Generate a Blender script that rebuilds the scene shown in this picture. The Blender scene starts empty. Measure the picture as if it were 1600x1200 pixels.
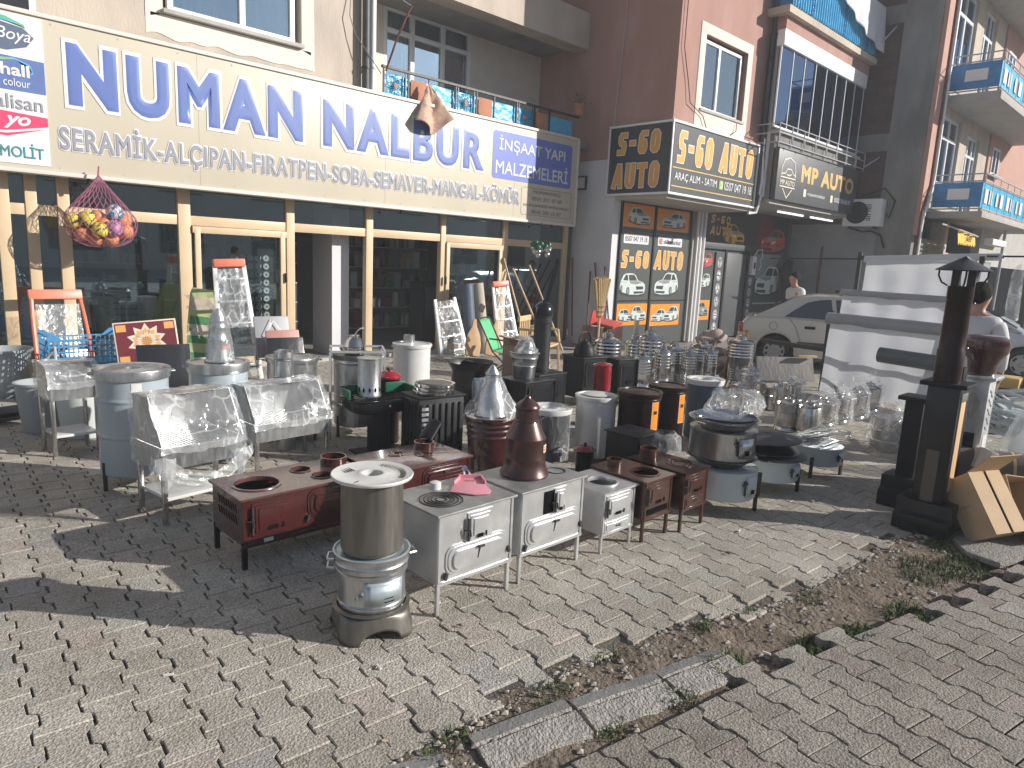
import bpy, bmesh, math, random
from mathutils import Vector, Matrix, noise
R = math.radians
PI = math.pi
rnd = random.Random(7)
sc = bpy.context.scene
COL = sc.collection

# ------------------------------------------------------------------ camera, world, sun, exposure
H = 1.62
PITCH, ROLL, FAC = R(10.1926), R(2.6698), R(45.7136)      # FAC: angle between view axis and the shop front
cam = bpy.data.cameras.new('camera')
cam.sensor_width = 36.0
cam.lens = 36.0 * 1086.66 / 1600.0
cam.clip_start, cam.clip_end = 0.05, 600
camo = bpy.data.objects.new('camera', cam)
COL.objects.link(camo)
camo.matrix_world = (Matrix.Translation((0, 0, H)) @ Matrix.Rotation(-(PI / 2 - FAC), 4, 'Z')
                     @ Matrix.Rotation(PI / 2 - PITCH, 4, 'X') @ Matrix.Rotation(ROLL, 4, 'Z'))
sc.camera = camo

SUN_EL = R(22.7)
SUN_DIR = Vector((0.658 * math.cos(SUN_EL), -0.753 * math.cos(SUN_EL), math.sin(SUN_EL)))
w = bpy.data.worlds.new('World')
sc.world = w
w.use_nodes = True
nt = w.node_tree
sky = nt.nodes.new('ShaderNodeTexSky')
sky.sky_type = 'NISHITA'
sky.sun_disc = False
sky.sun_elevation = SUN_EL
sky.sun_rotation = math.atan2(0.658, -0.753)
sky.dust_density = 0.6
sky.air_density = 0.9
bg = nt.nodes['Background']
hs = nt.nodes.new('ShaderNodeHueSaturation')
hs.inputs['Saturation'].default_value = 0.45
nt.links.new(sky.outputs[0], hs.inputs['Color'])
tn = nt.nodes.new('ShaderNodeMixRGB')
tn.blend_type = 'MULTIPLY'
tn.inputs[0].default_value = 1.0
tn.inputs[2].default_value = (0.88, 0.98, 1.15, 1)
nt.links.new(hs.outputs[0], tn.inputs[1])
nt.links.new(tn.outputs[0], bg.inputs[0])
bg.inputs[1].default_value = 0.066
sun = bpy.data.lights.new('sun', 'SUN')
sun.energy = 5.0
sun.angle = R(0.5)
sun.color = (1.0, 0.95, 0.88)
suno = bpy.data.objects.new('sun', sun)
COL.objects.link(suno)
suno.rotation_euler = (-SUN_DIR).to_track_quat('-Z', 'Y').to_euler()
vs = sc.view_settings
vs.view_transform = 'Standard'
vs.look = 'None'
vs.gamma = 1
vs.exposure = 0.42

# ------------------------------------------------------------------ materials
def _n(nt, t, **kw):
    n = nt.nodes.new(t)
    for k, v in kw.items():
        setattr(n, k, v)
    return n

def mat(name, col, rough=0.6, metal=0.0, var=0.12, vs=6.0, bump=0.0, bs=60.0, coat=0.0, spec=0.5,
        col2=None, mix=(0.45, 0.62), emit=0.0, rvar=0.0, detail=6.0, stretch=None):
    """one procedural surface: base colour broken by noise, optional second colour in patches, bump and varied gloss"""
    m = bpy.data.materials.new(name)
    m.use_nodes = True
    nt = m.node_tree
    b = nt.nodes['Principled BSDF']
    b.inputs['Roughness'].default_value = rough
    b.inputs['Metallic'].default_value = metal
    b.inputs['Specular IOR Level'].default_value = spec
    b.inputs['Coat Weight'].default_value = coat
    b.inputs['Coat Roughness'].default_value = 0.08
    tc = _n(nt, 'ShaderNodeTexCoord')
    mp = _n(nt, 'ShaderNodeMapping')
    if stretch:
        mp.inputs['Scale'].default_value = stretch
    nt.links.new(tc.outputs['Object'], mp.inputs[0])
    nz = _n(nt, 'ShaderNodeTexNoise')
    nz.inputs['Scale'].default_value = vs
    nz.inputs['Detail'].default_value = detail
    nt.links.new(mp.outputs[0], nz.inputs['Vector'])
    rp = _n(nt, 'ShaderNodeValToRGB')
    c = list(col)
    lo = [x * (1 - var) for x in c] + [1]
    hi = [min(1, x * (1 + var)) for x in c] + [1]
    rp.color_ramp.elements[0].position = 0.3
    rp.color_ramp.elements[0].color = lo
    rp.color_ramp.elements[1].position = 0.7
    rp.color_ramp.elements[1].color = hi
    nt.links.new(nz.outputs[0], rp.inputs[0])
    out = rp.outputs[0]
    if col2:
        n2 = _n(nt, 'ShaderNodeTexNoise')
        n2.inputs['Scale'].default_value = vs * 0.45
        n2.inputs['Detail'].default_value = 8
        n2.inputs['Roughness'].default_value = 0.65
        nt.links.new(mp.outputs[0], n2.inputs['Vector'])
        mr = _n(nt, 'ShaderNodeMapRange')
        mr.inputs[1].default_value, mr.inputs[2].default_value = mix
        nt.links.new(n2.outputs[0], mr.inputs[0])
        mx = _n(nt, 'ShaderNodeMixRGB')
        nt.links.new(mr.outputs[0], mx.inputs[0])
        nt.links.new(out, mx.inputs[1])
        mx.inputs[2].default_value = list(col2) + [1]
        out = mx.outputs[0]
    nt.links.new(out, b.inputs['Base Color'])
    if rvar:
        mr = _n(nt, 'ShaderNodeMapRange')
        mr.inputs[3].default_value = max(0.02, rough - rvar)
        mr.inputs[4].default_value = rough + rvar
        nt.links.new(nz.outputs[0], mr.inputs[0])
        nt.links.new(mr.outputs[0], b.inputs['Roughness'])
    if bump:
        bn = _n(nt, 'ShaderNodeTexNoise')
        bn.inputs['Scale'].default_value = bs
        bn.inputs['Detail'].default_value = 4
        nt.links.new(mp.outputs[0], bn.inputs['Vector'])
        bp = _n(nt, 'ShaderNodeBump')
        bp.inputs['Strength'].default_value = bump
        bp.inputs['Distance'].default_value = 0.02
        nt.links.new(bn.outputs[0], bp.inputs['Height'])
        nt.links.new(bp.outputs[0], b.inputs['Normal'])
    if emit:
        b.inputs['Emission Color'].default_value = list(col) + [1]
        b.inputs['Emission Strength'].default_value = emit
    return m

def glass_mat(name, tint=(0.75, 0.8, 0.8), extra=0.04, rough=0.02, gc=(1, 1, 1)):
    m = bpy.data.materials.new(name)
    m.use_nodes = True
    nt = m.node_tree
    nt.nodes.remove(nt.nodes['Principled BSDF'])
    o = nt.nodes['Material Output']
    t = _n(nt, 'ShaderNodeBsdfTransparent')
    t.inputs[0].default_value = list(tint) + [1]
    g = _n(nt, 'ShaderNodeBsdfGlossy')
    g.inputs['Roughness'].default_value = rough
    g.inputs[0].default_value = list(gc) + [1]
    fr = _n(nt, 'ShaderNodeFresnel')
    fr.inputs[0].default_value = 1.5
    ad = _n(nt, 'ShaderNodeMath', operation='ADD')
    ad.inputs[1].default_value = extra
    nt.links.new(fr.outputs[0], ad.inputs[0])
    mx = _n(nt, 'ShaderNodeMixShader')
    nt.links.new(ad.outputs[0], mx.inputs[0])
    nt.links.new(t.outputs[0], mx.inputs[1])
    nt.links.new(g.outputs[0], mx.inputs[2])
    nt.links.new(mx.outputs[0], o.inputs[0])
    return m

def film_mat(name, lo=0.12, hi=0.75, scale=9.0, tint=(0.92, 0.94, 0.95), bstr=0.6, dist=0.015, width=0.045):
    """crinkled clear plastic film"""
    m = bpy.data.materials.new(name)
    m.use_nodes = True
    nt = m.node_tree
    b = nt.nodes['Principled BSDF']
    o = nt.nodes['Material Output']
    b.inputs['Base Color'].default_value = list(tint) + [1]
    b.inputs['Roughness'].default_value = 0.12
    b.inputs['Specular IOR Level'].default_value = 1.0
    tc = _n(nt, 'ShaderNodeTexCoord')
    n1 = _n(nt, 'ShaderNodeTexNoise')
    n1.inputs['Scale'].default_value = scale * 0.6
    n1.inputs['Detail'].default_value = 5
    nt.links.new(tc.outputs['Object'], n1.inputs['Vector'])
    mxv = _n(nt, 'ShaderNodeMixRGB', blend_type='LINEAR_LIGHT')
    mxv.inputs[0].default_value = 0.12
    nt.links.new(tc.outputs['Object'], mxv.inputs[1])
    nt.links.new(n1.outputs['Color'], mxv.inputs[2])
    mpv = _n(nt, 'ShaderNodeMapping')
    mpv.inputs['Scale'].default_value = (1.0, 1.0, 0.5)
    mpv.inputs['Rotation'].default_value = (0.3, 0.5, 0.2)
    nt.links.new(mxv.outputs[0], mpv.inputs[0])
    ve = _n(nt, 'ShaderNodeTexVoronoi', feature='DISTANCE_TO_EDGE')
    vf = _n(nt, 'ShaderNodeTexVoronoi', feature='F1')
    for q in (ve, vf):
        q.inputs['Scale'].default_value = scale * 2.4
        nt.links.new(mpv.outputs[0], q.inputs['Vector'])
    ms = _n(nt, 'ShaderNodeMapRange')
    ms.inputs[1].default_value, ms.inputs[2].default_value = 0.42, 0.62
    nt.links.new(n1.outputs[0], ms.inputs[0])
    ed = _n(nt, 'ShaderNodeMapRange')
    ed.inputs[1].default_value, ed.inputs[2].default_value = 0.0, width
    ed.inputs[3].default_value, ed.inputs[4].default_value = 1.0, 0.12
    nt.links.new(ve.outputs[0], ed.inputs[0])
    mu = _n(nt, 'ShaderNodeMath', operation='MULTIPLY')
    nt.links.new(ms.outputs[0], mu.inputs[0])
    nt.links.new(ed.outputs[0], mu.inputs[1])
    mr = _n(nt, 'ShaderNodeMapRange')
    mr.inputs[3].default_value, mr.inputs[4].default_value = lo, hi
    nt.links.new(mu.outputs[0], mr.inputs[0])
    bp = _n(nt, 'ShaderNodeBump')
    bp.inputs['Strength'].default_value = bstr
    bp.inputs['Distance'].default_value = dist
    nt.links.new(vf.outputs['Distance'], bp.inputs['Height'])
    nt.links.new(bp.outputs[0], b.inputs['Normal'])
    t = _n(nt, 'ShaderNodeBsdfTransparent')
    mx = _n(nt, 'ShaderNodeMixShader')
    nt.links.new(mr.outputs[0], mx.inputs[0])
    nt.links.new(t.outputs[0], mx.inputs[1])
    nt.links.new(b.outputs[0], mx.inputs[2])
    nt.links.new(mx.outputs[0], o.inputs[0])
    return m

def brick_mat(name, c1, c2, mortar, scale=1.0, axes='yz'):
    m = bpy.data.materials.new(name)
    m.use_nodes = True
    nt = m.node_tree
    b = nt.nodes['Principled BSDF']
    b.inputs['Roughness'].default_value = 0.9
    tc = _n(nt, 'ShaderNodeTexCoord')
    sp = _n(nt, 'ShaderNodeSeparateXYZ')
    cb = _n(nt, 'ShaderNodeCombineXYZ')
    nt.links.new(tc.outputs['Object'], sp.inputs[0])
    nt.links.new(sp.outputs['XYZ'.index(axes[0].upper())], cb.inputs[0])
    nt.links.new(sp.outputs['XYZ'.index(axes[1].upper())], cb.inputs[1])
    br = _n(nt, 'ShaderNodeTexBrick')
    br.inputs['Color1'].default_value = list(c1) + [1]
    br.inputs['Color2'].default_value = list(c2) + [1]
    br.inputs['Mortar'].default_value = list(mortar) + [1]
    br.inputs['Scale'].default_value = scale
    br.inputs['Mortar Size'].default_value = 0.014
    br.inputs['Brick Width'].default_value = 0.42
    br.inputs['Row Height'].default_value = 0.2
    nt.links.new(cb.outputs[0], br.inputs['Vector'])
    nz = _n(nt, 'ShaderNodeTexNoise')
    nz.inputs['Scale'].default_value = 3
    nz.inputs['Detail'].default_value = 8
    nt.links.new(tc.outputs['Object'], nz.inputs['Vector'])
    mx = _n(nt, 'ShaderNodeMixRGB', blend_type='OVERLAY')
    mx.inputs[0].default_value = 0.6
    nt.links.new(br.outputs[0], mx.inputs[1])
    nt.links.new(nz.outputs[0], mx.inputs[2])
    nt.links.new(mx.outputs[0], b.inputs['Base Color'])
    bp = _n(nt, 'ShaderNodeBump')
    bp.inputs['Strength'].default_value = 0.8
    bp.inputs['Distance'].default_value = 0.02
    bp.invert = True
    nt.links.new(br.outputs['Fac'], bp.inputs['Height'])
    nt.links.new(bp.outputs[0], b.inputs['Normal'])
    return m

def paver_mat(name):
    """exposed-aggregate concrete: each block's own colour comes from the mesh, speckled by small stones"""
    m = bpy.data.materials.new(name)
    m.use_nodes = True
    nt = m.node_tree
    b = nt.nodes['Principled BSDF']
    b.inputs['Roughness'].default_value = 0.9
    b.inputs['Specular IOR Level'].default_value = 0.25
    at = _n(nt, 'ShaderNodeAttribute', attribute_name='col')
    tc = _n(nt, 'ShaderNodeTexCoord')
    vo = _n(nt, 'ShaderNodeTexVoronoi')
    vo.inputs['Scale'].default_value = 110
    n1 = _n(nt, 'ShaderNodeTexNoise')
    n1.inputs['Scale'].default_value = 105
    n1.inputs['Detail'].default_value = 5
    n2 = _n(nt, 'ShaderNodeTexNoise')
    n2.inputs['Scale'].default_value = 2.2
    n2.inputs['Detail'].default_value = 9
    n2.inputs['Roughness'].default_value = 0.7
    for n in (vo, n1, n2):
        nt.links.new(tc.outputs['Object'], n.inputs['Vector'])
    sp = _n(nt, 'ShaderNodeValToRGB')
    sp.color_ramp.elements[0].position, sp.color_ramp.elements[1].position = 0.25, 0.75
    sp.color_ramp.elements[0].color = (0.48, 0.47, 0.45, 1)
    sp.color_ramp.elements[1].color = (1.5, 1.47, 1.42, 1)
    nt.links.new(n1.outputs[0], sp.inputs[0])
    m1 = _n(nt, 'ShaderNodeMixRGB', blend_type='MULTIPLY')
    m1.inputs[0].default_value = 1
    nt.links.new(at.outputs['Color'], m1.inputs[1])
    nt.links.new(sp.outputs[0], m1.inputs[2])
    r2 = _n(nt, 'ShaderNodeValToRGB')
    r2.color_ramp.elements[0].position, r2.color_ramp.elements[1].position = 0.35, 0.68
    r2.color_ramp.elements[0].color = (0.72, 0.70, 0.66, 1)
    r2.color_ramp.elements[1].color = (1.1, 1.09, 1.08, 1)
    nt.links.new(n2.outputs[0], r2.inputs[0])
    m2 = _n(nt, 'ShaderNodeMixRGB', blend_type='MULTIPLY')
    m2.inputs[0].default_value = 1
    nt.links.new(m1.outputs[0], m2.inputs[1])
    nt.links.new(r2.outputs[0], m2.inputs[2])
    nt.links.new(m2.outputs[0], b.inputs['Base Color'])
    ad = _n(nt, 'ShaderNodeMath', operation='ADD')
    nt.links.new(vo.outputs['Distance'], ad.inputs[0])
    nt.links.new(n1.outputs[0], ad.inputs[1])
    bp = _n(nt, 'ShaderNodeBump')
    bp.inputs['Strength'].default_value = 0.7
    bp.inputs['Distance'].default_value = 0.004
    nt.links.new(ad.outputs[0], bp.inputs['Height'])
    nt.links.new(bp.outputs[0], b.inputs['Normal'])
    return m

MT = {}
def mk(name, *a, **k):
    MT[name] = mat(name, *a, **k)
mk('cream_plaster', (0.53, 0.455, 0.375), 0.9, var=0.1, vs=2.2, bump=0.25, bs=40, col2=(0.38, 0.33, 0.285), mix=(0.47, 0.72), stretch=(1, 1, 0.35))
mk('pale_plaster', (0.72, 0.66, 0.58), 0.9, var=0.06, vs=4, bump=0.3, bs=30)
mk('white_plaster', (0.66, 0.66, 0.68), 0.85, var=0.05, vs=2, bump=0.15, bs=40, col2=(0.55, 0.55, 0.56), mix=(0.55, 0.8))
mk('grey_plaster', (0.30, 0.31, 0.32), 0.95, var=0.1, vs=2, bump=0.4, bs=25, col2=(0.22, 0.22, 0.23), mix=(0.5, 0.65))
mk('brown_plaster', (0.38, 0.215, 0.175), 0.88, var=0.07, vs=2.6, bump=0.2, bs=50, col2=(0.45, 0.28, 0.24), mix=(0.48, 0.70), stretch=(1, 1, 0.35))
mk('pink_plaster', (0.50, 0.29, 0.23), 0.9, var=0.08, vs=2, bump=0.2, bs=40)
mk('concrete', (0.25, 0.24, 0.23), 0.95, var=0.14, vs=3, bump=0.5, bs=22, col2=(0.17, 0.165, 0.16), mix=(0.48, 0.66), stretch=(1, 1, 0.35))
mk('concrete_pale', (0.45, 0.43, 0.40), 0.95, var=0.1, vs=4, bump=0.3, bs=30)
mk('frame_cream', (0.62, 0.47, 0.30), 0.45, var=0.05, vs=3, rvar=0.1)
mk('white_paint', (0.78, 0.78, 0.78), 0.4, var=0.03, vs=3)
mk('upvc', (0.8, 0.8, 0.8), 0.3, var=0.03, vs=3)
mk('curtain', (0.66, 0.66, 0.64), 0.9, var=0.08, vs=5, stretch=(12, 12, 0.4))
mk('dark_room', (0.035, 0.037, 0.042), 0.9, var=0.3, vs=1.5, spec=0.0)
mk('dark_void', (0.010, 0.011, 0.013), 1.0, spec=0.0)
mk('shop_wall', (0.24, 0.25, 0.25), 0.9, var=0.15, vs=1.2)
mk('shop_floor', (0.28, 0.27, 0.26), 0.5, var=0.15, vs=3)
mk('sign_cream', (0.60, 0.54, 0.425), 0.38, var=0.03, vs=1.0, bump=0.12, bs=1.6, col2=(0.53, 0.475, 0.375), mix=(0.54, 0.8), stretch=(1, 1, 0.3), rvar=0.08)
mk('sign_frame', (0.72, 0.68, 0.62), 0.4, var=0.03)
mk('sign_white', (0.72, 0.72, 0.74), 0.38, var=0.02)
mk('sign_blue', (0.105, 0.165, 0.43), 0.38, var=0.05, vs=1)
mk('sign_blue_deep', (0.13, 0.185, 0.54), 0.38, var=0.04, vs=1)
mk('sign_grey', (0.29, 0.29, 0.32), 0.4, var=0.04)
mk('logo_slate', (0.10, 0.13, 0.20), 0.4, var=0.08)
mk('logo_navy', (0.10, 0.16, 0.38), 0.4, var=0.08)
mk('logo_red', (0.72, 0.05, 0.14), 0.4, var=0.08)
mk('logo_green', (0.10, 0.45, 0.22), 0.4, var=0.08)
mk('logo_lime', (0.35, 0.55, 0.10), 0.4, var=0.08)
mk('logo_teal', (0.05, 0.26, 0.28), 0.4, var=0.08)
mk('logo_cyan', (0.10, 0.45, 0.75), 0.4, var=0.08)
mk('board_olive', (0.075, 0.082, 0.078), 0.35, var=0.06, vs=1)
mk('board_black', (0.03, 0.031, 0.034), 0.35, var=0.08, vs=1)
mk('board_grey', (0.085, 0.09, 0.096), 0.4, var=0.06, vs=1)
mk('orange', (0.72, 0.35, 0.07), 0.4, var=0.05)
mk('orange_vivid', (0.80, 0.28, 0.02), 0.4, var=0.05)
mk('gold', (0.72, 0.46, 0.16), 0.4, var=0.15, vs=3)
mk('gold_edge', (0.80, 0.72, 0.58), 0.4, var=0.05)
mk('art_white', (0.58, 0.66, 0.61), 0.4, var=0.08, vs=8)
mk('art_dark', (0.035, 0.04, 0.045), 0.4, var=0.1)
mk('art_red', (0.62, 0.06, 0.05), 0.4, var=0.1)
mk('art_yellow', (0.75, 0.42, 0.04), 0.4, var=0.1)
mk('art_grey', (0.26, 0.29, 0.29), 0.4, var=0.1)
mk('blue_sheet', (0.06, 0.47, 0.74), 0.35, var=0.18, vs=9, bump=0.5, bs=14)
mk('blue_deep', (0.025, 0.22, 0.52), 0.35, var=0.15, vs=6, bump=0.3, bs=14)
mk('terracotta', (0.45, 0.20, 0.12), 0.8, var=0.1, vs=6)
mk('iron_dark', (0.045, 0.043, 0.042), 0.5, var=0.2, vs=20, metal=0.3)
mk('iron_blue', (0.03, 0.14, 0.26), 0.45, var=0.2, vs=20)
mk('rust', (0.17, 0.065, 0.04), 0.85, var=0.25, vs=25, col2=(0.07, 0.035, 0.03))
mk('pipe_grey', (0.42, 0.43, 0.44), 0.4, var=0.1, vs=8)
mk('pipe_dark', (0.06, 0.062, 0.07), 0.5, var=0.2, vs=8)
mk('steel', (0.56, 0.555, 0.54), 0.26, 1.0, var=0.08, vs=8, rvar=0.08)
mk('chrome', (0.66, 0.65, 0.63), 0.14, 1.0, var=0.06, vs=8, rvar=0.04)
mk('galv', (0.50, 0.515, 0.525), 0.32, 0.9, var=0.18, vs=14, rvar=0.12, bump=0.10, bs=11, col2=(0.38, 0.38, 0.37), mix=(0.52, 0.75), stretch=(2, 2, 0.6))
mk('galv_dull', (0.20, 0.19, 0.17), 0.45, 0.75, var=0.2, vs=9, rvar=0.12, col2=(0.13, 0.115, 0.095), mix=(0.5, 0.75), stretch=(3, 3, 0.4))
mk('galv_blue', (0.50, 0.57, 0.60), 0.42, 0.55, var=0.12, vs=9, rvar=0.1)
mk('silver_paint', (0.66, 0.67, 0.68), 0.36, 0.7, var=0.12, vs=7, rvar=0.14, bump=0.10, bs=9, col2=(0.42, 0.42, 0.42), mix=(0.52, 0.78))
mk('silver_top', (0.42, 0.42, 0.41), 0.45, 0.6, var=0.16, vs=9, rvar=0.12, col2=(0.26, 0.25, 0.24), mix=(0.5, 0.75))
mk('grey_enamel', (0.37, 0.43, 0.47), 0.33, 0.0, var=0.05, vs=5, coat=0.5)
mk('paleblue_enamel', (0.50, 0.56, 0.58), 0.35, 0.0, var=0.05, vs=5, coat=0.4)
mk('white_enamel', (0.66, 0.66, 0.64), 0.4, 0.0, var=0.07, vs=5, coat=0.3, col2=(0.54, 0.53, 0.50), mix=(0.55, 0.8))
mk('maroon', (0.058, 0.012, 0.011), 0.22, 0.0, var=0.2, vs=5, coat=1.0, bump=0.05, bs=7)
mk('maroon_top', (0.10, 0.045, 0.042), 0.28, 0.1, var=0.18, vs=6, coat=0.8, rvar=0.1)
mk('brown_enamel', (0.062, 0.022, 0.015), 0.3, 0.1, var=0.2, vs=6, coat=0.8)
mk('brown_dark', (0.020, 0.0085, 0.008), 0.3, 0.0, var=0.2, vs=6, coat=0.08, spec=0.25)
mk('bronze', (0.075, 0.036, 0.032), 0.36, 0.45, var=0.18, vs=8, coat=0.5, rvar=0.08)
mk('red_enamel', (0.30, 0.012, 0.022), 0.22, 0.0, var=0.15, vs=6, coat=1.0)
mk('black_gloss', (0.010, 0.011, 0.014), 0.28, 0.0, var=0.3, vs=6, coat=0.25, spec=0.3)
mk('black_matt', (0.011, 0.0115, 0.014), 0.5, 0.0, var=0.25, vs=9, rvar=0.12, spec=0.25)
mk('black_pipe', (0.03, 0.031, 0.034), 0.42, 0.2, var=0.2, vs=9, rvar=0.1)
mk('hole_dark', (0.008, 0.008, 0.009), 1.0, spec=0.0)
mk('green_enamel', (0.015, 0.11, 0.06), 0.3, 0.0, var=0.15, vs=6, coat=0.6)
mk('pink_plastic', (0.72, 0.30, 0.36), 0.4, var=0.04, vs=6)
mk('red_plastic', (0.52, 0.045, 0.03), 0.4, var=0.08, vs=6)
mk('salmon_plastic', (0.70, 0.20, 0.12), 0.4, var=0.1, vs=6)
mk('blue_plastic', (0.07, 0.26, 0.48), 0.4, var=0.1, vs=6)
mk('green_fabric', (0.12, 0.48, 0.22), 0.7, var=0.08, vs=12, bump=0.2, bs=150)
mk('green_patt', (0.42, 0.48, 0.22), 0.8, var=0.1, vs=12)
mk('green_dark', (0.06, 0.22, 0.08), 0.8, var=0.15, vs=12)
mk('beige_plastic', (0.66, 0.47, 0.26), 0.45, var=0.06, vs=6)
mk('grey_plastic', (0.33, 0.36, 0.37), 0.5, var=0.06, vs=6)
mk('pale_plastic', (0.60, 0.64, 0.62), 0.45, var=0.05, vs=6)
mk('wood_pale', (0.56, 0.36, 0.19), 0.65, var=0.16, vs=10, stretch=(8, 8, 0.8), bump=0.1, bs=40)
mk('wood_handle', (0.60, 0.43, 0.26), 0.55, var=0.12, vs=8)
mk('wood_red', (0.13, 0.035, 0.03), 0.6, var=0.2, vs=8)
mk('straw', (0.60, 0.44, 0.22), 0.9, var=0.3, vs=30, stretch=(6, 6, 0.5), bump=0.6, bs=90)
mk('cardboard', (0.52, 0.37, 0.225), 0.85, var=0.07, vs=7, bump=0.08, bs=80)
mk('cardboard_in', (0.40, 0.285, 0.18), 0.9, var=0.08, vs=7)
mk('sack', (0.64, 0.44, 0.33), 0.95, var=0.18, vs=25, bump=0.7, bs=120)
mk('roll_blue', (0.09, 0.12, 0.17), 0.45, var=0.15, vs=8, bump=0.15, bs=30)
mk('roll_beige', (0.45, 0.40, 0.32), 0.8, var=0.08, vs=8)
mk('roll_brown', (0.13, 0.105, 0.085), 0.8, var=0.12, vs=8, bump=0.3, bs=50)
mk('tray_maroon', (0.17, 0.025, 0.035), 0.4, var=0.1, vs=6)
mk('tray_gold', (0.78, 0.40, 0.13), 0.4, var=0.1, vs=6)
mk('tray_cream', (0.80, 0.68, 0.55), 0.4, var=0.05, vs=6)
mk('tray_grey', (0.30, 0.31, 0.33), 0.45, var=0.08, vs=6)
mk('tray_pink', (0.42, 0.19, 0.165), 0.45, var=0.1, vs=6)
mk('tarp_white', (0.62, 0.64, 0.68), 0.5, var=0.06, vs=3, bump=0.35, bs=5)
mk('tarp_grey', (0.33, 0.34, 0.36), 0.45, var=0.1, vs=4, bump=0.3, bs=6)
mk('tarp_dark', (0.10, 0.12, 0.13), 0.45, var=0.12, vs=4, bump=0.3, bs=6)
mk('cloth_white', (0.80, 0.80, 0.82), 0.85, var=0.03, vs=6, bump=0.25, bs=20)
mk('car_beige', (0.60, 0.56, 0.50), 0.28, 0.25, var=0.03, vs=4, coat=0.8)
mk('car_white', (0.50, 0.53, 0.57), 0.3, 0.2, var=0.03, vs=4, coat=0.8)
mk('rubber', (0.02, 0.02, 0.021), 0.8, var=0.2, vs=20)
mk('hubcap', (0.42, 0.42, 0.42), 0.35, 0.5, var=0.1, vs=9)
mk('taillight', (0.40, 0.05, 0.02), 0.2, coat=1.0)
mk('skin', (0.50, 0.29, 0.21), 0.55, var=0.06, vs=9)
mk('hair', (0.010, 0.008, 0.007), 0.75, var=0.3, vs=40, bump=0.5, bs=140, spec=0.15)
mk('jeans', (0.035, 0.06, 0.12), 0.9, var=0.15, vs=20, bump=0.2, bs=160)
mk('trouser_dark', (0.03, 0.032, 0.04), 0.9, var=0.15, vs=20)
mk('shoe', (0.03, 0.028, 0.026), 0.6)
mk('soil', (0.15, 0.115, 0.085), 1.0, var=0.35, vs=14, bump=1.0, bs=45, col2=(0.21, 0.175, 0.14), mix=(0.48, 0.66), detail=10)
mk('joint_soil', (0.135, 0.122, 0.105), 1.0, var=0.3, vs=16, bump=0.8, bs=70)
mk('far_ground', (0.27, 0.25, 0.23), 0.95, var=0.2, vs=3, bump=0.4, bs=30, detail=9)
mk('kerb_concrete', (0.36, 0.34, 0.31), 0.95, var=0.22, vs=30, bump=1.0, bs=85)
mk('kerb_smooth', (0.22, 0.215, 0.205), 0.9, var=0.14, vs=12, bump=0.3, bs=60)
mk('grass', (0.06, 0.095, 0.025), 0.8, var=0.4, vs=12)
mk('leaf', (0.035, 0.07, 0.025), 0.7, var=0.3, vs=20)
mk('pebble', (0.36, 0.33, 0.29), 0.9, var=0.3, vs=20)
mk('net_pink', (0.36, 0.13, 0.20), 0.8, var=0.15)
mk('ball_yellow', (0.72, 0.58, 0.08), 0.5, var=0.05)
mk('ball_orange', (0.66, 0.26, 0.13), 0.5, var=0.1)
mk('ball_white', (0.70, 0.62, 0.66), 0.5, var=0.05)
mk('ball_black', (0.03, 0.03, 0.03), 0.5)
mk('ball_blue', (0.06, 0.27, 0.42), 0.5)
mk('ball_violet', (0.42, 0.20, 0.34), 0.5)
mk('tube_lamp', (0.95, 0.97, 1.0), 0.4, emit=1.1)
mk('awning_yellow', (0.80, 0.50, 0.02), 0.7, var=0.08, vs=6)
mk('olive_shutter', (0.17, 0.155, 0.11), 0.7, var=0.12, vs=4)
mk('paper', (0.70, 0.69, 0.66), 0.8, var=0.05)
mk('label_orange', (0.85, 0.27, 0.01), 0.5, var=0.04)
mk('brass', (0.60, 0.42, 0.16), 0.25, 1.0, var=0.1)
mk('box_black', (0.016, 0.017, 0.02), 0.3, 0.2, var=0.2, vs=6, coat=0.4, bump=0.25, bs=9)
mk('cloth_bundle', (0.40, 0.31, 0.26), 0.95, var=0.3, vs=9)
def translucent(name, k=0.5):
    nt = MT[name].node_tree
    b = nt.nodes['Principled BSDF']
    t = _n(nt, 'ShaderNodeBsdfTranslucent')
    nt.links.new(b.inputs['Base Color'].links[0].from_socket, t.inputs[0])
    mx = _n(nt, 'ShaderNodeMixShader')
    mx.inputs[0].default_value = k
    nt.links.new(b.outputs[0], mx.inputs[1])
    nt.links.new(t.outputs[0], mx.inputs[2])
    nt.links.new(mx.outputs[0], nt.nodes['Material Output'].inputs[0])
mk('sheet_white', (0.70, 0.72, 0.76), 0.5, var=0.04, vs=3, bump=0.35, bs=5)
translucent('sheet_white', 0.32)
translucent('cloth_white', 0.25)
MT['brick'] = brick_mat('brick', (0.115, 0.052, 0.045), (0.085, 0.042, 0.038), (0.08, 0.07, 0.066))
MT['paver'] = paver_mat('paver')
MT['glass'] = glass_mat('glass', (0.72, 0.80, 0.80), 0.16, gc=(.75, .92, 1))
MT['glass_dark'] = glass_mat('glass_dark', (0.20, 0.23, 0.28), 0.25, gc=(.45, .62, .9))
MT['glass_win'] = glass_mat('glass_win', (0.80, 0.88, 0.92), 0.26, gc=(.75, .9, 1))
MT['glass_car'] = glass_mat('glass_car', (0.13, 0.15, 0.16), 0.10)
MT['film'] = film_mat('film', 0.17, 0.78, 5.0, width=0.11)
MT['film_soft'] = film_mat('film_soft', 0.10, 0.6, 8.0, width=0.10)
MT['film_bag'] = film_mat('film_bag', 0.35, 0.6, 3.0, (0.80, 0.86, 0.88))
MT['sheet_clear'] = film_mat('sheet_clear', 0.50, 0.68, 1.6, (0.74, 0.77, 0.82), 0.35, 0.05, 0.09)

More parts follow.
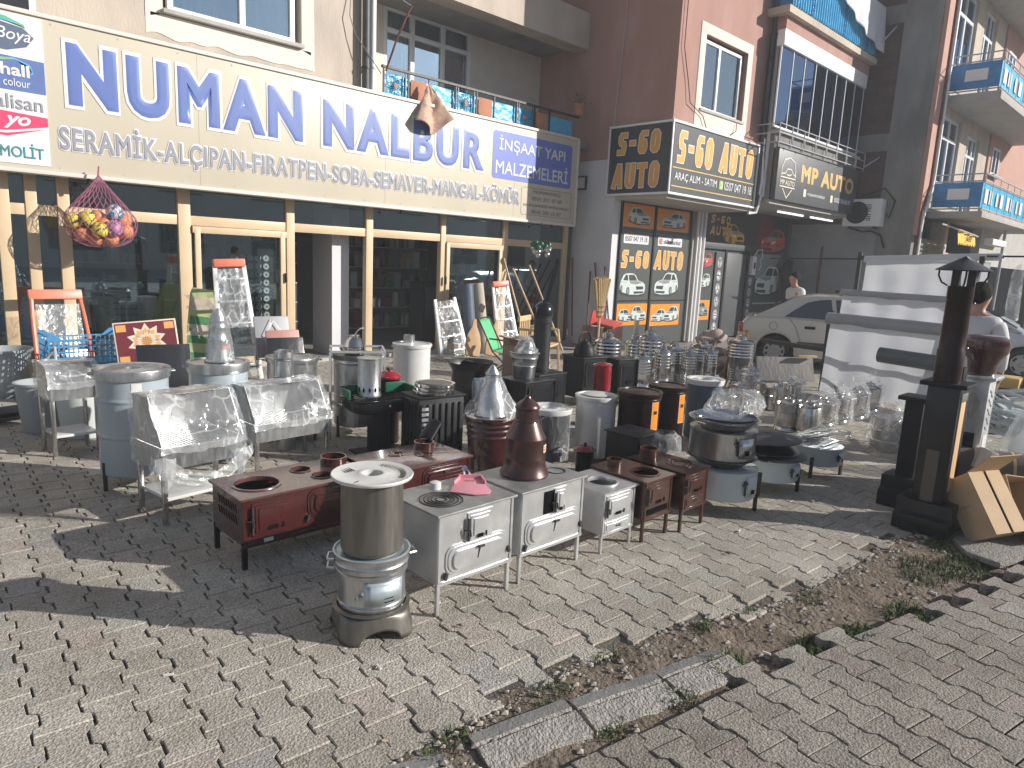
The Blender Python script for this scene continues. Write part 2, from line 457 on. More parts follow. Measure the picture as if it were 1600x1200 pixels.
# ------------------------------------------------------------------ mesh helper
class B:
    def __init__(s):
        s.v, s.f, s.mi, s.k = [], [], [], 0
    def add(s, vs, fs):
        o = len(s.v)
        s.v += [tuple(p) for p in vs]
        s.f += [tuple(i + o for i in q) for q in fs]
        s.mi += [s.k] * len(fs)
        return s
    def box(s, x0, x1, y0, y1, z0, z1):
        v = [(x, y, z) for z in (z0, z1) for y in (y0, y1) for x in (x0, x1)]
        return s.add(v, [(0, 2, 3, 1), (4, 5, 7, 6), (0, 1, 5, 4), (2, 6, 7, 3), (0, 4, 6, 2), (1, 3, 7, 5)])
    def tr(s, M, i0=0):
        s.v[i0:] = [tuple(M @ Vector(p)) for p in s.v[i0:]]
        return s
    def obox(s, c, size, rot=(0, 0, 0)):
        i0 = len(s.v)
        a, b, d = (x / 2 for x in size)
        s.box(-a, a, -b, b, -d, d)
        M = Matrix.Translation(c) @ Matrix.Rotation(rot[2], 4, 'Z') @ Matrix.Rotation(rot[1], 4, 'Y') @ Matrix.Rotation(rot[0], 4, 'X')
        return s.tr(M, i0)
    def bar(s, p, q, a, b=None):
        """square bar from p to q"""
        p, q = Vector(p), Vector(q)
        b = b or a
        i0 = len(s.v)
        L = (q - p).length
        s.box(-a / 2, a / 2, -b / 2, b / 2, 0, L)
        return s.tr(Matrix.Translation(p) @ (q - p).to_track_quat('Z', 'Y').to_matrix().to_4x4(), i0)
    def lathe(s, prof, n=28, c=(0, 0, 0), sx=1.0, sy=1.0, cap=True, M=None, ph=0.0):
        i0 = len(s.v)
        vs, fs = [], []
        for r, z in prof:
            for i in range(n):
                a = 2 * PI * i / n + ph
                vs.append((c[0] + r * sx * math.cos(a), c[1] + r * sy * math.sin(a), c[2] + z))
        for j in range(len(prof) - 1):
            for i in range(n):
                k = (i + 1) % n
                fs.append((j * n + i, j * n + k, (j + 1) * n + k, (j + 1) * n + i))
        if cap:
            if prof[0][0] > 1e-5:
                fs.append(tuple(reversed(range(n))))
            if prof[-1][0] > 1e-5:
                fs.append(tuple((len(prof) - 1) * n + i for i in range(n)))
        s.add(vs, fs)
        if M:
            s.tr(M, i0)
        return s
    def tube(s, pts, r, n=8, closed=False):
        pts = [Vector(p) for p in pts]
        m = len(pts)
        up = Vector((0, 0, 1))
        vs, fs = [], []
        prev = None
        for i, p in enumerate(pts):
            a = pts[(i - 1) % m] if (closed or i) else p
            b = pts[(i + 1) % m] if (closed or i < m - 1) else p
            t = (b - a).normalized()
            if prev is None:
                x = t.cross(up)
                if x.length < 1e-3:
                    x = t.cross(Vector((1, 0, 0)))
            else:
                x = prev - t * prev.dot(t)
            x.normalize()
            prev = x
            y = t.cross(x)
            rr = r[i] if isinstance(r, (list, tuple)) else r
            for k in range(n):
                an = 2 * PI * k / n
                vs.append(p + x * (rr * math.cos(an)) + y * (rr * math.sin(an)))
        for i in range(m if closed else m - 1):
            j = (i + 1) % m
            for k in range(n):
                l = (k + 1) % n
                fs.append((i * n + k, i * n + l, j * n + l, j * n + k))
        if not closed:
            fs.append(tuple(reversed(range(n))))
            fs.append(tuple((m - 1) * n + k for k in range(n)))
        return s.add(vs, fs)
    def prism(s, poly, ax, a, b):
        n = len(poly)
        def P(p, t):
            return {'x': (t, p[0], p[1]), 'y': (p[0], t, p[1]), 'z': (p[0], p[1], t)}[ax]
        vs = [P(p, a) for p in poly] + [P(p, b) for p in poly]
        fs = [tuple(range(n)), tuple(range(2 * n - 1, n - 1, -1))]
        fs += [(i, i + n, (i + 1) % n + n, (i + 1) % n) for i in range(n)]
        return s.add(vs, fs)
    def grid(s, fn, nu, nv):
        vs = [fn(i / nu, j / nv) for j in range(nv + 1) for i in range(nu + 1)]
        fs = [(j * (nu + 1) + i, j * (nu + 1) + i + 1, (j + 1) * (nu + 1) + i + 1, (j + 1) * (nu + 1) + i)
              for j in range(nv) for i in range(nu)]
        return s.add(vs, fs)
    def ball(s, c, r, n=16, m=10, sz=1.0, sx=1.0, sy=1.0):
        prof = [(r * math.sin(PI * j / m), -r * sz * math.cos(PI * j / m)) for j in range(m + 1)]
        return s.lathe(prof, n, c, sx, sy, cap=False)
    def wob(s, amp, fr, i0=0, seed=0.0):
        for i in range(i0, len(s.v)):
            p = Vector(s.v[i])
            d = noise.noise_vector(p * fr + Vector((seed, seed * 1.7, -seed)))
            s.v[i] = tuple(p + d * amp)
        return s
    def holed(s, w0, w1, d0, d1, z0, z1, holes, n=28):
        """flat plate with round holes (x, y, r) right through it"""
        bm = bmesh.new()
        def loop(pts):
            vs = [bm.verts.new((p[0], p[1], z1)) for p in pts]
            return [bm.edges.new((vs[i], vs[(i + 1) % len(vs)])) for i in range(len(vs))]
        ed = loop([(w0, d0), (w1, d0), (w1, d1), (w0, d1)])
        for hx, hy, hr in holes:
            ed += loop([(hx + hr * math.cos(2 * PI * i / n), hy + hr * math.sin(2 * PI * i / n)) for i in range(n)])
        bmesh.ops.triangle_fill(bm, use_beauty=True, use_dissolve=False, edges=ed)
        ex = bmesh.ops.extrude_face_region(bm, geom=list(bm.faces))
        for g in ex['geom']:
            if isinstance(g, bmesh.types.BMVert):
                g.co.z = z0
        bm.verts.index_update()
        s.add([tuple(v.co) for v in bm.verts], [tuple(v.index for v in f.verts) for f in bm.faces])
        bm.free()
        return s
    def build(s, name, m, parent=None, bev=0.0, seg=2, sharp=38, smooth=True, loc=None, recalc=True, thick=0.0):
        me = bpy.data.meshes.new(name)
        me.from_pydata(s.v, [], s.f)
        for q in (m if isinstance(m, (list, tuple)) else [m]):
            me.materials.append(MT[q] if isinstance(q, str) else q)
        if any(s.mi):
            me.polygons.foreach_set('material_index', s.mi)
        if recalc or bev:
            bm = bmesh.new()
            bm.from_mesh(me)
            if recalc:
                bmesh.ops.recalc_face_normals(bm, faces=bm.faces)
            if bev:
                es = [e for e in bm.edges if len(e.link_faces) == 2 and e.calc_face_angle(0) > R(40)]
                bmesh.ops.bevel(bm, geom=es, offset=bev, segments=seg, affect='EDGES', profile=0.6, clamp_overlap=True)
            bm.to_mesh(me)
            bm.free()
        if smooth:
            me.polygons.foreach_set('use_smooth', [True] * len(me.polygons))
            me.set_sharp_from_angle(angle=R(sharp))
        o = bpy.data.objects.new(name, me)
        COL.objects.link(o)
        if parent:
            o.parent = parent
        if loc:
            o.location = loc
        if thick:
            md = o.modifiers.new('solid', 'SOLIDIFY')
            md.thickness = thick
        return o

def tag(o, label, cat, group=None):
    o['label'] = label
    o['category'] = cat
    if group:
        o['group'] = group
    return o
def thing(name, label, cat, loc=(0, 0, 0), rz=0.0, group=None):
    o = bpy.data.objects.new(name, None)
    o.empty_display_size = 0.1
    COL.objects.link(o)
    o.location = loc
    o.rotation_euler = (0, 0, rz)
    return tag(o, label, cat, group)
def struct(o):
    o['kind'] = 'structure'
    return o
def stuff(o):
    o['kind'] = 'stuff'
    return o
def dup(root, loc, rz=None, label=None, scale=None):
    def cp(o, par):
        c = o.copy()
        COL.objects.link(c)
        if par:
            c.parent = par
        for ch in o.children:
            cp(ch, c)
        return c
    r = cp(root, None)
    r.location = loc
    if rz is not None:
        r.rotation_euler = (0, 0, rz)
    if label:
        r['label'] = label
    if scale:
        r.scale = (scale,) * 3 if isinstance(scale, (int, float)) else scale
    return r

TEXTS = []
def text(s, x0, x1, z0, z1, y, m, parent, face='-y', off=0.0, ext=0.002, shear=0.0, name='lettering', space=1.0):
    """raised lettering fitted into a rectangle of a wall facing -y (x0..x1) or -x (x0..x1 are y, left to right)"""
    cu = bpy.data.curves.new(name, 'FONT')
    cu.body = s
    cu.size = 1.0
    cu.offset = 0.0
    cu.extrude = 0.0002
    cu.bevel_depth = off
    cu.bevel_resolution = 0
    cu.shear = shear
    cu.space_character = space
    cu.resolution_u = 4
    cu.materials.append(MT[m])
    o = bpy.data.objects.new(name, cu)
    COL.objects.link(o)
    o.parent = parent
    TEXTS.append((o, x0, x1, z0, z1, y, face, ext, off))
    return o
def to_mesh(o, M):
    me = bpy.data.meshes.new_from_object(o)
    nm, par = o.name, o.parent
    bpy.data.objects.remove(o)
    n = bpy.data.objects.new(nm, me)
    COL.objects.link(n)
    n.parent = par
    n.matrix_local = M
    return n
def fit_texts():
    bpy.context.view_layer.update()
    for o, x0, x1, z0, z1, y, face, ext, off in TEXTS:
        bb = [Vector(c) for c in o.bound_box]
        lo = Vector((min(c.x for c in bb), min(c.y for c in bb), 0))
        hi = Vector((max(c.x for c in bb), max(c.y for c in bb), 0))
        sx = abs(x1 - x0) / max(1e-4, hi.x - lo.x)
        sy = (z1 - z0) / max(1e-4, hi.y - lo.y)
        if face == '-y':
            rot = Matrix.Rotation(PI / 2, 4, 'X')
            loc = Vector((x0 - lo.x * sx, y, z0 - lo.y * sy))
        else:
            rot = Matrix.Rotation(-PI / 2, 4, 'Z') @ Matrix.Rotation(PI / 2, 4, 'X')
            loc = Vector((y, x0 + lo.x * sx, z0 - lo.y * sy))
        to_mesh(o, Matrix.Translation(loc) @ rot @ Matrix.Diagonal((sx, sy, ext / (0.0002 + off), 1)))
def strokes(b, lines, w, x0, x1, z0, z1, y0, y1, face='-y'):
    """lettering made of thick mitred strokes; lines are polylines in a 0..1 box"""
    sx, sz = x1 - x0, z1 - z0
    e_ = 0.0
    for ln in lines:
        closed = ln[0] == ln[-1] and len(ln) > 3
        pts = [Vector((p[0] * abs(sx), p[1] * sz)) for p in (ln[:-1] if closed else ln)]
        n = len(pts)
        L, Rr = [], []
        for i, p in enumerate(pts):
            a = pts[i - 1] if (closed or i) else None
            c = pts[(i + 1) % n] if (closed or i < n - 1) else None
            d1 = (p - a).normalized() if a is not None else None
            d2 = (c - p).normalized() if c is not None else None
            if d1 is None:
                d1 = d2
                p = p - d2 * w * 0.5
            if d2 is None:
                d2 = d1
                p = p + d1 * w * 0.5
            n1, n2 = Vector((-d1.y, d1.x)), Vector((-d2.y, d2.x))
            mm = (n1 + n2)
            mm = n1 if mm.length < 1e-4 else mm.normalized()
            k = min(2.2, 1.0 / max(0.3, mm.dot(n1)))
            L.append(p + mm * (w * 0.5 * k))
            Rr.append(p - mm * (w * 0.5 * k))
        for i in range(n if closed else n - 1):
            j = (i + 1) % n
            q = [L[i], L[j], Rr[j], Rr[i]]
            e_ += 0.00006
            if face == '-y':
                b.prism([(x0 + t.x, z0 + t.y) for t in q], 'y', y0 - e_, y1)
            else:
                b.prism([(x0 - t.x, z0 + t.y) for t in q], 'x', y0 - e_, y1)
    return b
# ------------------------------------------------------------------ setting: ground
def pip(x, y, poly):
    c = False
    n = len(poly)
    for i in range(n):
        x1, y1 = poly[i]
        x2, y2 = poly[(i + 1) % n]
        if (y1 > y) != (y2 > y) and x < (x2 - x1) * (y - y1) / (y2 - y1) + x1:
            c = not c
    return c
# edge of the shop-side paving (upper) and of the road-side paving (lower), a worn gutter between them
UP = [(-4, 2.25), (0.4, 1.72), (1.42, 1.66), (1.72, 1.68), (2.05, 1.66), (2.38, 1.58), (2.62, 1.60), (2.78, 1.49), (3.02, 1.45), (3.2, 1.36),
      (3.5, 1.34), (4.1, 1.30), (4.72, 1.28), (5.0, 1.12), (6.6, 0.75), (12, -0.2)]
LO = [(-4, 2.0), (0.5, 1.44), (1.2, 1.34), (1.95, 1.20), (2.35, 1.14), (2.75, 1.08), (3.1, 1.0), (3.6, 0.86), (4.2, 0.72), (4.75, 0.59), (6, 0.3), (12, -1.0)]
UPF = UP + [(12, 9.34), (-4, 9.34)]
LOF = [(-4, -4), (12, -4)] + LO[::-1]
def lerp_line(L, x):
    for (a, b), (c, d) in zip(L, L[1:]):
        if a <= x <= c:
            return b + (d - b) * (x - a) / (c - a)
    return L[-1][1] if x > L[-1][0] else L[0][1]
def gutter(x, y):
    u, l = lerp_line(UP, x), lerp_line(LO, x)
    return min(u - y, y - l)       # > 0 inside the gutter
def soil_z(x, y):
    g = gutter(x, y)
    base = -0.016
    if g > -0.1:
        deep = 0.012 + 0.060 * max(0, min(1, (x - 2.2) / 1.0)) * max(0, min(1, (5.6 - x) / 0.8))
        u, l = lerp_line(UP, x), lerp_line(LO, x)
        f = max(0.0, min(1.0, (u - y + 0.02) / max(0.08, u - l)))       # 0 at the shop side, 1 at the road side
        t = max(0, min(1, (g + 0.05) / 0.10))
        base += 0.010 * t * (1 - f) - deep * t * (f ** 1.5)
    p = Vector((x * 5, y * 5, 0))
    return base + 0.003 * noise.noise(p) + ((0.012 * noise.noise(p * 1.3) + 0.009 * noise.noise(p * 5)) if g > -0.02 else 0)

b = B()
b.grid(lambda u, v: (-1 + 8 * u, -1 + 4 * v, soil_z(-1 + 8 * u, -1 + 4 * v)), 230, 120)
o = struct(b.build('ground', ['soil', 'joint_soil'], recalc=False, sharp=180))
for p in o.data.polygons:
    p.material_index = 0 if gutter(p.center.x, p.center.y) > -0.03 else 1
b = B()
for x0, x1, y0, y1 in ((-60, -1, -45, 60), (7, 75, -45, 60), (-1, 7, -45, -1), (-1, 7, 3, 60)):
    b.add([(x0, y0, -0.022), (x1, y0, -0.022), (x1, y1, -0.022), (x0, y1, -0.022)], [(0, 1, 2, 3)])
struct(b.build('ground', 'far_ground', smooth=False))

def pavers(name, poly, ang, org, tone, lim, wear=1.0, drop=0.0, gap=0.004, halves=0.5):
    """interlocking I-shaped blocks laid in running bond, every block its own height, tilt and colour"""
    rr = random.Random(hash(name) % 1000 if False else len(name) * 13)
    Lp, we, ww, c = 0.188, 0.085, 0.056, 0.020
    e = (Lp / 2 - c) / 2
    S, St = we + ww + gap * 1.25, Lp + gap * 0.6
    h = Lp / 2
    half = [(-h, we), (-h + e, we), (-h + e + c, ww), (h - e - c, ww), (h - e, we), (h, we)]
    shp = half + [(t, -s) for t, s in reversed(half)]
    ca, sa = math.cos(ang), math.sin(ang)
    vs, fs, cols = [], [], []
    q_ = [(0.004, ww), (h - e - c, ww), (h - e, we), (h, we)]
    hshp = q_ + [(t, -s) for t, s in reversed(q_)]
    fx, fy = math.sin(PI / 2 - FAC), math.cos(PI / 2 - FAC)
    for i in range(-120, 121):
        for j in range(-110, 111):
            s0 = i * S
            t0 = (j + 0.5 * (i % 2)) * St
            cx = org[0] + s0 * ca - t0 * sa
            cy = org[1] + s0 * sa + t0 * ca
            d = cx * fx + cy * fy
            if d < 0.3 or d > lim or abs(cx * fy - cy * fx) > d * 0.95 + 1.1:
                continue
            part = shp
            if not pip(cx, cy, poly):
                if abs(gutter(cx, cy)) > 0.2 or rr.random() > halves:
                    continue
                for sg in (1, -1):
                    if pip(cx - sg * (h * .62) * sa, cy + sg * (h * .62) * ca, poly) and pip(cx - sg * (h * .3) * sa, cy + sg * (h * .3) * ca, poly):
                        part = [(sg * t, sg * s) for t, s in hshp]
                        break
                else:
                    continue
            n = len(part)
            edge = abs(gutter(cx, cy))
            nz = noise.noise(Vector((cx * 0.8, cy * 0.8, 3)))
            dz = rr.uniform(-0.0015, 0.0015) * wear + 0.008 * nz * wear - drop
            if edge < 0.14:
                dz -= rr.uniform(0, 0.010)
            tx, ty = rr.uniform(-0.009, 0.009) * wear, rr.uniform(-0.009, 0.009) * wear
            if edge < 0.12:
                tx *= 2.2
                ty *= 2.2
            ro = rr.uniform(-0.022, 0.022) * wear
            k = tone * (1 + rr.uniform(-0.09, 0.09) + 0.06 * nz)
            q = rr.random()
            col = (k, k * 0.955, k * 0.88)
            if q < 0.045:
                col = (k * 1.03, k * 0.93, k * 0.87)
            elif q < 0.09:
                col = (k * 0.96, k * 0.97, k * 0.91)
            elif q < 0.105:
                col = (k * 1.22, k * 1.2, k * 1.14)
            elif q < 0.14:
                col = (k * 0.88, k * 0.86, k * 0.84)
            o0 = len(vs)
            jx, jy = rr.uniform(-.003, .003), rr.uniform(-.003, .003)
            for inset, z in ((0.0022, 0.0), (0.0, -0.0035), (0.0, -0.055)):
                for t, s in part:
                    t2 = t - math.copysign(inset, t)
                    s2 = s - math.copysign(inset, s)
                    if z == 0 and edge < 0.2:
                        t2 += rr.uniform(-.004, .004)
                        s2 += rr.uniform(-.004, .004)
                    t2, s2 = t2 - ro * s2, s2 + ro * t2
                    zz = dz + z + (t2 * tx + s2 * ty if z > -0.05 else 0)
                    vs.append((cx + jx + s2 * ca - t2 * sa, cy + jy + s2 * sa + t2 * ca, zz))
            fs.append(tuple(o0 + a for a in range(n - 1, -1, -1)))
            for L0 in (0, n):
                for a in range(n):
                    bb_ = (a + 1) % n
                    fs.append((o0 + L0 + a, o0 + L0 + bb_, o0 + L0 + n + bb_, o0 + L0 + n + a))
            cols += [col] * (3 * n)
    me = bpy.data.meshes.new(name)
    me.from_pydata(vs, [], fs)
    me.materials.append(MT['paver'])
    at = me.attributes.new('col', 'FLOAT_COLOR', 'POINT')
    flat = []
    for c3 in cols:
        flat += [c3[0], c3[1], c3[2], 1.0]
    at.data.foreach_set('color', flat)
    o = bpy.data.objects.new(name, me)
    COL.objects.link(o)
    return struct(o)
pavers('pavement', UPF, R(-4), (1.5, 3.0), 0.44, 13.0, 0.9, 0.0, 0.0068, 0.55)
pavers('road', LOF, R(-11), (2.6, 0.6), 0.31, 9.0, 1.1, 0.0, 0.0075, 0.9)

# broken kerb stones along the gutter
for i, (x, y, L, a, q) in enumerate(((0.62, 1.61, 0.40, -13, 0), (1.05, 1.56, 0.36, -15, 1), (1.60, 1.46, 0.40, -13, 2), (2.02, 1.365, 0.40, -15, 3), (2.42, 1.285, 0.36, -12, 4))):
    if i == 1:
        x, y = 1.12, 1.56
    b = B()
    rr = random.Random(i)
    prof = [(0.11, -0.06), (0.11, 0.008), (0.10, 0.016), (0.045, 0.022), (0.036, 0.010), (0.02, 0.026), (-0.085, 0.010), (-0.092, -0.06)]
    nx = 12
    vs = [((k / nx - 0.5) * L, p[0], p[1]) for k in range(nx + 1) for p in prof]
    m = len(prof)
    fs = [(k * m + j, k * m + j + 1, (k + 1) * m + j + 1, (k + 1) * m + j) for k in range(nx) for j in range(m - 1)]
    fs += [tuple(range(m)), tuple(nx * m + j for j in range(m))]
    b.add(vs, fs)
    b.mi = [1 if (f % (m - 1)) in (1, 2) and f < nx * (m - 1) else 0 for f in range(len(fs))]
    b.wob(0.004, 9, 0, i * 3.1)
    b.wob(0.003, 60, 0, i * 1.1)
    o = b.build('kerb', ['kerb_concrete', 'kerb_smooth'], sharp=24)
    o.location = (x, y, -0.019 + rr.uniform(-.008, .006))
    o.rotation_euler = (R(rr.uniform(-3, 3)), R(rr.uniform(-2.5, 2.5)), R(a))
    struct(o)

# pebbles and crumbled concrete in the gutter, grass in its cracks
b = B()
rr = random.Random(5)
for k in range(2300):
    x = rr.uniform(0.3, 6.2)
    u, l = lerp_line(UP, x), lerp_line(LO, x)
    y = rr.uniform(l - 0.02, u + 0.03) if rr.random() < 0.6 else u - abs(rr.gauss(0, 0.05))
    s = rr.choice((0.003, 0.004, 0.005, 0.006, 0.008, 0.012, 0.018))
    z = soil_z(x, y) + s * 0.3
    i0 = len(b.v)
    b.add([(x + s * rr.uniform(.6, 1.2) * dx, y + s * rr.uniform(.6, 1.2) * dy, z + s * 0.6 * dz) for dx, dy, dz in ((1, 0, 0), (0, 1, 0), (-1, 0, 0), (0, -1, 0), (0, 0, 1), (0, 0, -1))],
          [(0, 1, 4), (1, 2, 4), (2, 3, 4), (3, 0, 4), (1, 0, 5), (2, 1, 5), (3, 2, 5), (0, 3, 5)])
tag(stuff(b.build('gravel', 'pebble', smooth=False)), 'loose pebbles and crumbled concrete in the dirt gutter', 'gravel')
b = B()
def tuft(x, y, rad, n, hgt):
    for k in range(n):
        a, d = rr.uniform(0, 2 * PI), rad * math.sqrt(rr.random())
        px, py = x + d * math.cos(a), y + d * math.sin(a) * 0.6
        z = soil_z(px, py) - 0.003
        hh = hgt * rr.uniform(0.4, 1.1)
        a2 = rr.uniform(0, 2 * PI)
        lx, ly = math.cos(a2) * hh * 0.7, math.sin(a2) * hh * 0.7
        wx, wy = -math.sin(a2) * 0.0022, math.cos(a2) * 0.0022
        b.add([(px - wx, py - wy, z), (px + wx, py + wy, z), (px + lx * .4 + wx, py + ly * .4 + wy, z + hh * .7), (px + lx * .4 - wx, py + ly * .4 - wy, z + hh * .7), (px + lx, py + ly, z + hh * 0.9)],
              [(0, 1, 2, 3), (3, 2, 4)])
for x, y, r_, n, hh in ((2.56, 1.24, .12, 260, .05), (2.2, 1.24, .1, 120, .035), (1.83, 1.58, .1, 100, .03), (1.85, 1.3, .07, 70, .03), (3.02, 1.08, .12, 260, .05), (3.3, 0.99, .14, 320, .06),
                        (3.72, 0.9, .16, 300, .06), (4.35, 1.0, .22, 330, .05), (4.62, 0.86, .2, 330, .055), (4.8, 1.05, .12, 120, .05), (2.72, 1.46, .06, 90, .03), (3.06, 1.4, .05, 70, .03), (2.9, 1.9, .04, 60, .025),
                        (3.45, 1.28, .1, 90, .03), (1.35, 1.62, .1, 100, .03), (2.2, 1.6, .08, 110, .03), (4.95, 2.05, .04, 50, .02), (3.3, 1.72, .05, 60, .025), (2.35, 0.85, .04, 50, .02), (2.9, 0.75, .03, 50, .02)):
    tuft(x, y, r_, n, hh)
tag(stuff(b.build('grass', 'grass', smooth=False, recalc=False)), 'short green grass and weeds growing in the gutter cracks', 'grass')

b = B()
for k in range(46):
    x, y = rr.uniform(0.2, 5.5), rr.uniform(0.6, 4.2)
    if gutter(x, y) > -.05 and k % 3:
        continue
    a = rr.uniform(0, 6.28)
    b.k = k % 3
    if k % 3 == 0:
        b.obox((x, y, .006), (.035, .007, .007), (0, 0, a))
    elif k % 3 == 1:
        b.obox((x, y, .004), (rr.uniform(.01, .03), rr.uniform(.01, .02), .002), (rr.uniform(-.2, .2), rr.uniform(-.2, .2), a))
    else:
        b.add([(x + .022 * math.cos(a), y + .022 * math.sin(a), .004), (x + .009 * math.sin(a), y - .009 * math.cos(a), .012), (x - .022 * math.cos(a), y - .022 * math.sin(a), .005), (x - .009 * math.sin(a), y + .009 * math.cos(a), .013)], [(0, 1, 2, 3)])
tag(stuff(b.build('litter', ['paper', 'cardboard', 'roll_brown'], smooth=False)), 'cigarette ends, paper scraps and dry leaves scattered on the paving', 'litter')

# ------------------------------------------------------------------ building helpers
def window(par, x0, x1, z0, z1, y, cols, fw=0.06, fd=0.06, tz=None, fm='upvc', curt=0.0, sill=True, glass='glass_win', back=0.22, room='dark_room', door=None):
    """window facing -y with frame, one mesh of panes, curtain and sill; cols are the inner mullion positions as fractions"""
    b = B()
    b.box(x0, x1, y, y + fd, z0, z0 + fw).box(x0, x1, y, y + fd, z1 - fw, z1)
    b.box(x0, x0 + fw, y, y + fd, z0 + fw, z1 - fw).box(x1 - fw, x1, y, y + fd, z0 + fw, z1 - fw)
    for c in cols:
        xc = x0 + (x1 - x0) * c
        b.box(xc - fw * .55, xc + fw * .55, y - 0.004, y + fd - 0.004, z0 + fw, z1 - fw)
    if tz:
        xs = [x0 + fw] + [x0 + (x1 - x0) * c for c in cols] + [x1 - fw]
        for a, c in zip(xs, xs[1:]):
            b.box(a + (fw * .55 if a > x0 + fw else 0), c - (fw * .55 if c < x1 - fw else 0), y - 0.002, y + fd - 0.002, tz - fw * .5, tz + fw * .5)
    wn = b.build('window', fm, par, bev=0.006)
    g = B().box(x0 + fw * .6, x1 - fw * .6, y + fd * .45, y + fd * .45 + 0.008, z0 + fw * .6, z1 - fw * .6)
    g.build('pane', glass, wn, smooth=False)
    if curt:
        c = B()
        for a, e in ((0.04, 0.04 + curt), (0.96 - curt, 0.96)):
            xa, xe = x0 + (x1 - x0) * a, x0 + (x1 - x0) * e
            c.grid(lambda u, v: (xa + (xe - xa) * u, y + fd + 0.06 + 0.022 * math.sin(u * 40) * (1 + .3 * math.sin(u * 13)), z0 + 0.02 + (z1 - z0 - 0.04) * v), 60, 4)
        c.build('curtain', 'curtain', wn, recalc=False)
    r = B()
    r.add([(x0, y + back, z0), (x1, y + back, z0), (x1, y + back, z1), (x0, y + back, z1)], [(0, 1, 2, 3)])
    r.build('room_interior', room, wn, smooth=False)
    if sill:
        B().box(x0 - 0.08, x1 + 0.08, y - 0.12, y + 0.02, z0 - 0.05, z0 - 0.002).build('sill', 'concrete_pale', wn, bev=0.006)
    return wn
def wallbox(par, name, m, boxes, bev=0.0):
    if name in ('balcony_back_wall', 'ground_pier', 'door_frame', 'bracket', 'frame', 'column', 'balcony_slab', 'floor_slab', 'back_wall', 'outer_wall'):
        for q in boxes:
            o = B().box(*q).build(name, m, par, bev=bev, smooth=bool(bev))
        return o
    b = B()
    for q in boxes:
        b.box(*q)
    return b.build(name, m, par, bev=bev, smooth=bool(bev))

# ------------------------------------------------------------------ the hardware shop and the flats above it
FY = 9.35
shop = thing('shop_building', 'cream plastered building with a glazed shop front under the long lettered sign', 'building')
wallbox(shop, 'upper_wall', 'cream_plaster', [(-4, 3.06, 9.3, 9.6, 2.34, 9.5), (4.80, 5.98, 9.3, 9.6, 2.34, 9.5), (3.06, 4.80, 9.3, 9.6, 2.34, 4.26), (3.06, 4.80, 9.3, 9.6, 6.1, 9.5),
                                              (5.98, 10.64, 9.3, 9.6, 2.34, 3.74)])
b = B()
b.grid(lambda u, v: (2.86 + 2.14 * u, 9.296 - 0.004 * (1 if 0.02 < u < .98 else 0), 4.02 + 0.24 * v + 0.05 * noise.noise(Vector((u * 9, v * 2, 0))) * (1 - v)), 40, 4)
b.add([(2.86, 9.292, 4.2), (3.05, 9.292, 4.26), (3.05, 9.292, 6.3), (2.9, 9.292, 6.3)], [(0, 1, 2, 3)])
b.add([(4.81, 9.292, 4.26), (5.0, 9.292, 4.2), (4.98, 9.292, 6.3), (4.81, 9.292, 6.3)], [(0, 1, 2, 3)])
b.build('plaster_patch', 'pale_plaster', shop, recalc=False)
window(shop, 3.12, 4.74, 4.32, 6.06, 9.34, (0.56,), 0.07, 0.07, None, curt=0.36)
wallbox(shop, 'balcony_slab', 'concrete', [(5.98, 10.64, 9.12, 10.6, 3.74, 3.86)])
wallbox(shop, 'balcony_ceiling', 'concrete', [(5.98, 10.64, 9.601, 10.6, 5.62, 5.8)])
wallbox(shop, 'upper_slab', 'cream_plaster', [(5.98, 10.64, 9.25, 9.6, 5.56, 6.2)])
wallbox(shop, 'balcony_back_wall', 'pale_plaster', [(5.9, 6.9, 10.5, 10.7, 3.86, 5.62), (8.8, 10.64, 10.5, 10.7, 3.86, 5.62), (5.84, 5.976, 9.601, 10.5, 3.86, 5.62)])
window(shop, 6.9, 8.8, 3.9, 5.66, 10.5, (0.31, 0.66), 0.075, 0.08, 5.28, curt=0.26, sill=False, glass='glass_win')
# shop front: posts, transom, rails
b = B()
POSTS = [(-0.9, -0.75), (0.35, 0.47), (1.30, 1.42), (1.56, 1.67), (1.86, 1.98), (3.14, 3.29), (4.57, 4.69), (5.85, 5.97), (7.28, 7.38), (8.69, 8.80), (10.3, 10.42)]
for a, c in POSTS:
    b.box(a, c, FY - 0.05, FY + 0.05, 0.0, 2.44)
for (a, c), (d, e) in zip(POSTS, POSTS[1:]):
    b.box(c, d, FY - 0.035, FY + 0.035, 1.85, 1.97)
    b.box(c, d, FY - 0.035, FY + 0.035, 2.36, 2.44)
    if not (c > 4.6 and d < 7.3):
        b.box(c, d, FY - 0.035, FY + 0.035, 0.0, 0.13)
fr = b.build('shop_front_frame', 'frame_cream', shop, bev=0.006)
for (a, c), (d, e) in zip(POSTS, POSTS[1:]):
    B().box(c, d, FY - 0.004, FY + 0.004, 1.97, 2.36).build('pane', 'glass', fr, smooth=False)
    if not (c > 4.6 and d < 7.3):
        B().box(c, d, FY - 0.004, FY + 0.004, 0.13 if not 4.6 < c < 5.9 else 0.02, 1.85).build('pane', 'glass', fr, smooth=False)
for x, y0 in ((3.36, 9.30), (4.50, 9.30), (7.42, 9.30), (8.62, 9.30)):       # sliding leaf stiles
    B().box(x - 0.035, x + 0.035, y0 - 0.03, y0 + 0.01, 0.05, 1.83).build('door_stile', 'frame_cream', fr, bev=0.005)
for a, c in ((3.3, 4.56), (7.39, 8.68)):
    for z0, z1 in ((1.76, 1.845), (0.03, 0.12)):
        B().box(a, c, 9.272, 9.312, z0, z1).build('door_rail', 'frame_cream', fr, bev=0.005)
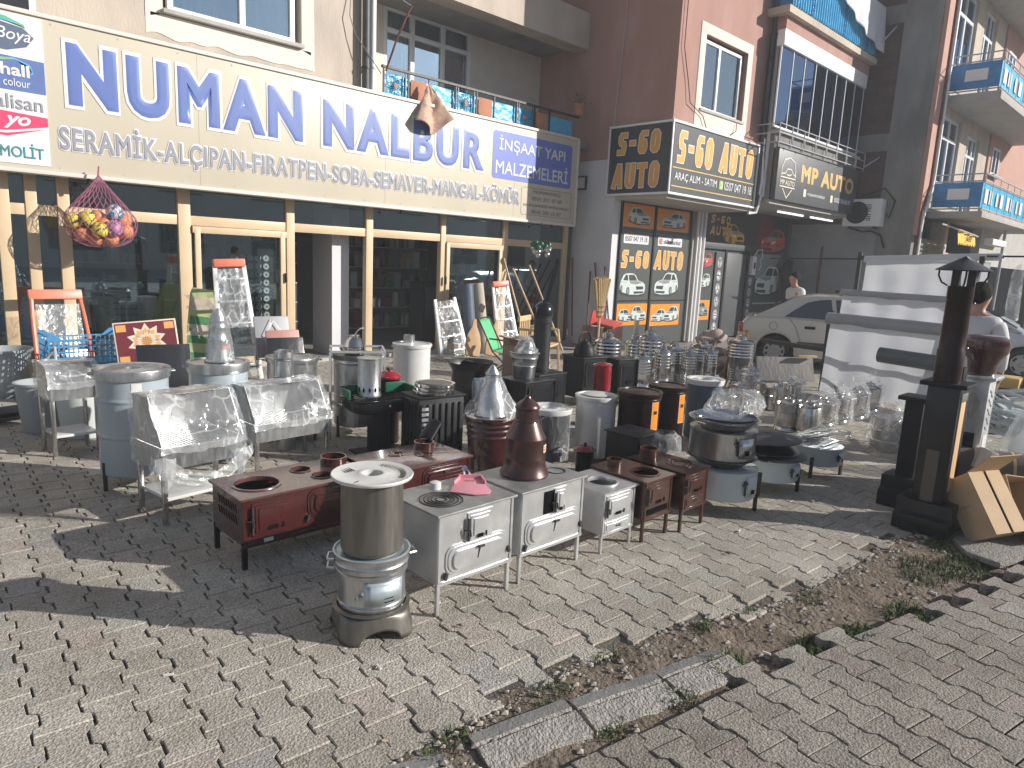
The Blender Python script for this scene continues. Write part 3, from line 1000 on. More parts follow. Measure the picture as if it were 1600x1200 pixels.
for x in (4.53, 7.36):
    B().box(x - 0.012, x + 0.012, 9.235, 9.27, 1.15, 1.28).build('door_handle', 'black_matt', fr, bev=0.004)
wallbox(shop, 'column', 'white_plaster', [(5.44, 5.73, 9.6, 10.2, 0.0, 2.6), (1.45, 1.99, 9.72, 10.2, 0.0, 2.6)])
wallbox(shop, 'threshold', 'concrete_pale', [(-4, 10.64, 9.22, 9.298, -0.02, 0.05)])
b = B()
b.add([(-4, 13.6, 0), (10.64, 13.6, 0), (10.64, 13.6, 2.6), (-4, 13.6, 2.6)], [(0, 1, 2, 3)])
b.add([(-4, 9.4, 0), (-4, 13.6, 0), (-4, 13.6, 2.6), (-4, 9.4, 2.6)], [(0, 1, 2, 3)])
b.add([(10.64, 9.4, 0), (10.64, 13.6, 0), (10.64, 13.6, 2.6), (10.64, 9.4, 2.6)], [(0, 1, 2, 3)])
b.add([(-4, 9.4, 2.6), (10.64, 9.4, 2.6), (10.64, 13.6, 2.6), (-4, 13.6, 2.6)], [(0, 1, 2, 3)])
b.build('interior_wall', 'shop_wall', shop, smooth=False, recalc=False)
b = B()
b.add([(-4, 9.3, 0.015), (10.64, 9.3, 0.015), (10.64, 13.6, 0.015), (-4, 13.6, 0.015)], [(0, 1, 2, 3)])
b.build('interior_floor', 'shop_floor', shop, smooth=False)
wallbox(shop, 'outer_wall', 'cream_plaster', [(-4, 10.64, 13.7, 13.9, 0, 9.5), (-4.2, -4.001, 9.3, 13.9, 0, 9.5)])
wallbox(shop, 'roof', 'concrete', [(-4.2, 10.64, 9.25, 13.9, 9.51, 9.7)])
wallbox(shop, 'upper_floor_wall', 'cream_plaster', [(5.98, 10.64, 10.5, 10.7, 5.81, 9.5)])
window(shop, 0.3, 1.78, 3.86, 5.4, 9.29, (0.5,), 0.06, 0.05, None, sill=False, glass='glass_dark', back=0.009)

# stock inside the shop
def shelf(x, y, wd, hgt, n, label, seed, dark=0.5, rz=0.0):
    t = thing('shelving', label, 'shelf', (x, y, 0.015), rz, 'shelves inside the shop')
    b = B()
    for sx in (-wd / 2, wd / 2 - 0.03):
        for yy in (-0.2, 0.17):
            b.box(sx, sx + 0.03, yy, yy + 0.03, 0, hgt)
    b.build('post', 'iron_dark', t, smooth=False)
    r2 = random.Random(seed)
    pal = ['paper', 'tray_maroon', 'roll_blue', 'galv', 'cardboard', 'grey_plastic', 'white_paint', 'green_dark', 'black_matt', 'tray_grey']
    for i in range(n):
        z = 0.1 + (hgt - 0.1) * i / n
        B().box(-wd / 2, wd / 2, -0.21, 0.21, z, z + 0.02).build('shelf_board', 'pipe_grey', t, smooth=False)
        g = B()
        xx = -wd / 2 + 0.05
        while xx < wd / 2 - 0.1:
            ww_ = r2.uniform(0.06, 0.2)
            hh = r2.uniform(0.35, 0.85) * (hgt - 0.1) / n
            g.k = r2.randrange(len(pal))
            if r2.random() < 0.5:
                g.lathe([(ww_ * .45, 0), (ww_ * .45, hh * .8), (ww_ * .3, hh)], 10, (xx + ww_ / 2, r2.uniform(-.06, .02), z + 0.02))
            else:
                g.box(xx, xx + ww_ * .9, -0.17, r2.uniform(0, .15), z + 0.02, z + 0.02 + hh)
            xx += ww_ + r2.uniform(0.0, 0.06)
        stuff(g.build('shelf_goods', pal, t, smooth=False))
    return t
shelf(5.05, 10.9, 0.75, 2.0, 6, 'narrow dim shelf of small goods seen left of the white column', 3)
shelf(7.9, 12.2, 2.3, 2.1, 5, 'long dark shelf unit deep inside behind the open doorway', 4)
shelf(9.7, 11.2, 1.4, 2.0, 5, 'dim shelf of goods behind the pane at the right end of the shop', 8)
shelf(2.6, 12.6, 2.2, 2.0, 5, 'dark shelf unit deep behind the window next to the hanging net of balls', 9)
shelf(4.5, 12.2, 1.2, 2.0, 5, 'dark shelf of goods behind the rack of round discs', 12)
t = thing('display_rack', 'black rack holding rows of round pale discs behind the shop glass', 'rack', (4.26, 9.75, 0.015))
B().box(-0.33, 0.33, 0.03, 0.06, 0.2, 1.65).build('back_panel', 'board_black', t, smooth=False)
B().box(-0.33, 0.33, -0.12, 0.1, 0, 0.2).build('base', 'black_matt', t, bev=0.01)
b = B()
for j in range(11):
    for i in range(5):
        i0 = len(b.v)
        b.lathe([(0.014, 0), (0.043, 0), (0.043, 0.03), (0.014, 0.03)], 14, cap=False)
        b.tr(Matrix.Translation((-0.25 + 0.115 * i, 0.025, 0.3 + 0.115 * j)) @ Matrix.Rotation(PI / 2, 4, 'X'), i0)
b.build('discs', 'paper', t)
t = thing('kitchen_cabinet', 'dark grey cabinet with slatted shutter and oven drawer behind the shop glass', 'cabinet', (2.9, 10.2, 0.015))
B().box(-0.42, 0.62, -0.25, 0.25, 0, 1.05).build('carcass', 'board_grey', t, bev=0.01)
b = B()
for k in range(9):
    b.box(-0.38, -0.08, -0.262, -0.252, 0.3 + 0.075 * k, 0.355 + 0.075 * k)
b.build('shutter', 'pipe_grey', t)
B().box(-0.02, 0.58, -0.27, -0.251, 0.62, 0.98).build('oven_door', 'black_gloss', t, bev=0.008)
B().box(-0.02, 0.58, -0.27, -0.251, 0.1, 0.58).build('drawer', 'board_grey', t, bev=0.008)
B().box(0.22, 0.4, -0.285, -0.271, 0.84, 0.862).build('handle', 'chrome', t)
B().box(-0.44, 0.64, -0.27, 0.26, 1.051, 1.085).build('worktop', 'pipe_dark', t, bev=0.006)
o = tag(B().lathe([(0.07, 0), (0.09, 0.05), (0.08, 0.16), (0.05, 0.24), (0.0, 0.27)], 16).wob(0.02, 12).build('parcel', 'film_soft', loc=(3.35, 10.15, 1.1)), 'crumpled plastic wrapped parcel on the dark cabinet inside the shop', 'parcel')
t = thing('display_cooker', 'tall dark stove with grey side standing just inside the open doorway', 'stove', (7.55, 9.95, 0.015))
B().box(-0.28, 0.28, -0.2, 0.2, 0.08, 1.15).build('body', 'black_matt', t, bev=0.012)
B().box(-0.23, 0.23, -0.215, -0.2005, 0.5, 1.05).build('door', 'pipe_dark', t, bev=0.01)
for sx in (-0.24, 0.24):
    B().box(sx - 0.02, sx + 0.02, -0.18, -0.14, 0, 0.08).build('leg', 'black_matt', t)
t = thing('desk_chair', 'dark swivel chair with chrome post behind the shop glass', 'chair', (2.25, 9.85, 0.015))
B().lathe([(0.2, 0), (0.22, 0.03), (0.2, 0.07), (0, 0.08)], 20, (0, 0, 0.72)).build('seat', 'pipe_dark', t)
B().tube([(0, 0, 0.05), (0.02, 0, 0.72)], 0.018).build('post', 'chrome', t)
B().lathe([(0.2, 0), (0.19, 0.03), (0.03, 0.06)], 20).build('base', 'chrome', t)
B().obox((0, 0.18, 1.0), (0.3, 0.03, 0.28), (R(-8), 0, 0)).build('backrest', 'pipe_grey', t, bev=0.01)

# ------------------------------------------------------------------ the long shop sign
SY = 9.0
sgn = thing('shop_sign', 'long cream hardware shop sign with big blue lettering above the shop front', 'sign')
B().box(0.7, 10.21, SY + 0.012, SY + 0.2, 2.32, 3.84).build('sign_box', 'sign_cream', sgn, bev=0.004)
b = B()
for q in ((0.68, 10.25, 3.842, 3.885), (0.68, 10.25, 2.275, 2.318)):
    b.box(q[0], q[1], SY - 0.012, SY + 0.21, q[2], q[3])
b.box(10.213, 10.255, SY - 0.012, SY + 0.21, 2.3185, 3.8415)
b.box(0.655, 0.697, SY - 0.012, SY + 0.21, 2.3185, 3.8415)
b.build('sign_frame', 'sign_frame', sgn, bev=0.005)
for xj in (3.32, 5.98, 8.62):
    B().box(xj - .0015, xj + .0015, SY + 0.0105, SY + 0.0122, 2.325, 3.835).build('panel_joint', 'sign_grey', sgn, smooth=False)
b = B()
for k in range(14):
    for z in (3.80, 2.36):
        b.obox((1.85 + .63 * k, SY + .011, z), (.016, .006, .016), (0, R(45), 0))
stuff(b.build('screws', 'pipe_grey', sgn, smooth=False))
def two(s, x0, x1, z0, z1, m1, m2, off, halo, par=None, y=SY, space=1.0):
    if halo:
        text(s, x0 - halo, x1 + halo, z0 - halo, z1 + halo, y + 0.006, m2, par or sgn, off=off + 0.04, space=space)
    text(s, x0, x1, z0, z1, y + 0.002, m1, par or sgn, off=off, space=space)
two('NUMAN', 1.97, 4.67, 3.02, 3.66, 'sign_blue', 'sign_white', 0.056, 0.04, space=1.25)
two('NALBUR', 4.97, 7.90, 3.02, 3.63, 'sign_blue', 'sign_white', 0.056, 0.04, space=1.25)
two('SERAM\u0130K-AL\u00c7IPAN-FIRATPEN-SOBA-SEMAVER-MANGAL-K\u00d6M\u00dcR', 1.86, 8.76, 2.50, 2.87, 'sign_grey', 'sign_white', 0.035, 0.012, space=1.12)
def rrect(x0, x1, z0, z1, r, n=6):
    pts = []
    for cx, cz, a0 in ((x1 - r, z1 - r, 0), (x0 + r, z1 - r, 90), (x0 + r, z0 + r, 180), (x1 - r, z0 + r, 270)):
        pts += [(cx + r * math.cos(R(a0 + 90 * k / n)), cz + r * math.sin(R(a0 + 90 * k / n))) for k in range(n + 1)]
    return pts
pn = B().prism(rrect(8.09, 10.07, 2.95, 3.72, 0.06), 'y', SY + 0.008, SY + 0.0118).build('blue_panel', 'sign_blue_deep', sgn, smooth=False)
text('\u0130N\u015eAAT YAPI', 8.22, 9.88, 3.37, 3.66, SY + 0.005, 'sign_white', sgn, off=0.012)
text('MALZEMELER\u0130', 8.16, 9.98, 3.03, 3.32, SY + 0.005, 'sign_white', sgn, off=0.012)
b = B()
ol, il = rrect(8.80, 10.12, 2.40, 2.88, 0.05), rrect(8.812, 10.108, 2.412, 2.868, 0.042)
n = len(ol)
b.add([(p[0], SY + 0.009, p[1]) for p in ol] + [(p[0], SY + 0.009, p[1]) for p in il], [(i, (i + 1) % n, n + (i + 1) % n, n + i) for i in range(n)])
b.build('contact_outline', 'sign_grey', sgn, smooth=False)
for s, z0, z1, a, c in (('NUMAN KILI\u00c7', 2.77, 2.845, 9.1, 9.82), ('0531 321 47 68', 2.66, 2.73, 9.07, 9.85), ('MUHAMMED EM\u0130N KILI\u00c7', 2.54, 2.615, 8.87, 10.05), ('0545 282 65 87', 2.43, 2.5, 9.07, 9.85)):
    text(s, a, c, z0, z1, SY + 0.005, 'sign_grey', sgn, off=0.012)
lg = B().box(0.72, 1.765, SY + 0.005, SY + 0.0115, 2.36, 3.82).build('logo_panel', 'sign_white', sgn, smooth=False)
def flat(poly, y, m, nm='logo_mark'):
    return B().prism(poly, 'y', y, y + 0.0015).build(nm, m, sgn, smooth=False)
flat([(0.8, 3.55), (1.1, 3.47), (1.45, 3.46), (1.62, 3.52), (1.69, 3.62), (1.6, 3.70), (1.3, 3.74), (0.9, 3.72)], SY + 0.003, 'logo_slate')
flat([(0.9, 3.735), (1.3, 3.765), (1.5, 3.74), (1.62, 3.70), (1.61, 3.73), (1.45, 3.785), (1.1, 3.79)], SY + 0.001, 'logo_green')
flat([(1.1, 3.74), (1.3, 3.765), (1.5, 3.745), (1.62, 3.705), (1.58, 3.72), (1.3, 3.752)], SY - 0.0005, 'logo_cyan')
text('Boya', 1.36, 1.66, 3.53, 3.68, SY, 'sign_white', sgn, off=0.01, shear=0.3)
flat([(0.72, 3.08), (1.764, 3.08), (1.764, 3.40), (0.72, 3.43)], SY + 0.003, 'logo_navy')
flat([(0.9, 3.30), (1.25, 3.37), (1.5, 3.395), (1.63, 3.35), (1.66, 3.28), (1.64, 3.34), (1.5, 3.38), (1.25, 3.34)], SY + 0.001, 'logo_lime')
flat([(1.35, 3.375), (1.5, 3.398), (1.64, 3.35), (1.665, 3.27), (1.62, 3.24), (1.655, 3.28), (1.63, 3.34), (1.5, 3.385)], SY - 0.001, 'logo_cyan')
text('hall', 1.38, 1.63, 3.22, 3.34, SY, 'sign_white', sgn, off=0.03)
text('colour', 1.40, 1.63, 3.12, 3.20, SY, 'sign_white', sgn)
text('alisan', 1.32, 1.73, 2.90, 3.04, SY, 'sign_grey', sgn, off=0.015)
flat([(0.75, 2.84), (1.3, 2.875), (1.764, 2.85), (1.764, 2.76), (1.4, 2.68), (0.9, 2.66)], SY + 0.003, 'logo_red')
flat([(1.0, 2.64), (1.4, 2.655), (1.764, 2.74), (1.4, 2.625)], SY + 0.003, 'logo_red')
text('yo', 1.37, 1.61, 2.70, 2.83, SY, 'sign_white', sgn, off=0.03, shear=0.3)
text('MOL\u0130T', 1.33, 1.71, 2.42, 2.57, SY, 'logo_teal', sgn, off=0.015)
for x in (2.12, 6.3, 9.66):
    B().lathe([(0.018, 0), (0.018, 0.05), (0.008, 0.06)], 8, (x, SY + 0.05, 2.22)).build('bracket', 'black_matt', sgn)

# balcony railing with sheeting, drainpipe, pole, wires, sack
rl = thing('balcony_railing', 'dark iron balcony railing backed by blue sheeting with flower panels above the shop sign', 'railing')
b = B()
b.grid(lambda u, v: (6.08 + 4.2 * u, 9.235 + 0.012 * noise.noise(Vector((u * 30, v * 8, 1))) + 0.01 * noise.noise(Vector((u * 90, v * 20, 4))), 3.86 + (0.37 - 0.02 * u) * v), 150, 14)
b.build('blue_sheet', 'blue_sheet', rl, recalc=False)
b = B().box(6.02, 10.4, 9.17, 9.22, 4.285, 4.32).box(6.02, 10.4, 9.18, 9.21, 3.865, 3.885)
xs = [6.02]
k = 0
PAN = []
x = 6.04
while x < 10.2:
    PAN.append((x, x + 0.44, 'flower'))
    PAN.append((x + 0.44, x + 0.83, 'plate'))
    PAN.append((x + 0.83, x + 1.36, 'open'))
    x += 1.36
for a, c, kd in PAN:
    if c > 10.4:
        continue
    b.box(a, a + 0.022, 9.18, 9.205, 3.885, 4.285)
b.build('rail', 'iron_dark', rl)
for a, c, kd in PAN:
    pl, fl, ct = B(), B(), B()
    if c > 10.4:
        continue
    m, zc = (a + c) / 2 + 0.01, 4.075
    if kd == 'plate':
        w2 = 0.15
        pl.prism([(m - w2, zc - .1), (m - w2 + .04, zc - .14), (m + w2 - .04, zc - .14), (m + w2, zc - .1), (m + w2, zc + .14), (m - w2, zc + .14)], 'y', 9.19, 9.2)
    elif kd == 'flower':
        for q in range(8):
            an = q * PI / 4
            i0 = len(fl.v)
            fl.lathe([(0.052, -0.006), (0.065, 0), (0.052, 0.006), (0.044, 0)], 12, sx=0.42, cap=False)
            fl.tr(Matrix.Translation((m + 0.1 * math.cos(an), 9.195, zc + 0.1 * math.sin(an))) @ Matrix.Rotation(PI / 2, 4, 'X') @ Matrix.Rotation(an + PI / 2, 4, 'Z'), i0)
        for sx in (-0.17, 0.17):
            fl.box(m + sx - 0.008, m + sx + 0.008, 9.185, 9.2, 3.9, 4.28)
        i0 = len(ct.v)
        ct.lathe([(0.036, 0), (0.036, 0.012)], 14)
        ct.tr(Matrix.Translation((m, 9.2, zc)) @ Matrix.Rotation(PI / 2, 4, 'X'), i0)
        o = fl.build('flower_grille', 'iron_blue', rl)
        ct.build('flower_centre', 'terracotta', o)
    if kd == 'plate':
        pl.build('terracotta_plate', 'terracotta', rl, bev=0.003)
dp = thing('drainpipe', 'dark drainpipe beside a white one at the edge of the shop balcony', 'pipe')
b = B().tube([(5.755, 9.2, 2.5), (5.755, 9.2, 9.3)], 0.055, 12)
b.build('pipe', 'pipe_dark', dp)
B().tube([(5.88, 9.22, 2.5), (5.88, 9.22, 9.3)], 0.045, 12).build('white_pipe', 'white_paint', dp)
b = B()
for z in (4.2, 5.2, 7):
    b.lathe([(0.065, 0), (0.065, 0.03)], 12, (5.755, 9.2, z))
b.build('clamp', 'iron_dark', dp)
tag(B().tube([(6.04, 9.12, 4.22), (6.13, 8.99, 4.65), (6.24, 8.86, 5.02), (6.28, 8.84, 5.10)], 0.016, 8).build('rusty_pole', 'rust'), 'rusty leaning iron pole tied to the end of the balcony railing', 'pole')
tag(B().tube([(6.28, 8.84, 5.1), (6.12, 8.98, 5.22), (6.06, 9.15, 5.5), (6.05, 9.2, 5.56)], 0.006, 6).build('wire', 'pipe_grey'), 'thin loose wire from the rusty pole up to the upper slab', 'wire')
tag(B().tube([(5.53, 9.27, 6.4), (5.55, 9.26, 5.2), (5.50, 9.22, 4.86), (5.58, 9.2, 4.62), (5.74, 9.13, 4.4), (5.98, 9.15, 4.18)], 0.007, 6).build('cable', 'pipe_dark'), 'black cable coming down the cream wall to the drainpipe', 'cable')
b = B()
SK = [(6.77, 4.22), (6.40, 3.56), (6.93, 3.42), (7.10, 3.68)]
def sackpt(u, v):
    top = Vector((6.77, 0, 4.20))
    bl = Vector((6.42, 0, 3.58)) * (1 - u) + Vector((7.10, 0, 3.68)) * u
    bl.z -= 0.22 * math.sin(PI * min(1, u * 1.02)) ** 2 * (0.4 + u)
    p = top.lerp(bl, v)
    y = 8.90 - 0.08 * v * math.sin(u * 8) + 0.03 * noise.noise(Vector((u * 5, v * 6, 2))) + 0.16 * (1 - v)
    return (p.x, y, p.z)
b.grid(sackpt, 24, 24)
tag(b.build('hanging_sack', 'sack', recalc=False, thick=0.012), 'brown woven sack hung by one corner from the balcony over the sign', 'sack')
t = thing('flower_pot', 'terracotta flower pot with a small plant on the balcony railing by the brown wall', 'flower pot', (10.3, 9.12, 4.32))
B().lathe([(0.07, 0), (0.11, 0.15), (0.125, 0.15), (0.125, 0.19), (0.108, 0.19), (0.1, 0.16), (0, 0.155)], 20).build('pot', 'terracotta', t)
b = B()
r2 = random.Random(3)
for k in range(60):
    a, e, d = r2.uniform(0, 6.28), r2.uniform(0.1, 1.4), r2.uniform(0.05, 0.3)
    p = Vector((math.cos(a) * math.cos(e) * d, math.sin(a) * math.cos(e) * d, 0.17 + math.sin(e) * d * .9))
    q = Vector((r2.uniform(-1, 1), r2.uniform(-1, 1), r2.uniform(-.4, .4))).normalized() * 0.028
    s_ = q.cross(Vector((0, 0, 1))) * 0.5
    b.add([p - q, p + s_, p + q, p - s_], [(0, 1, 2, 3)])
for k in range(6):
    a = k * 1.05
    b.tube([(0, 0, 0.15), (0.05 * math.cos(a), 0.05 * math.sin(a), 0.25), (0.13 * math.cos(a), 0.13 * math.sin(a), 0.36)], 0.004, 5)
b.build('plant', 'leaf', t, smooth=False, recalc=False)
# ------------------------------------------------------------------ the brown corner building with the car dealer below
s60 = thing('corner_building', 'brown plastered corner building jutting forward beside the long shop sign', 'building')
wallbox(s60, 'upper_wall', 'brown_plaster', [(10.65, 11.46, 7.25, 7.5, 2.88, 9.5), (12.96, 13.75, 7.25, 7.5, 2.88, 9.5), (11.46, 12.96, 7.25, 7.5, 2.88, 4.42), (11.46, 12.96, 7.25, 7.5, 5.68, 9.5),
                                             (10.65, 10.9, 7.501, 10.7, 3.55, 9.5)])
b = B()
b.box(11.28, 13.14, 7.238, 7.26, 5.68, 5.86).box(11.28, 11.46, 7.238, 7.26, 4.42, 5.68).box(12.96, 13.14, 7.238, 7.26, 4.42, 5.68).box(11.28, 13.14, 7.238, 7.26, 3.9, 4.42)
b.build('window_surround', 'pale_plaster', s60, bev=0.004)
window(s60, 11.50, 12.92, 4.44, 5.64, 7.33, (0.42,), 0.06, 0.06, None, curt=0.36)
wallbox(s60, 'ground_floor_wall', 'white_plaster', [(10.65, 10.86, 8.4, 9.75, 0, 3.54), (10.861, 11.1, 8.62, 9.7, 0, 2.87)])
wallbox(s60, 'overhang_soffit', 'concrete_pale', [(10.66, 13.75, 7.26, 8.7, 2.80, 2.875)])
wallbox(s60, 'ground_floor_infill', 'board_grey', [(10.862, 18.29, 8.46, 8.6, 0, 3.0)])
wallbox(s60, 'back_wall', 'brown_plaster', [(10.901, 18.2, 10.5, 10.7, 3.0, 9.5), (13.5, 13.75, 7.501, 10.5, 2.88, 9.5)])
wallbox(s60, 'roof', 'concrete', [(10.65, 18.2, 7.25, 10.7, 9.51, 9.7)])
wallbox(s60, 'corner_pier', 'concrete_pale', [(13.36, 13.80, 8.36, 8.459, 0, 2.80)], bev=0.01)
b = B()
for x in (13.42, 13.55, 13.70):
    b.tube([(x, 8.28, 0.0), (x, 8.28, 2.8)], 0.035, 10)
b.build('wall_pipe', 'white_paint', s60)
tag(B().tube([(10.74, 7.2, 9.3), (10.75, 7.21, 5.3), (10.95, 7.21, 4.8), (11.05, 7.2, 4.45), (11.5, 7.2, 4.3), (11.75, 7.2, 3.98), (12.3, 7.2, 4.0), (12.7, 7.2, 4.22), (12.72, 7.21, 4.36)], 0.008, 6).build('cable', 'rust'), 'thin brown cable running down the lit brown wall past the window', 'cable')
tag(B().tube([(10.62, 8.35, 9.3), (10.63, 8.4, 6), (10.60, 8.5, 4.12), (10.585, 8.5, 3.5), (10.585, 8.5, 2.9)], 0.006, 6).build('cable', 'pipe_grey'), 'thin pale wire hanging straight down the shaded brown wall', 'cable')
t = thing('drainpipe', 'dark drainpipe with a pale pipe beside it at the right edge of the brown building', 'pipe')
B().tube([(13.72, 7.16, 2.9), (13.72, 7.16, 9.3)], 0.05, 10).build('pipe', 'pipe_dark', t)
B().tube([(13.85, 7.12, 3.1), (13.85, 7.12, 9.3)], 0.045, 10).build('pale_pipe', 'white_paint', t)
t = thing('wall_notice', 'small dark framed notice on the white wall beside the shop sign', 'notice', (10.62, 9.2, 3.0))
b = B().box(-0.025, 0.02, -0.115, 0.115, 0, 0.26)
b.build('frame', 'black_matt', t, bev=0.004)
B().box(-0.03, -0.0255, -0.085, 0.085, 0.03, 0.23).build('paper', 'paper', t, smooth=False)

# S-60 AUTO lettering as thick strokes
G = {
 'S': [[(1, 1), (.35, 1), (.2, .9), (.16, .68), (.26, .55), (.74, .5), (.84, .38), (.76, .12), (.66, 0), (0, 0)]],
 '-': [[(.2, .5), (.8, .5)]],
 '6': [[(.95, 1), (.4, 1), (.18, .85), (.05, .3), (.1, .08), (.25, 0), (.65, 0), (.82, .1), (.88, .38), (.78, .5), (.2, .5)]],
 '0': [[(.35, 0), (.12, .1), (.1, .5), (.2, .9), (.4, 1), (.7, 1), (.92, .88), (.92, .5), (.82, .1), (.62, 0), (.35, 0)]],
 'A': [[(0, 0), (.62, 1), (.74, 1), (.9, 0)], [(.28, .24), (.85, .24)]],
 'U': [[(.1, 1), (.05, .25), (.15, .05), (.3, 0), (.7, 0), (.9, .1), (.95, .3), (1, 1)]],
 'T': [[(0, .97), (1, .97)], [(.5, .97), (.5, 0)]],
 'O': [[(.35, 0), (.12, .1), (.1, .5), (.2, .9), (.4, 1), (.7, 1), (.92, .88), (.92, .5), (.82, .1), (.62, 0), (.35, 0)]],
}
WID = {'-': 0.7, 'S': .95, 'A': 1.1, 'T': .9, '6': .95}
def techno(par, s, x0, x1, z0, z1, y, face='-y', w=0.1, edge=0.03, m1='orange', m2='gold_edge', gap=0.22):
    tot = sum(WID.get(c, 1) for c in s if c != ' ') + sum(0.5 for c in s if c == ' ') + gap * (len(s) - 1)
    ux = abs(x1 - x0) / tot
    for nm, m, ww_, d in (('lettering_edge', m2, w + edge, 0.004), ('lettering', m1, w, 0.006)):
        b = B()
        x = 0.0
        for c in s:
            if c == ' ':
                x += 0.5 + gap
                continue
            wd = WID.get(c, 1)
            a, e = x * ux + w * .5, (x + wd) * ux - w * .5
            if face == '-y':
                strokes(b, G[c], ww_, x0 + a, x0 + e, z0 + w * .5, z1 - w * .5, y - d, y)
            else:
                strokes(b, G[c], ww_, x0 - a, x0 - e, z0 + w * .5, z1 - w * .5, y - d, y, face)
            x += wd + gap
        b.build(nm, m, par, smooth=False)
cs = thing('corner_sign', 'dark two sided corner sign with big orange lettering on the brown building', 'sign')
B().box(10.6, 13.62, 7.19, 7.245, 2.90, 4.06).build('front_board', 'board_olive', cs, smooth=False)
B().box(10.58, 10.645, 7.19, 8.53, 2.90, 4.06).build('side_board', 'board_black', cs, smooth=False)
b = B()
for z0, z1 in ((4.062, 4.1), (2.86, 2.898)):
    b.box(10.56, 13.66, 7.165, 7.248, z0, z1)
    b.box(10.56, 10.648, 7.249, 8.56, z0, z1)
b.box(13.621, 13.66, 7.165, 7.248, 2.8985, 4.0615).box(10.56, 10.598, 7.165, 7.188, 2.8985, 4.0615).box(10.56, 10.648, 8.531, 8.56, 2.8985, 4.0615)
b.build('sign_frame', 'white_paint', cs, bev=0.006)
techno(cs, 'S-60', 8.35, 7.42, 3.58, 3.96, 10.578, '-x', 0.085, 0.03)
techno(cs, 'AUTO', 8.43, 7.40, 2.99, 3.42, 10.578, '-x', 0.085, 0.03)
techno(cs, 'S-60 AUTO', 10.78, 13.46, 3.42, 3.95, 7.188, '-y', 0.105, 0.035)
b = B().box(10.66, 13.58, 7.184, 7.1885, 3.315, 3.333).box(10.66, 13.58, 7.184, 7.1885, 3.0, 3.018)
b.build('gold_line', 'gold', cs, smooth=False)
text('ARA\u00c7 ALIM - SATIM', 10.74, 12.16, 3.09, 3.25, 7.184, 'sign_white', cs, off=0.015)
text('0507 047 19 18', 12.44, 13.5, 3.10, 3.26, 7.184, 'sign_white', cs, off=0.015)
o = B().prism(rrect(12.25, 12.39, 3.10, 3.26, 0.03), 'y', 7.182, 7.1885).build('phone_mark', 'logo_lime', cs, smooth=False)
b = B().prism(rrect(12.285, 12.355, 3.125, 3.235, 0.02), 'y', 7.179, 7.1815)
b.build('phone_mark', 'sign_white', cs, smooth=False)
B().prism(rrect(12.298, 12.342, 3.15, 3.22, 0.01), 'y', 7.177, 7.1785).build('phone_mark', 'logo_lime', cs, smooth=False)
tag(B().tube([(13.72, 7.14, 4.0), (13.74, 7.1, 3.4), (13.72, 7.12, 3.15), (13.76, 7.1, 3.1), (13.70, 7.14, 2.78), (13.5, 7.2, 2.75)], 0.03, 8).build('bent_pipe', 'white_paint'), 'white bent pipe end hanging at the right end of the corner sign', 'pipe')

# flat printed pictures of cars (plain generic cars)
def car_art(par, x0, x1, z0, z1, y, body='art_white', flip=False):
    wd, hg = x1 - x0, z1 - z0
    b = B()
    ms = [body, 'art_dark', 'art_grey', 'sign_white']
    def P(k, poly, dy):
        b.k = k
        q = [((1 - p[0]) if flip else p[0], p[1]) for p in poly]
        if flip:
            q = q[::-1]
        b.prism([(x0 + p[0] * wd, z0 + p[1] * hg) for p in q], 'y', y - dy, y - dy + 0.0008)
    def ell(cx, cz, rx, rz):
        return [(cx + rx * math.cos(PI * k / 8), cz + rz * math.sin(PI * k / 8)) for k in range(16)]
    P(1, [(.0, .10), (.1, .02), (.6, -.02), (.95, .1), (1.0, .22), (.7, .14), (.3, .12)], 0.0012)
    P(0, [(.02, .30), (.04, .50), (.12, .60), (.32, .68), (.42, .90), (.52, .97), (.76, .97), (.87, .90), (.96, .64), (.99, .42), (.97, .26), (.86, .16), (.62, .07), (.28, .06), (.06, .12)], 0.0025)
    P(1, [(.35, .67), (.45, .88), (.52, .92), (.68, .90), (.65, .66)], 0.0038)
    P(1, [(.69, .66), (.72, .90), (.79, .90), (.88, .68)], 0.0038)
    P(2, [(.14, .585), (.33, .655), (.64, .645), (.60, .54), (.40, .50)], 0.0036)
    P(1, [(.09, .30), (.10, .42), (.38, .42), (.36, .27)], 0.0038)
    P(1, [(.08, .13), (.09, .21), (.46, .2), (.44, .1)], 0.0038)
    P(3, [(.42, .36), (.43, .46), (.58, .52), (.57, .42)], 0.0038)
    P(3, [(.05, .38), (.06, .48), (.09, .46), (.085, .36)], 0.0038)
    P(1, ell(.68, .22, .062, .17), 0.0038)
    P(2, ell(.685, .22, .04, .115), 0.005)
    P(1, ell(.925, .33, .04, .13), 0.0038)
    P(2, ell(.928, .33, .024, .085), 0.005)
    P(2, [(.75, .60), (.94, .62), (.94, .60), (.75, .575)], 0.0036)
    return b.build('car_picture', ms, par, smooth=False)
dp = thing('car_poster_window', 'dark dealer window with car pictures and orange lettering below the corner sign', 'shop window')
PY = 8.38
B().box(10.88, 13.34, PY + 0.001, PY + 0.075, 0.0, 2.80).build('panel', 'board_olive', dp, smooth=False)
B().box(10.883, 13.337, PY - 0.004, PY, 2.26, 2.798).build('header_panel', 'board_black', dp, smooth=False)
wallbox(dp, 'frame', 'black_matt', [(10.86, 10.90, PY - 0.02, PY - 0.0045, 0, 2.8), (11.95, 12.0, PY - 0.02, PY - 0.0045, 0, 2.8), (10.9, 13.34, PY - 0.015, PY - 0.0045, 0.90, 0.92)])
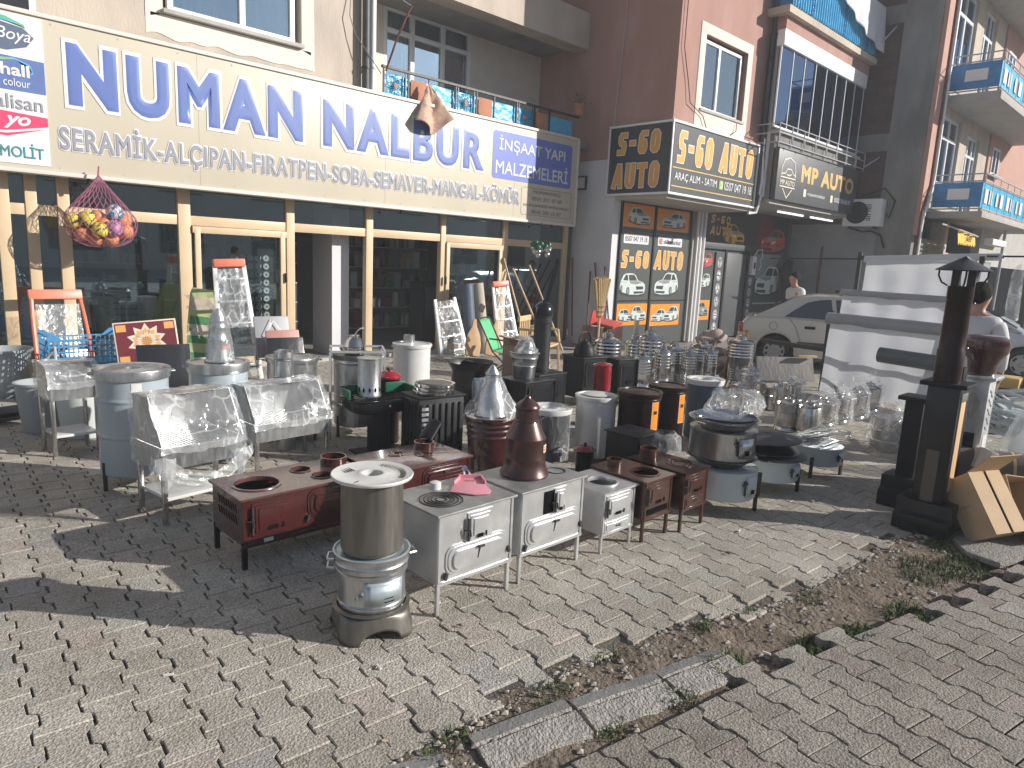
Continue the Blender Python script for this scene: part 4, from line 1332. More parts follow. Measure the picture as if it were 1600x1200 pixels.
for x0, x1, z0, z1, fl in ((10.92, 11.93, 2.33, 2.77, True), (12.04, 13.2, 2.33, 2.76, False)):
    B().box(x0, x1, PY - 0.009, PY - 0.005, z0, z1).build('orange_panel', 'orange_vivid', dp, smooth=False)
    car_art(dp, x0 + .15, x1 - .12, z0 + .06, z1 - .05, PY - 0.009, 'art_white', fl)
for x0, x1, z0, z1 in ((10.92, 11.92, 0.42, 0.85), (12.04, 13.12, 0.38, 0.83)):
    B().box(x0, x1, PY - 0.009, PY - 0.005, z0, z1).build('orange_panel', 'orange_vivid', dp, smooth=False)
    car_art(dp, x0 + .04, x0 + .58, z0 + .08, z1 - .1, PY - 0.009, 'art_white', x0 < 11.5)
    car_art(dp, x0 + .45, x1 - .03, z0 + .08, z1 - .04, PY - 0.016, 'art_white', x0 < 11.5)
car_art(dp, 10.95, 11.82, 1.0, 1.46, PY - 0.005, 'art_white', True)
car_art(dp, 12.1, 13.0, 1.0, 1.5, PY - 0.005, 'art_white', False)
techno(dp, 'S-60', 10.96, 11.86, 1.56, 1.88, PY - 0.003, '-y', 0.075, 0.025)
techno(dp, 'AUTO', 12.05, 13.1, 1.55, 1.92, PY - 0.003, '-y', 0.075, 0.025)
for x0, x1, s in ((10.98, 11.8, '0507 047 19 18'), (12.12, 13.0, 's60otoankat')):
    B().prism(rrect(x0, x1, 2.02, 2.2, 0.02), 'y', PY - 0.008, PY - 0.0005).build('white_label', 'sign_white', dp, smooth=False)
    text(s, x0 + (.05 if s[0] == '0' else .2), x1 - .05, 2.06, 2.16, PY - 0.009, 'board_black', dp, off=0.01)
B().prism(rrect(12.16, 12.28, 2.05, 2.17, 0.03), 'y', PY - 0.0105, PY - 0.0085).build('photo_mark', 'tray_pink', dp, smooth=False)

# dealer front further right, under the next bay
df = thing('car_dealer_shop', 'dark dealer shop front with round emblems and printed cars below the glazed balcony', 'shop front')
DY = 8.42
B().box(13.81, 18.0, DY, DY + 0.039, 2.06, 2.98).build('fascia', 'board_black', df, smooth=False)
B().box(13.95, 17.9, DY - 0.03, DY - 0.001, 2.05, 2.20).build('fascia_edge', 'pipe_dark', df, bev=0.004)
techno(df, 'S-60', 14.15, 15.0, 2.62, 2.80, DY - 0.002, '-y', 0.045, 0.015, 'gold', 'board_olive')
techno(df, 'AUTO', 14.15, 15.05, 2.36, 2.56, DY - 0.002, '-y', 0.045, 0.015, 'gold', 'board_olive')
car_art(df, 14.75, 15.75, 2.16, 2.66, DY - 0.001, 'art_yellow', True)
B().prism([(16.3, 2.22), (16.5, 2.95), (17.2, 2.95), (16.95, 2.22)], 'y', DY - 0.0008, DY - 0.0002).build('red_stripe', 'tray_maroon', df, smooth=False)
car_art(df, 16.5, 17.85, 2.06, 2.66, DY - 0.03, 'art_red', False)
B().box(13.81, 14.42, DY - 0.012, DY - 0.001, 0.0, 2.0).build('poster', 'board_olive', df, smooth=False)
B().box(13.86, 14.4, DY - 0.016, DY - 0.0125, 0.45, 0.9).build('orange_panel', 'orange_vivid', df, smooth=False)
car_art(df, 13.88, 14.36, 1.62, 1.95, DY - 0.014, 'art_red', False)
car_art(df, 13.86, 14.34, 1.18, 1.5, DY - 0.014, 'art_white', False)
car_art(df, 13.9, 14.37, 0.54, 0.86, DY - 0.018, 'art_grey', True)
B().box(14.98, 15.92, DY - 0.01, DY - 0.001, 0.02, 1.98).build('door', 'board_grey', df, bev=0.004)
wallbox(df, 'door_frame', 'black_matt', [(14.9, 14.975, DY - 0.03, DY - 0.001, 0, 2.04), (15.925, 16.0, DY - 0.03, DY - 0.001, 0, 2.04)])
B().box(16.42, 17.75, DY - 0.012, DY - 0.001, 0.2, 2.02).build('poster', 'board_olive', df, smooth=False)
B().prism([(16.42, 1.4), (16.42, 2.02), (17.75, 2.02), (17.2, 1.5)], 'y', DY - 0.014, DY - 0.0125).build('poster_sky', 'art_grey', df, smooth=False)
car_art(df, 16.45, 17.8, 0.98, 1.75, DY - 0.014, 'art_white', False)
B().box(16.42, 17.75, DY - 0.02, DY - 0.0125, 0.78, 0.82).build('rail', 'pipe_grey', df, smooth=False)
MARKS = [[[(-.5, .6), (0, -.7), (.5, .6)], [(-.22, .6), (0, .1), (.22, .6)]], [[(-.8, 0.05), (.8, -.05)], [(-.3, .3), (.3, -.3)]], [[(0, .8), (0, 0)], [(0, 0), (-.65, -.5)], [(0, 0), (.65, -.5)]],
         [[(-.4, -.6), (-.25, .6)], [(.25, -.6), (.4, .6)], [(-.3, 0), (.3, 0)]], [[(-.6, .1), (0, .5), (.6, .1)], [(-.6, -.2), (.6, -.2)]], [[(-.45, .5), (-.3, -.5)], [(.45, .5), (.3, -.5)], [(-.38, 0), (.38, 0)]]]
def emblem(par, x, z, k, y, r=0.115):
    i0 = 0
    b = B()
    b.prism([(x + r * .82 * math.cos(PI * j / 12), z + r * math.sin(PI * j / 12)) for j in range(24)], 'y', y - 0.004, y)
    b.build('emblem_disc', 'sign_white', par, smooth=False)
    b = B()
    for ln in MARKS[k % 6]:
        strokes(b, [[(p[0] * .6 + .5, p[1] * .5 + .5) for p in ln]], 0.02, x - r * .8, x + r * .8, z - r, z + r, y - 0.0055, y - 0.0045)
    n = 20
    o_, i_ = [(x + r * .70 * math.cos(PI * j / 10), z + r * .86 * math.sin(PI * j / 10)) for j in range(n)], [(x + r * .60 * math.cos(PI * j / 10), z + r * .74 * math.sin(PI * j / 10)) for j in range(n)]
    b.add([(p[0], y - 0.005, p[1]) for p in o_] + [(p[0], y - 0.005, p[1]) for p in i_], [(j, (j + 1) % n, n + (j + 1) % n, n + j) for j in range(n)])
    b.build('emblem_mark', 'board_black', par, smooth=False)
B().box(14.5, 14.86, DY - 0.016, DY - 0.001, 0, 2.0).build('emblem_strip', 'board_grey', df, smooth=False)
B().box(16.02, 16.38, DY - 0.016, DY - 0.001, 0, 2.0).build('emblem_strip', 'board_grey', df, smooth=False)
for k in range(6):
    emblem(df, 14.68, 1.76 - 0.30 * k, k, DY - 0.0165)
    emblem(df, 16.2, 1.34 - 0.26 * k, k + 2, DY - 0.0165, 0.105)
t = thing('wall_box', 'white electric box with curled cable on the dealer front', 'electric box', (16.16, 8.36, 1.5))
B().box(-0.09, 0.09, -0.05, 0.04, 0, 0.45).build('case', 'white_paint', t, bev=0.01)
B().box(-0.03, 0.05, -0.056, -0.0505, 0.15, 0.3).build('cover', 'black_matt', t, bev=0.003)
B().tube([(0.02, -0.02, 0.45), (0.1, -0.05, 0.6), (0.3, -0.06, 0.62), (0.38, -0.05, 0.45), (0.25, -0.05, 0.35), (0.35, -0.05, 0.25), (0.25, -0.05, 0.12)], 0.012, 6).build('cable', 'white_paint', t)
b = B()
b.lathe([(0.02, 1.72), (0.17, 1.66), (0.2, 1.45), (0.19, 1.2), (0.17, 0.95), (0.15, 0.72), (0.16, 0.7)], 16, sx=1.0, sy=0.55)
b.wob(0.03, 6)
tag(b.build('hanging_jacket', 'black_matt', loc=(17.72, 8.2, 0.2)), 'black jacket hanging at the right end of the dealer front', 'jacket')
t = thing('broom', 'broom with yellow handle leaning at the end of the dealer front', 'broom', (17.55, 8.1, 0))
B().tube([(0, 0, 0.1), (0.2, 0.2, 1.5)], 0.016, 8).build('handle', 'ball_yellow', t)
B().obox((0, -0.01, 0.06), (0.3, 0.06, 0.12)).build('bristles', 'black_matt', t, bev=0.01)

# ------------------------------------------------------------------ glazed bay over the dealer
mp = thing('glazed_bay', 'projecting bay with a glazed balcony and blue railing above it', 'building')
wallbox(mp, 'side_wall', 'concrete', [(13.86, 13.98, 6.98, 10.4, 3.06, 9.4)])
wallbox(mp, 'floor_slab', 'concrete_pale', [(13.86, 18.2, 6.96, 8.7, 2.98, 3.06), (13.80, 18.1, 6.88, 10.4, 4.36, 4.42)])
wallbox(mp, 'parapet', 'concrete', [(13.99, 18.1, 6.96, 7.1, 3.07, 4.355)])
wallbox(mp, 'inner_wall', 'dark_room', [(14.0, 18.1, 8.6, 8.7, 4.43, 5.9)])
wallbox(mp, 'white_band', 'white_paint', [(13.60, 17.86, 6.86, 7.02, 5.93, 6.22)], bev=0.01)
wallbox(mp, 'brown_band', 'brown_plaster', [(13.72, 18.05, 6.92, 10.4, 6.221, 6.5)])
wallbox(mp, 'cream_edge', 'cream_plaster', [(13.55, 18.12, 6.80, 10.4, 6.501, 6.63)])
wallbox(mp, 'upper_wall', 'brown_plaster', [(13.99, 18.2, 8.4, 8.6, 6.64, 9.4)])
b = B()
GX = [13.62 + (17.86 - 13.62) * k / 8 for k in range(9)]
for k, x in enumerate(GX):
    b.box(x - 0.010, x + 0.010, 6.905, 6.935, 4.43, 5.93)
b.box(13.62, 17.86, 6.895, 6.945, 4.425, 4.46)
gf = b.build('glazing_frame', 'upvc', mp)
for a, c in zip(GX, GX[1:]):
    B().box(a + 0.010, c - 0.010, 6.915, 6.925, 4.46, 5.93).build('pane', 'glass_dark', gf, smooth=False)
B().lathe([(0.0, 0.28), (0.12, 0.25), (0.16, 0.1), (0.12, 0), (0.0, 0)], 14, (14.75, 7.5, 4.66)).build('lamp_shade', 'pipe_grey', mp)
b = B()
for z in (4.12, 4.3, 4.47):
    b.tube([(13.55, 6.74, z), (18.0, 6.74, z)], 0.012, 8)
    b.tube([(13.55, 6.74, z), (13.55, 7.3, z)], 0.012, 8)
for k in range(9):
    x = 13.55 + (18.0 - 13.55) * k / 8
    b.tube([(x, 6.74, 4.08), (x, 6.74, 4.47)], 0.012, 8)
for k in range(40):
    x = 13.6 + 4.35 * k / 39
    if k % 5 == 0:
        b.tube([(x, 6.74, 4.12), (x, 6.74, 4.3)], 0.01, 6)
tag(b.build('bay_railing', 'pipe_grey'), 'thin metal railing in front of the glazed balcony above the dark dealer sign', 'railing')
t = thing('balcony_railing', 'ribbed bright blue railing above the glazed balcony, white cloth over it', 'railing')
b = B()
b.grid(lambda u, v: (13.75 + 4.27 * u, 6.86 + 0.018 * (1 if int(u * 120) % 3 else -1), 6.70 + 0.95 * v), 240, 2)
b.build('blue_panel', 'blue_sheet', t, recalc=False)
b = B()
for sx in (14.6, 16.2, 17.5):
    for k in range(9):
        i0 = len(b.v)
        b.tube([(sx + 0.06 * math.cos(a) * (1 + .3 * math.sin(3 * a)), 6.83, 6.75 + 0.1 * k + 0.05 * math.sin(a)) for a in [j * PI / 5 for j in range(10)]], 0.008, 5, closed=True)
b.build('scroll_ornament', 'blue_deep', t)
b = B().tube([(13.7, 6.82, 7.68), (18.06, 6.82, 7.68)], 0.025, 8)
for x in (13.72, 18.04):
    b.tube([(x, 6.84, 6.64), (x, 6.84, 7.68)], 0.02, 8)
b.build('rail', 'blue_deep', t)
B().grid(lambda u, v: (13.73, 6.86 + 1.5 * u, 6.7 + .95 * v), 4, 2).build('side_panel', 'blue_deep', t, recalc=False)
b = B()
def cl(u, v):
    x = 15.5 + 2.65 * u
    zb = 7.36 - 0.62 * u - 0.07 * math.sin(u * 3.1) + 0.16 * max(0, (.25 - u) / .25) ** 2
    z = 7.75 + (zb - 7.75) * v
    return (x, 6.76 - 0.05 * v - 0.03 * math.sin(u * 26 + v) * v, z)
b.grid(cl, 60, 14)
tag(b.build('white_cloth', 'cloth_white', recalc=False, thick=0.01), 'white cloth hung out over the blue railing above the glazed balcony', 'cloth')
tag(B().tube([(18.0, 6.7, 6.95), (18.35, 6.5, 7.4)], 0.02, 6).build('clothes_pole', 'pipe_grey'), 'short pale pole sticking out beside the hung white cloth', 'pole')
tag(B().tube([(17.9, 6.7, 4.15), (18.6, 6.4, 4.6)], 0.02, 6).build('clothes_pole', 'pipe_grey'), 'short pale pole sticking out at the right end of the thin bay railing', 'pole')
ms = thing('dealer_sign', 'dark grey sign with gold lettering and a car emblem under the glazed balcony', 'sign')
B().box(13.86, 18.05, 6.85, 6.95, 3.06, 4.08).build('sign_board', 'board_grey', ms, bev=0.004)
text('MP AUTO', 14.95, 17.8, 3.50, 3.86, 6.846, 'gold', ms, off=0.045, space=1.1)
b = B()
strokes(b, [[(.08, .55), (.08, .72), (.2, .92), (.5, 1.0), (.8, .92), (.92, .72), (.92, .55)], [(.05, .5), (.95, .5)], [(.05, .27), (.95, .27)], [(.22, .22), (.5, 0), (.78, .22)],
            [(.1, .58), (.3, .6), (.42, .72), (.65, .72), (.78, .62), (.95, .58)], [(.4, .58), (.55, .56), (.68, .6)]], 0.022, 13.98, 14.72, 3.12, 3.92, 6.843, 6.8495)
b.build('emblem', 'gold_edge', ms, smooth=False)
text('MP AUTO', 14.02, 14.68, 3.37, 3.47, 6.846, 'gold_edge', ms, off=0.02)
text('mpautotokat', 15.35, 16.25, 3.24, 3.34, 6.846, 'sign_white', ms, off=0.015)
text('0552 768 60 37', 16.78, 17.72, 3.25, 3.35, 6.846, 'sign_white', ms, off=0.015)
for x in (15.2, 16.62):
    B().prism(rrect(x - .06, x + .06, 3.22, 3.38, .02), 'y', 6.844, 6.8495).build('icon', 'gold_edge', ms, smooth=False)
for i, x in enumerate((15.2, 16.9)):
    t = thing('tube_lamp', 'fluorescent tube lamp under the dark dealer sign, ' + ('left one of the two' if i == 0 else 'right one, nearer the grey wall'), 'lamp', (x, 7.4, 2.92), 0, 'tube lamps under the dealer sign')
    B().box(-0.02, 1.3, -0.03, 0.03, 0.02, 0.06).build('holder', 'white_paint', t)
    B().tube([(0, 0, 0), (1.28, 0, 0)], 0.02, 10).build('tube', 'tube_lamp', t)

# ------------------------------------------------------------------ the far building with balconies
fb = thing('far_building', 'tall building with a bare brick side wall and blue balconies at the right edge', 'building')
b = B().box(18.3, 18.5, 6.36, 14, 2.85, 9.6)
b.build('brick_wall', 'brick', fb, smooth=False)
wallbox(fb, 'concrete_column', 'concrete', [(18.27, 18.5, 5.56, 6.355, 0, 9.6), (18.275, 18.5, 6.356, 14, 4.55, 4.95), (18.275, 18.5, 6.356, 14, 7.4, 7.8)])
wallbox(fb, 'ground_floor_wall', 'grey_plaster', [(18.28, 18.5, 6.356, 14, -0.02, 2.845)])
wallbox(fb, 'front_strip', 'pink_plaster', [(18.29, 18.66, 5.46, 5.559, 2.6, 9.6)])
wallbox(fb, 'front_wall', 'cream_plaster', [(18.661, 18.9, 5.55, 5.75, 3.2, 9.6), (18.9, 20.85, 5.55, 5.75, 3.2, 3.9), (20.85, 21.5, 5.55, 5.75, 3.2, 9.6), (18.9, 20.85, 5.55, 5.75, 5.5, 6.6), (21.5, 22.7, 5.55, 5.75, 5.35, 6.4),
                                            (22.7, 23.59, 5.55, 5.75, 3.2, 9.6), (18.9, 20.85, 5.55, 5.75, 8.35, 9.6), (21.5, 22.7, 5.55, 5.75, 8.4, 9.6)])
window(fb, 18.9, 20.85, 3.9, 5.5, 5.62, (0.2, 0.64), 0.08, 0.08, 5.0, curt=0.12, sill=False, glass='glass_dark')
window(fb, 21.5, 22.7, 3.2, 5.35, 5.62, (0.33, 0.68), 0.07, 0.08, 4.85, sill=False, glass='glass_dark')
window(fb, 18.9, 20.85, 6.6, 8.35, 5.62, (0.25, 0.62), 0.08, 0.08, 7.8, curt=0.12, sill=False, glass='glass_dark')
window(fb, 21.5, 22.7, 6.4, 8.4, 5.62, (0.33, 0.68), 0.07, 0.08, 7.8, sill=False, glass='glass_dark')
wallbox(fb, 'balcony_slab', 'concrete_pale', [(19.15, 26, 4.42, 5.549, 3.06, 3.2), (19.15, 26, 4.42, 5.549, 5.66, 5.84), (19.15, 26, 4.42, 5.549, 8.5, 8.66)], bev=0.01)
wallbox(fb, 'roof', 'concrete', [(18.28, 32, 4.42, 14, 9.61, 9.8)])
wallbox(fb, 'ground_floor_front', 'dark_void', [(18.51, 32, 5.8, 5.9, 0, 3.05)])
wallbox(fb, 'shutter', 'olive_shutter', [(18.55, 20.4, 5.5, 5.56, 1.2, 2.55)])
wallbox(fb, 'side_infill', 'concrete', [(18.51, 32, 13.8, 14, 0, 9.6)])
b = B()
for k in range(5):
    b.box(18.62, 19.3, 5.47, 5.499, 1.95 + 0.1 * k, 1.98 + 0.1 * k)
b.build('vent_slats', 'black_matt', fb)
wallbox(fb, 'shop_panel', 'cardboard', [(20.9, 22.3, 5.52, 5.6, 1.0, 2.3)])
wallbox(fb, 'ground_pier', 'concrete_pale', [(20.45, 20.7, 5.45, 5.799, 0, 3.05), (24.9, 27.5, 5.45, 5.799, 1.2, 3.05)])
for nm, zb, lab in (('lower', 3.2, 'lower of the two blue balcony railings on the far building'), ('upper', 5.84, 'upper of the two blue balcony railings on the far building')):
    t = thing('blue_balcony_railing', lab, 'railing', (0, 0, 0), 0, 'blue railings of the far building')
    b = B().box(19.2, 19.22, 4.5, 5.5, zb + 0.1, zb + 0.66)
    b.build('side_sheet', 'blue_deep', t, smooth=False)
    b = B()
    b.grid(lambda u, v: (19.2 + 6.7 * u, 4.5 + 0.01 * noise.noise(Vector((u * 40, v * 6, zb))), zb + 0.06 + 0.6 * v), 60, 6)
    b.build('front_sheet', 'blue_sheet', t, recalc=False)
    B().box(19.19, 19.196, 4.75, 5.2, zb + 0.27, zb + 0.52).build('white_panel', 'white_paint', t, smooth=False)
    for k in range(12):
        x = 19.4 + 0.54 * (k // 2 * 2) * .5 * 2 + 0.42 * (k % 2)
        B().box(x, x + 0.27, 4.476, 4.484, zb + 0.2, zb + 0.52).build('white_panel', 'white_paint', t, smooth=False)
    b = B()
    for z in (0.06, 0.68, 0.84):
        b.tube([(19.18, 5.52, zb + z), (19.18, 4.46, zb + z), (25.9, 4.46, zb + z)], 0.016, 8)
    for k in range(11):
        x = 19.20 + 0.72 * k
        b.tube([(x, 4.46, zb), (x, 4.46, zb + 0.84)], 0.010, 6)
    b.tube([(19.18, 5.5, zb), (19.18, 5.5, zb + 0.84)], 0.014, 6)
    b.build('rail', 'pipe_grey', t)
t = thing('drainpipe', 'white drainpipe bending at the corner of the far building', 'pipe')
B().tube([(18.78, 5.42, 9.4), (18.78, 5.42, 4.0), (18.72, 5.42, 3.6), (18.42, 5.42, 3.05), (18.36, 5.42, 2.8), (18.36, 5.42, 0)], 0.045, 10).build('pipe', 'white_paint', t)
B().tube([(18.70, 5.44, 9.4), (18.70, 5.44, 3.8), (18.33, 5.44, 3.1), (18.30, 5.44, 0.0)], 0.035, 8).build('dark_pipe', 'rust', t)
b = B().tube([(18.27, 7.6, 0), (18.26, 7.6, 2.3)], 0.03, 8)
tag(b.build('thin_pipe', 'rust'), 'thin dark pipe standing against the grey side wall', 'pipe')
ac = thing('air_conditioner', 'white air conditioner outdoor unit on the shaded brick side wall', 'air conditioner', (18.1, 6.62, 2.78))
B().box(-0.16, 0.15, -0.42, 0.44, 0, 0.64).build('case', 'white_paint', ac, bev=0.015)
b = B()
i0 = 0
for k in range(9):
    r_ = 0.03 + 0.026 * k
    b.tube([(-0.168, 0.12 + r_ * math.cos(a), 0.32 + r_ * math.sin(a)) for a in [j * PI / 12 for j in range(24)]], 0.005, 5, closed=True)
b.build('fan_grille', 'pipe_dark', ac)
b = B()
b.lathe([(0.26, 0), (0.26, 0.004)], 30)
b.tr(Matrix.Translation((-0.1615, 0.12, 0.32)) @ Matrix.Rotation(-PI / 2, 4, 'Y'))
b.build('fan_opening', 'hole_dark', ac)
o = text('airfel', 0, 1, 0, 1, 0, 'board_black', ac, off=0.01)
TEXTS.pop()
bpy.context.view_layer.update()
to_mesh(o, Matrix.Translation((-0.163, -0.2, 0.12)) @ Matrix.Rotation(-PI / 2, 4, 'Z') @ Matrix.Rotation(PI / 2, 4, 'X') @ Matrix.Rotation(PI / 2, 4, 'Z') @ Matrix.Diagonal((0.2, 0.2, .1, 1)))
wallbox(ac, 'bracket', 'iron_dark', [(-0.1, 0.16, -0.3, -0.26, -0.05, -0.001), (-0.1, 0.16, 0.28, 0.32, -0.05, -0.001)])
B().tube([(0.1, -0.45, 0.3), (0.05, -0.55, 0.2), (0.1, -0.62, 0.6), (0.12, -0.35, 0.9), (0.1, 0.1, 0.75), (0.14, 0.2, 0.66)], 0.02, 8).build('hose', 'black_matt', ac)
B().tube([(-0.05, 0.3, -0.03), (-0.02, 0.0, -0.12), (0.05, -0.2, -0.1), (0.1, -0.4, -0.2), (0.14, -0.5, -0.5)], 0.025, 8).build('hose', 'black_matt', ac)
aw = thing('yellow_awning', 'small yellow awning with fringed edge over a shop door of the far building', 'awning', (19.6, 4.9, 2.5))
b = B()
b.grid(lambda u, v: (1.5 * u - 0.1, 0.02 * math.sin(u * 18) + 0.04 * v, 0.27 * v - (0.0 if v > 0 else 0.05 * (int(u * 30) % 2))), 60, 4)
b.build('valance', 'awning_yellow', aw, recalc=False)
B().add([(-0.1, 0.05, 0.28), (1.4, 0.05, 0.28), (1.4, 0.65, 0.42), (-0.1, 0.65, 0.42)], [(0, 1, 2, 3)]).build('awning_top', 'awning_yellow', aw, smooth=False)
text('AZAEF', 0.45, 0.95, 0.06, 0.2, -0.03, 'board_black', aw)
tag(B().tube([(18.4, 5.0, 2.86), (19.7, 4.88, 2.78), (21.1, 4.88, 2.72)], 0.02, 6).build('awning_rail', 'concrete_pale'), 'thin pale rail above the yellow awning', 'rail')
tag(B().tube([(24.0, 4.9, 0), (24.0, 4.9, 3.05)], 0.04, 8).build('support_post', 'pipe_grey'), 'thin grey post under the lower blue balcony', 'post')
tag(B().box(21.9, 23.4, 4.7, 4.9, 2.55, 2.72).build('light_box', 'white_paint', bev=0.03), 'pale light box under the lower blue balcony right of the yellow awning', 'light box')
t = thing('neighbour_building', 'pink plastered building with a small white window at the far right edge', 'building', (23.6, 5.5, 0))
B().box(0, 8, 0, 0.045, 3.3, 9.5).build('upper_wall', 'pink_plaster', t, smooth=False)
B().box(0, 8, 0.1, 8, 3.31, 9.4).build('rear_block', 'pink_plaster', t, smooth=False)
B().box(0, 8, -.1, 0.09, 0, 2.05).build('dark_opening', 'dark_void', t, smooth=False)
B().box(0, 8, -.12, 0.09, 2.051, 3.29).build('cream_panel', 'concrete_pale', t, smooth=False)
window(t, 0.25, 1.05, 4.6, 5.35, -0.035, (0.5,), 0.07, 0.034, None, sill=True, glass='glass_dark', back=0.03)
window(t, 0.3, 1.1, 7.0, 7.9, -0.035, (0.5,), 0.07, 0.034, None, sill=True, glass='glass_dark', back=0.03)

# the row across the street (behind the camera: seen in the glass and the polished metal)
t = thing('opposite_building', 'plain plastered building across the street, behind the camera', 'building', (0, -27, 0))
B().box(-40, 55, -8, 0, 0, 7.8).build('wall', 'pale_plaster', t, smooth=False)
B().box(-40.2, 55.2, -8.2, .25, 7.801, 8.1).build('roof', 'concrete_pale', t, smooth=False)
for k in range(16):
    for z in (1.0, 4.6):
        B().box(-37 + 5.7 * k, -34.4 + 5.7 * k, .001, .06, z, z + 1.8).build('window', 'dark_void', t, smooth=False)

t = thing('distant_building', 'plain pale apartment block closing the street far beyond the blue balconies', 'building', (46, -4, 0))
B().box(0, 12, -9, 9, 0, 11).build('wall', 'cream_plaster', t, smooth=False)
B().box(-.3, 12.3, -9.3, 9.3, 11.001, 11.3).build('roof', 'concrete', t, smooth=False)
for y in (-7, -3.5, 0, 3.5, 7):
    for z in (1.2, 4.4, 7.6):
        B().box(-.06, -.001, y - .8, y + .8, z, z + 1.6).build('window', 'dark_room', t, smooth=False)
# ------------------------------------------------------------------ goods: builders
def holed_top(par, w, d, z, holes, m, name='top_plate', over=0.015, th=0.012):
    b = B().holed(-w / 2 - over, w / 2 + over, -over, d + over, z, z + th, holes)
    o = b.build(name, m, par, sharp=30)
    for hx, hy, hr in holes:
        r = B().lathe([(hr * 1.12, z + th), (hr * 1.1, z + th + 0.006), (hr * 1.0, z + th + 0.007), (hr * .985, z + th), (hr * .985, z - 0.005)], 28, (hx, hy, 0), cap=False)
        r.build('hole_rim', m, o)
    return o
def legs(par, w, d, z, t, m, inset=0.012, splay=0.0, ztop=0.02):
    for sx in (-1, 1):
        for y, sy in ((inset, -1), (d - inset, 1)):
            x = sx * (w / 2 - inset)
            B().bar((x + sx * splay, y + sy * splay, 0), (x, y, z + ztop), t).build('leg', m, par, bev=0.002)
def emboss(b, x0, x1, z0, z1, y, steps, dy=0.006, inset=0.012):
    """nested raised panels on a front facing -y"""
    for k in range(steps):
        i = inset * k * 1.6
        q = 1 if k % 2 == 0 else .4
        b.box(x0 + i, x1 - i, y - dy * (k + 1), y - dy * k + 0.001, z0 + i, z1 - i)
def stove(name, label, cat, loc, w, d, zb, zt, m, mtop, holes, door, oven=None, legm=None, rz=0.0, group=None, legt=0.018, drawer=None, slots=False, doorm=None):
    """sheet-metal stove on four legs; door = (x0, x1, z0, z1) as fractions of the front, oven likewise"""
    t = thing(name, label, cat, loc, rz, group)
    hh = zt - zb
    bd = B().box(-w / 2, w / 2, 0, 0.004, zb, zt).box(-w / 2, w / 2, d - 0.004, d, zb, zt).box(-w / 2, -w / 2 + 0.004, 0.0041, d - 0.0041, zb, zt).box(w / 2 - 0.004, w / 2, 0.0041, d - 0.0041, zb, zt).box(-w / 2 + 0.0041, w / 2 - 0.0041, 0.0041, d - 0.0041, zb, zb + 0.004)
    bd.box(-w / 2 - 0.004, w / 2 + 0.004, -0.006, -0.0005, zb - 0.006, zb + 0.012)
    for sx in (-1, 1):
        x = sx * (w / 2 - 0.008)
        bd.box(x - 0.008, x + 0.008, -0.005, -0.0003, zb + 0.0125, zt)
    bo = bd.build('body', m, t, bev=0.0015, seg=1)
    if slots:
        b = B()
        for k in range(8):
            for q in range(2):
                b.obox((-w / 2 - 0.001, d * .2 + d * .08 * k, zt - 0.06 - 0.06 * q), (0.003, 0.006, 0.045), (R(-25), 0, 0))
        b.build('side_vents', 'hole_dark', t)
    if holes:
        holed_top(t, w, d, zt, [(a * w, e * d, r) for a, e, r in holes], mtop)
    else:
        tp = B().box(-w / 2 - 0.015, w / 2 + 0.015, -0.015, d + 0.015, zt, zt + 0.012)
        tp.build('top_plate', mtop, t, bev=0.003)
    X = lambda f: -w / 2 + f * w
    Z = lambda f: zb + f * hh
    def mkdoor(nm, q, arch=False, steps=3, latch=1):
        x0, x1, z0, z1 = X(q[0]), X(q[1]), Z(q[2]), Z(q[3])
        b = B()
        if arch:
            for k, ins in enumerate((0, 0.012, 0.028, 0.036)):
                pl = rrect(x0 + ins, x1 - ins, z0 + ins * .6, z1 - ins * .8, min(0.05, (z1 - z0 - ins * 1.4) * .42))
                b.prism(pl, 'y', -0.006 - 0.005 * (k if k != 2 else 0.6), -0.0008)
        else:
            emboss(b, x0, x1, z0, z1, -0.002, steps, 0.005, 0.010)
        dr = b.build(nm, doorm or m, t, bev=0.002, seg=1)
        lx = x0 - 0.004 if latch > 0 else (x0 + x1) / 2
        h = B()
        if arch:
            zc = z1 - (z1 - z0) * .22
            h.obox((lx if latch > 0 else (x0 + x1) / 2, -0.03, zc), (0.035, 0.012, 0.012)).bar(((x0 + x1) / 2, -0.024, zc), ((x0 + x1) / 2 - 0.012, -0.02, zc - 0.06), 0.005)
            h.bar((x0 + 0.004, -0.012, z0 + 0.02), (x0 - 0.006, -0.012, z0 - 0.012), 0.014).bar((x1 - 0.004, -0.012, z0 + 0.05), (x1 + 0.006, -0.012, z0 + 0.02), 0.014)
        else:
            zc = (z0 + z1) / 2
            h.tube([(lx - 0.02, -0.012, zc), (lx, -0.032, zc), (lx + 0.006, -0.03, zc - 0.03)], 0.005, 6)
            h.bar((lx + 0.004, -0.016, z0 + 0.015), (lx + 0.004, -0.016, z1 - 0.02), 0.009)
        h.build('handle', 'iron_dark', dr)
        if not arch:
            v = B()
            v.obox(((x0 + x1) / 2 - (x1 - x0) * .05, -0.019, z0 + (z1 - z0) * .2), ((x1 - x0) * .22, 0.003, (z1 - z0) * .12)).box(x1 - (x1 - x0) * .34, x1 - (x1 - x0) * .29, -0.02, -0.017, z0 + (z1 - z0) * .14, z0 + (z1 - z0) * .3)
            v.build('air_vent', 'hole_dark', dr)
        return dr
    if door:
        mkdoor('firebox_door', door)
    if oven:
        mkdoor('oven_door', oven, True, latch=0)
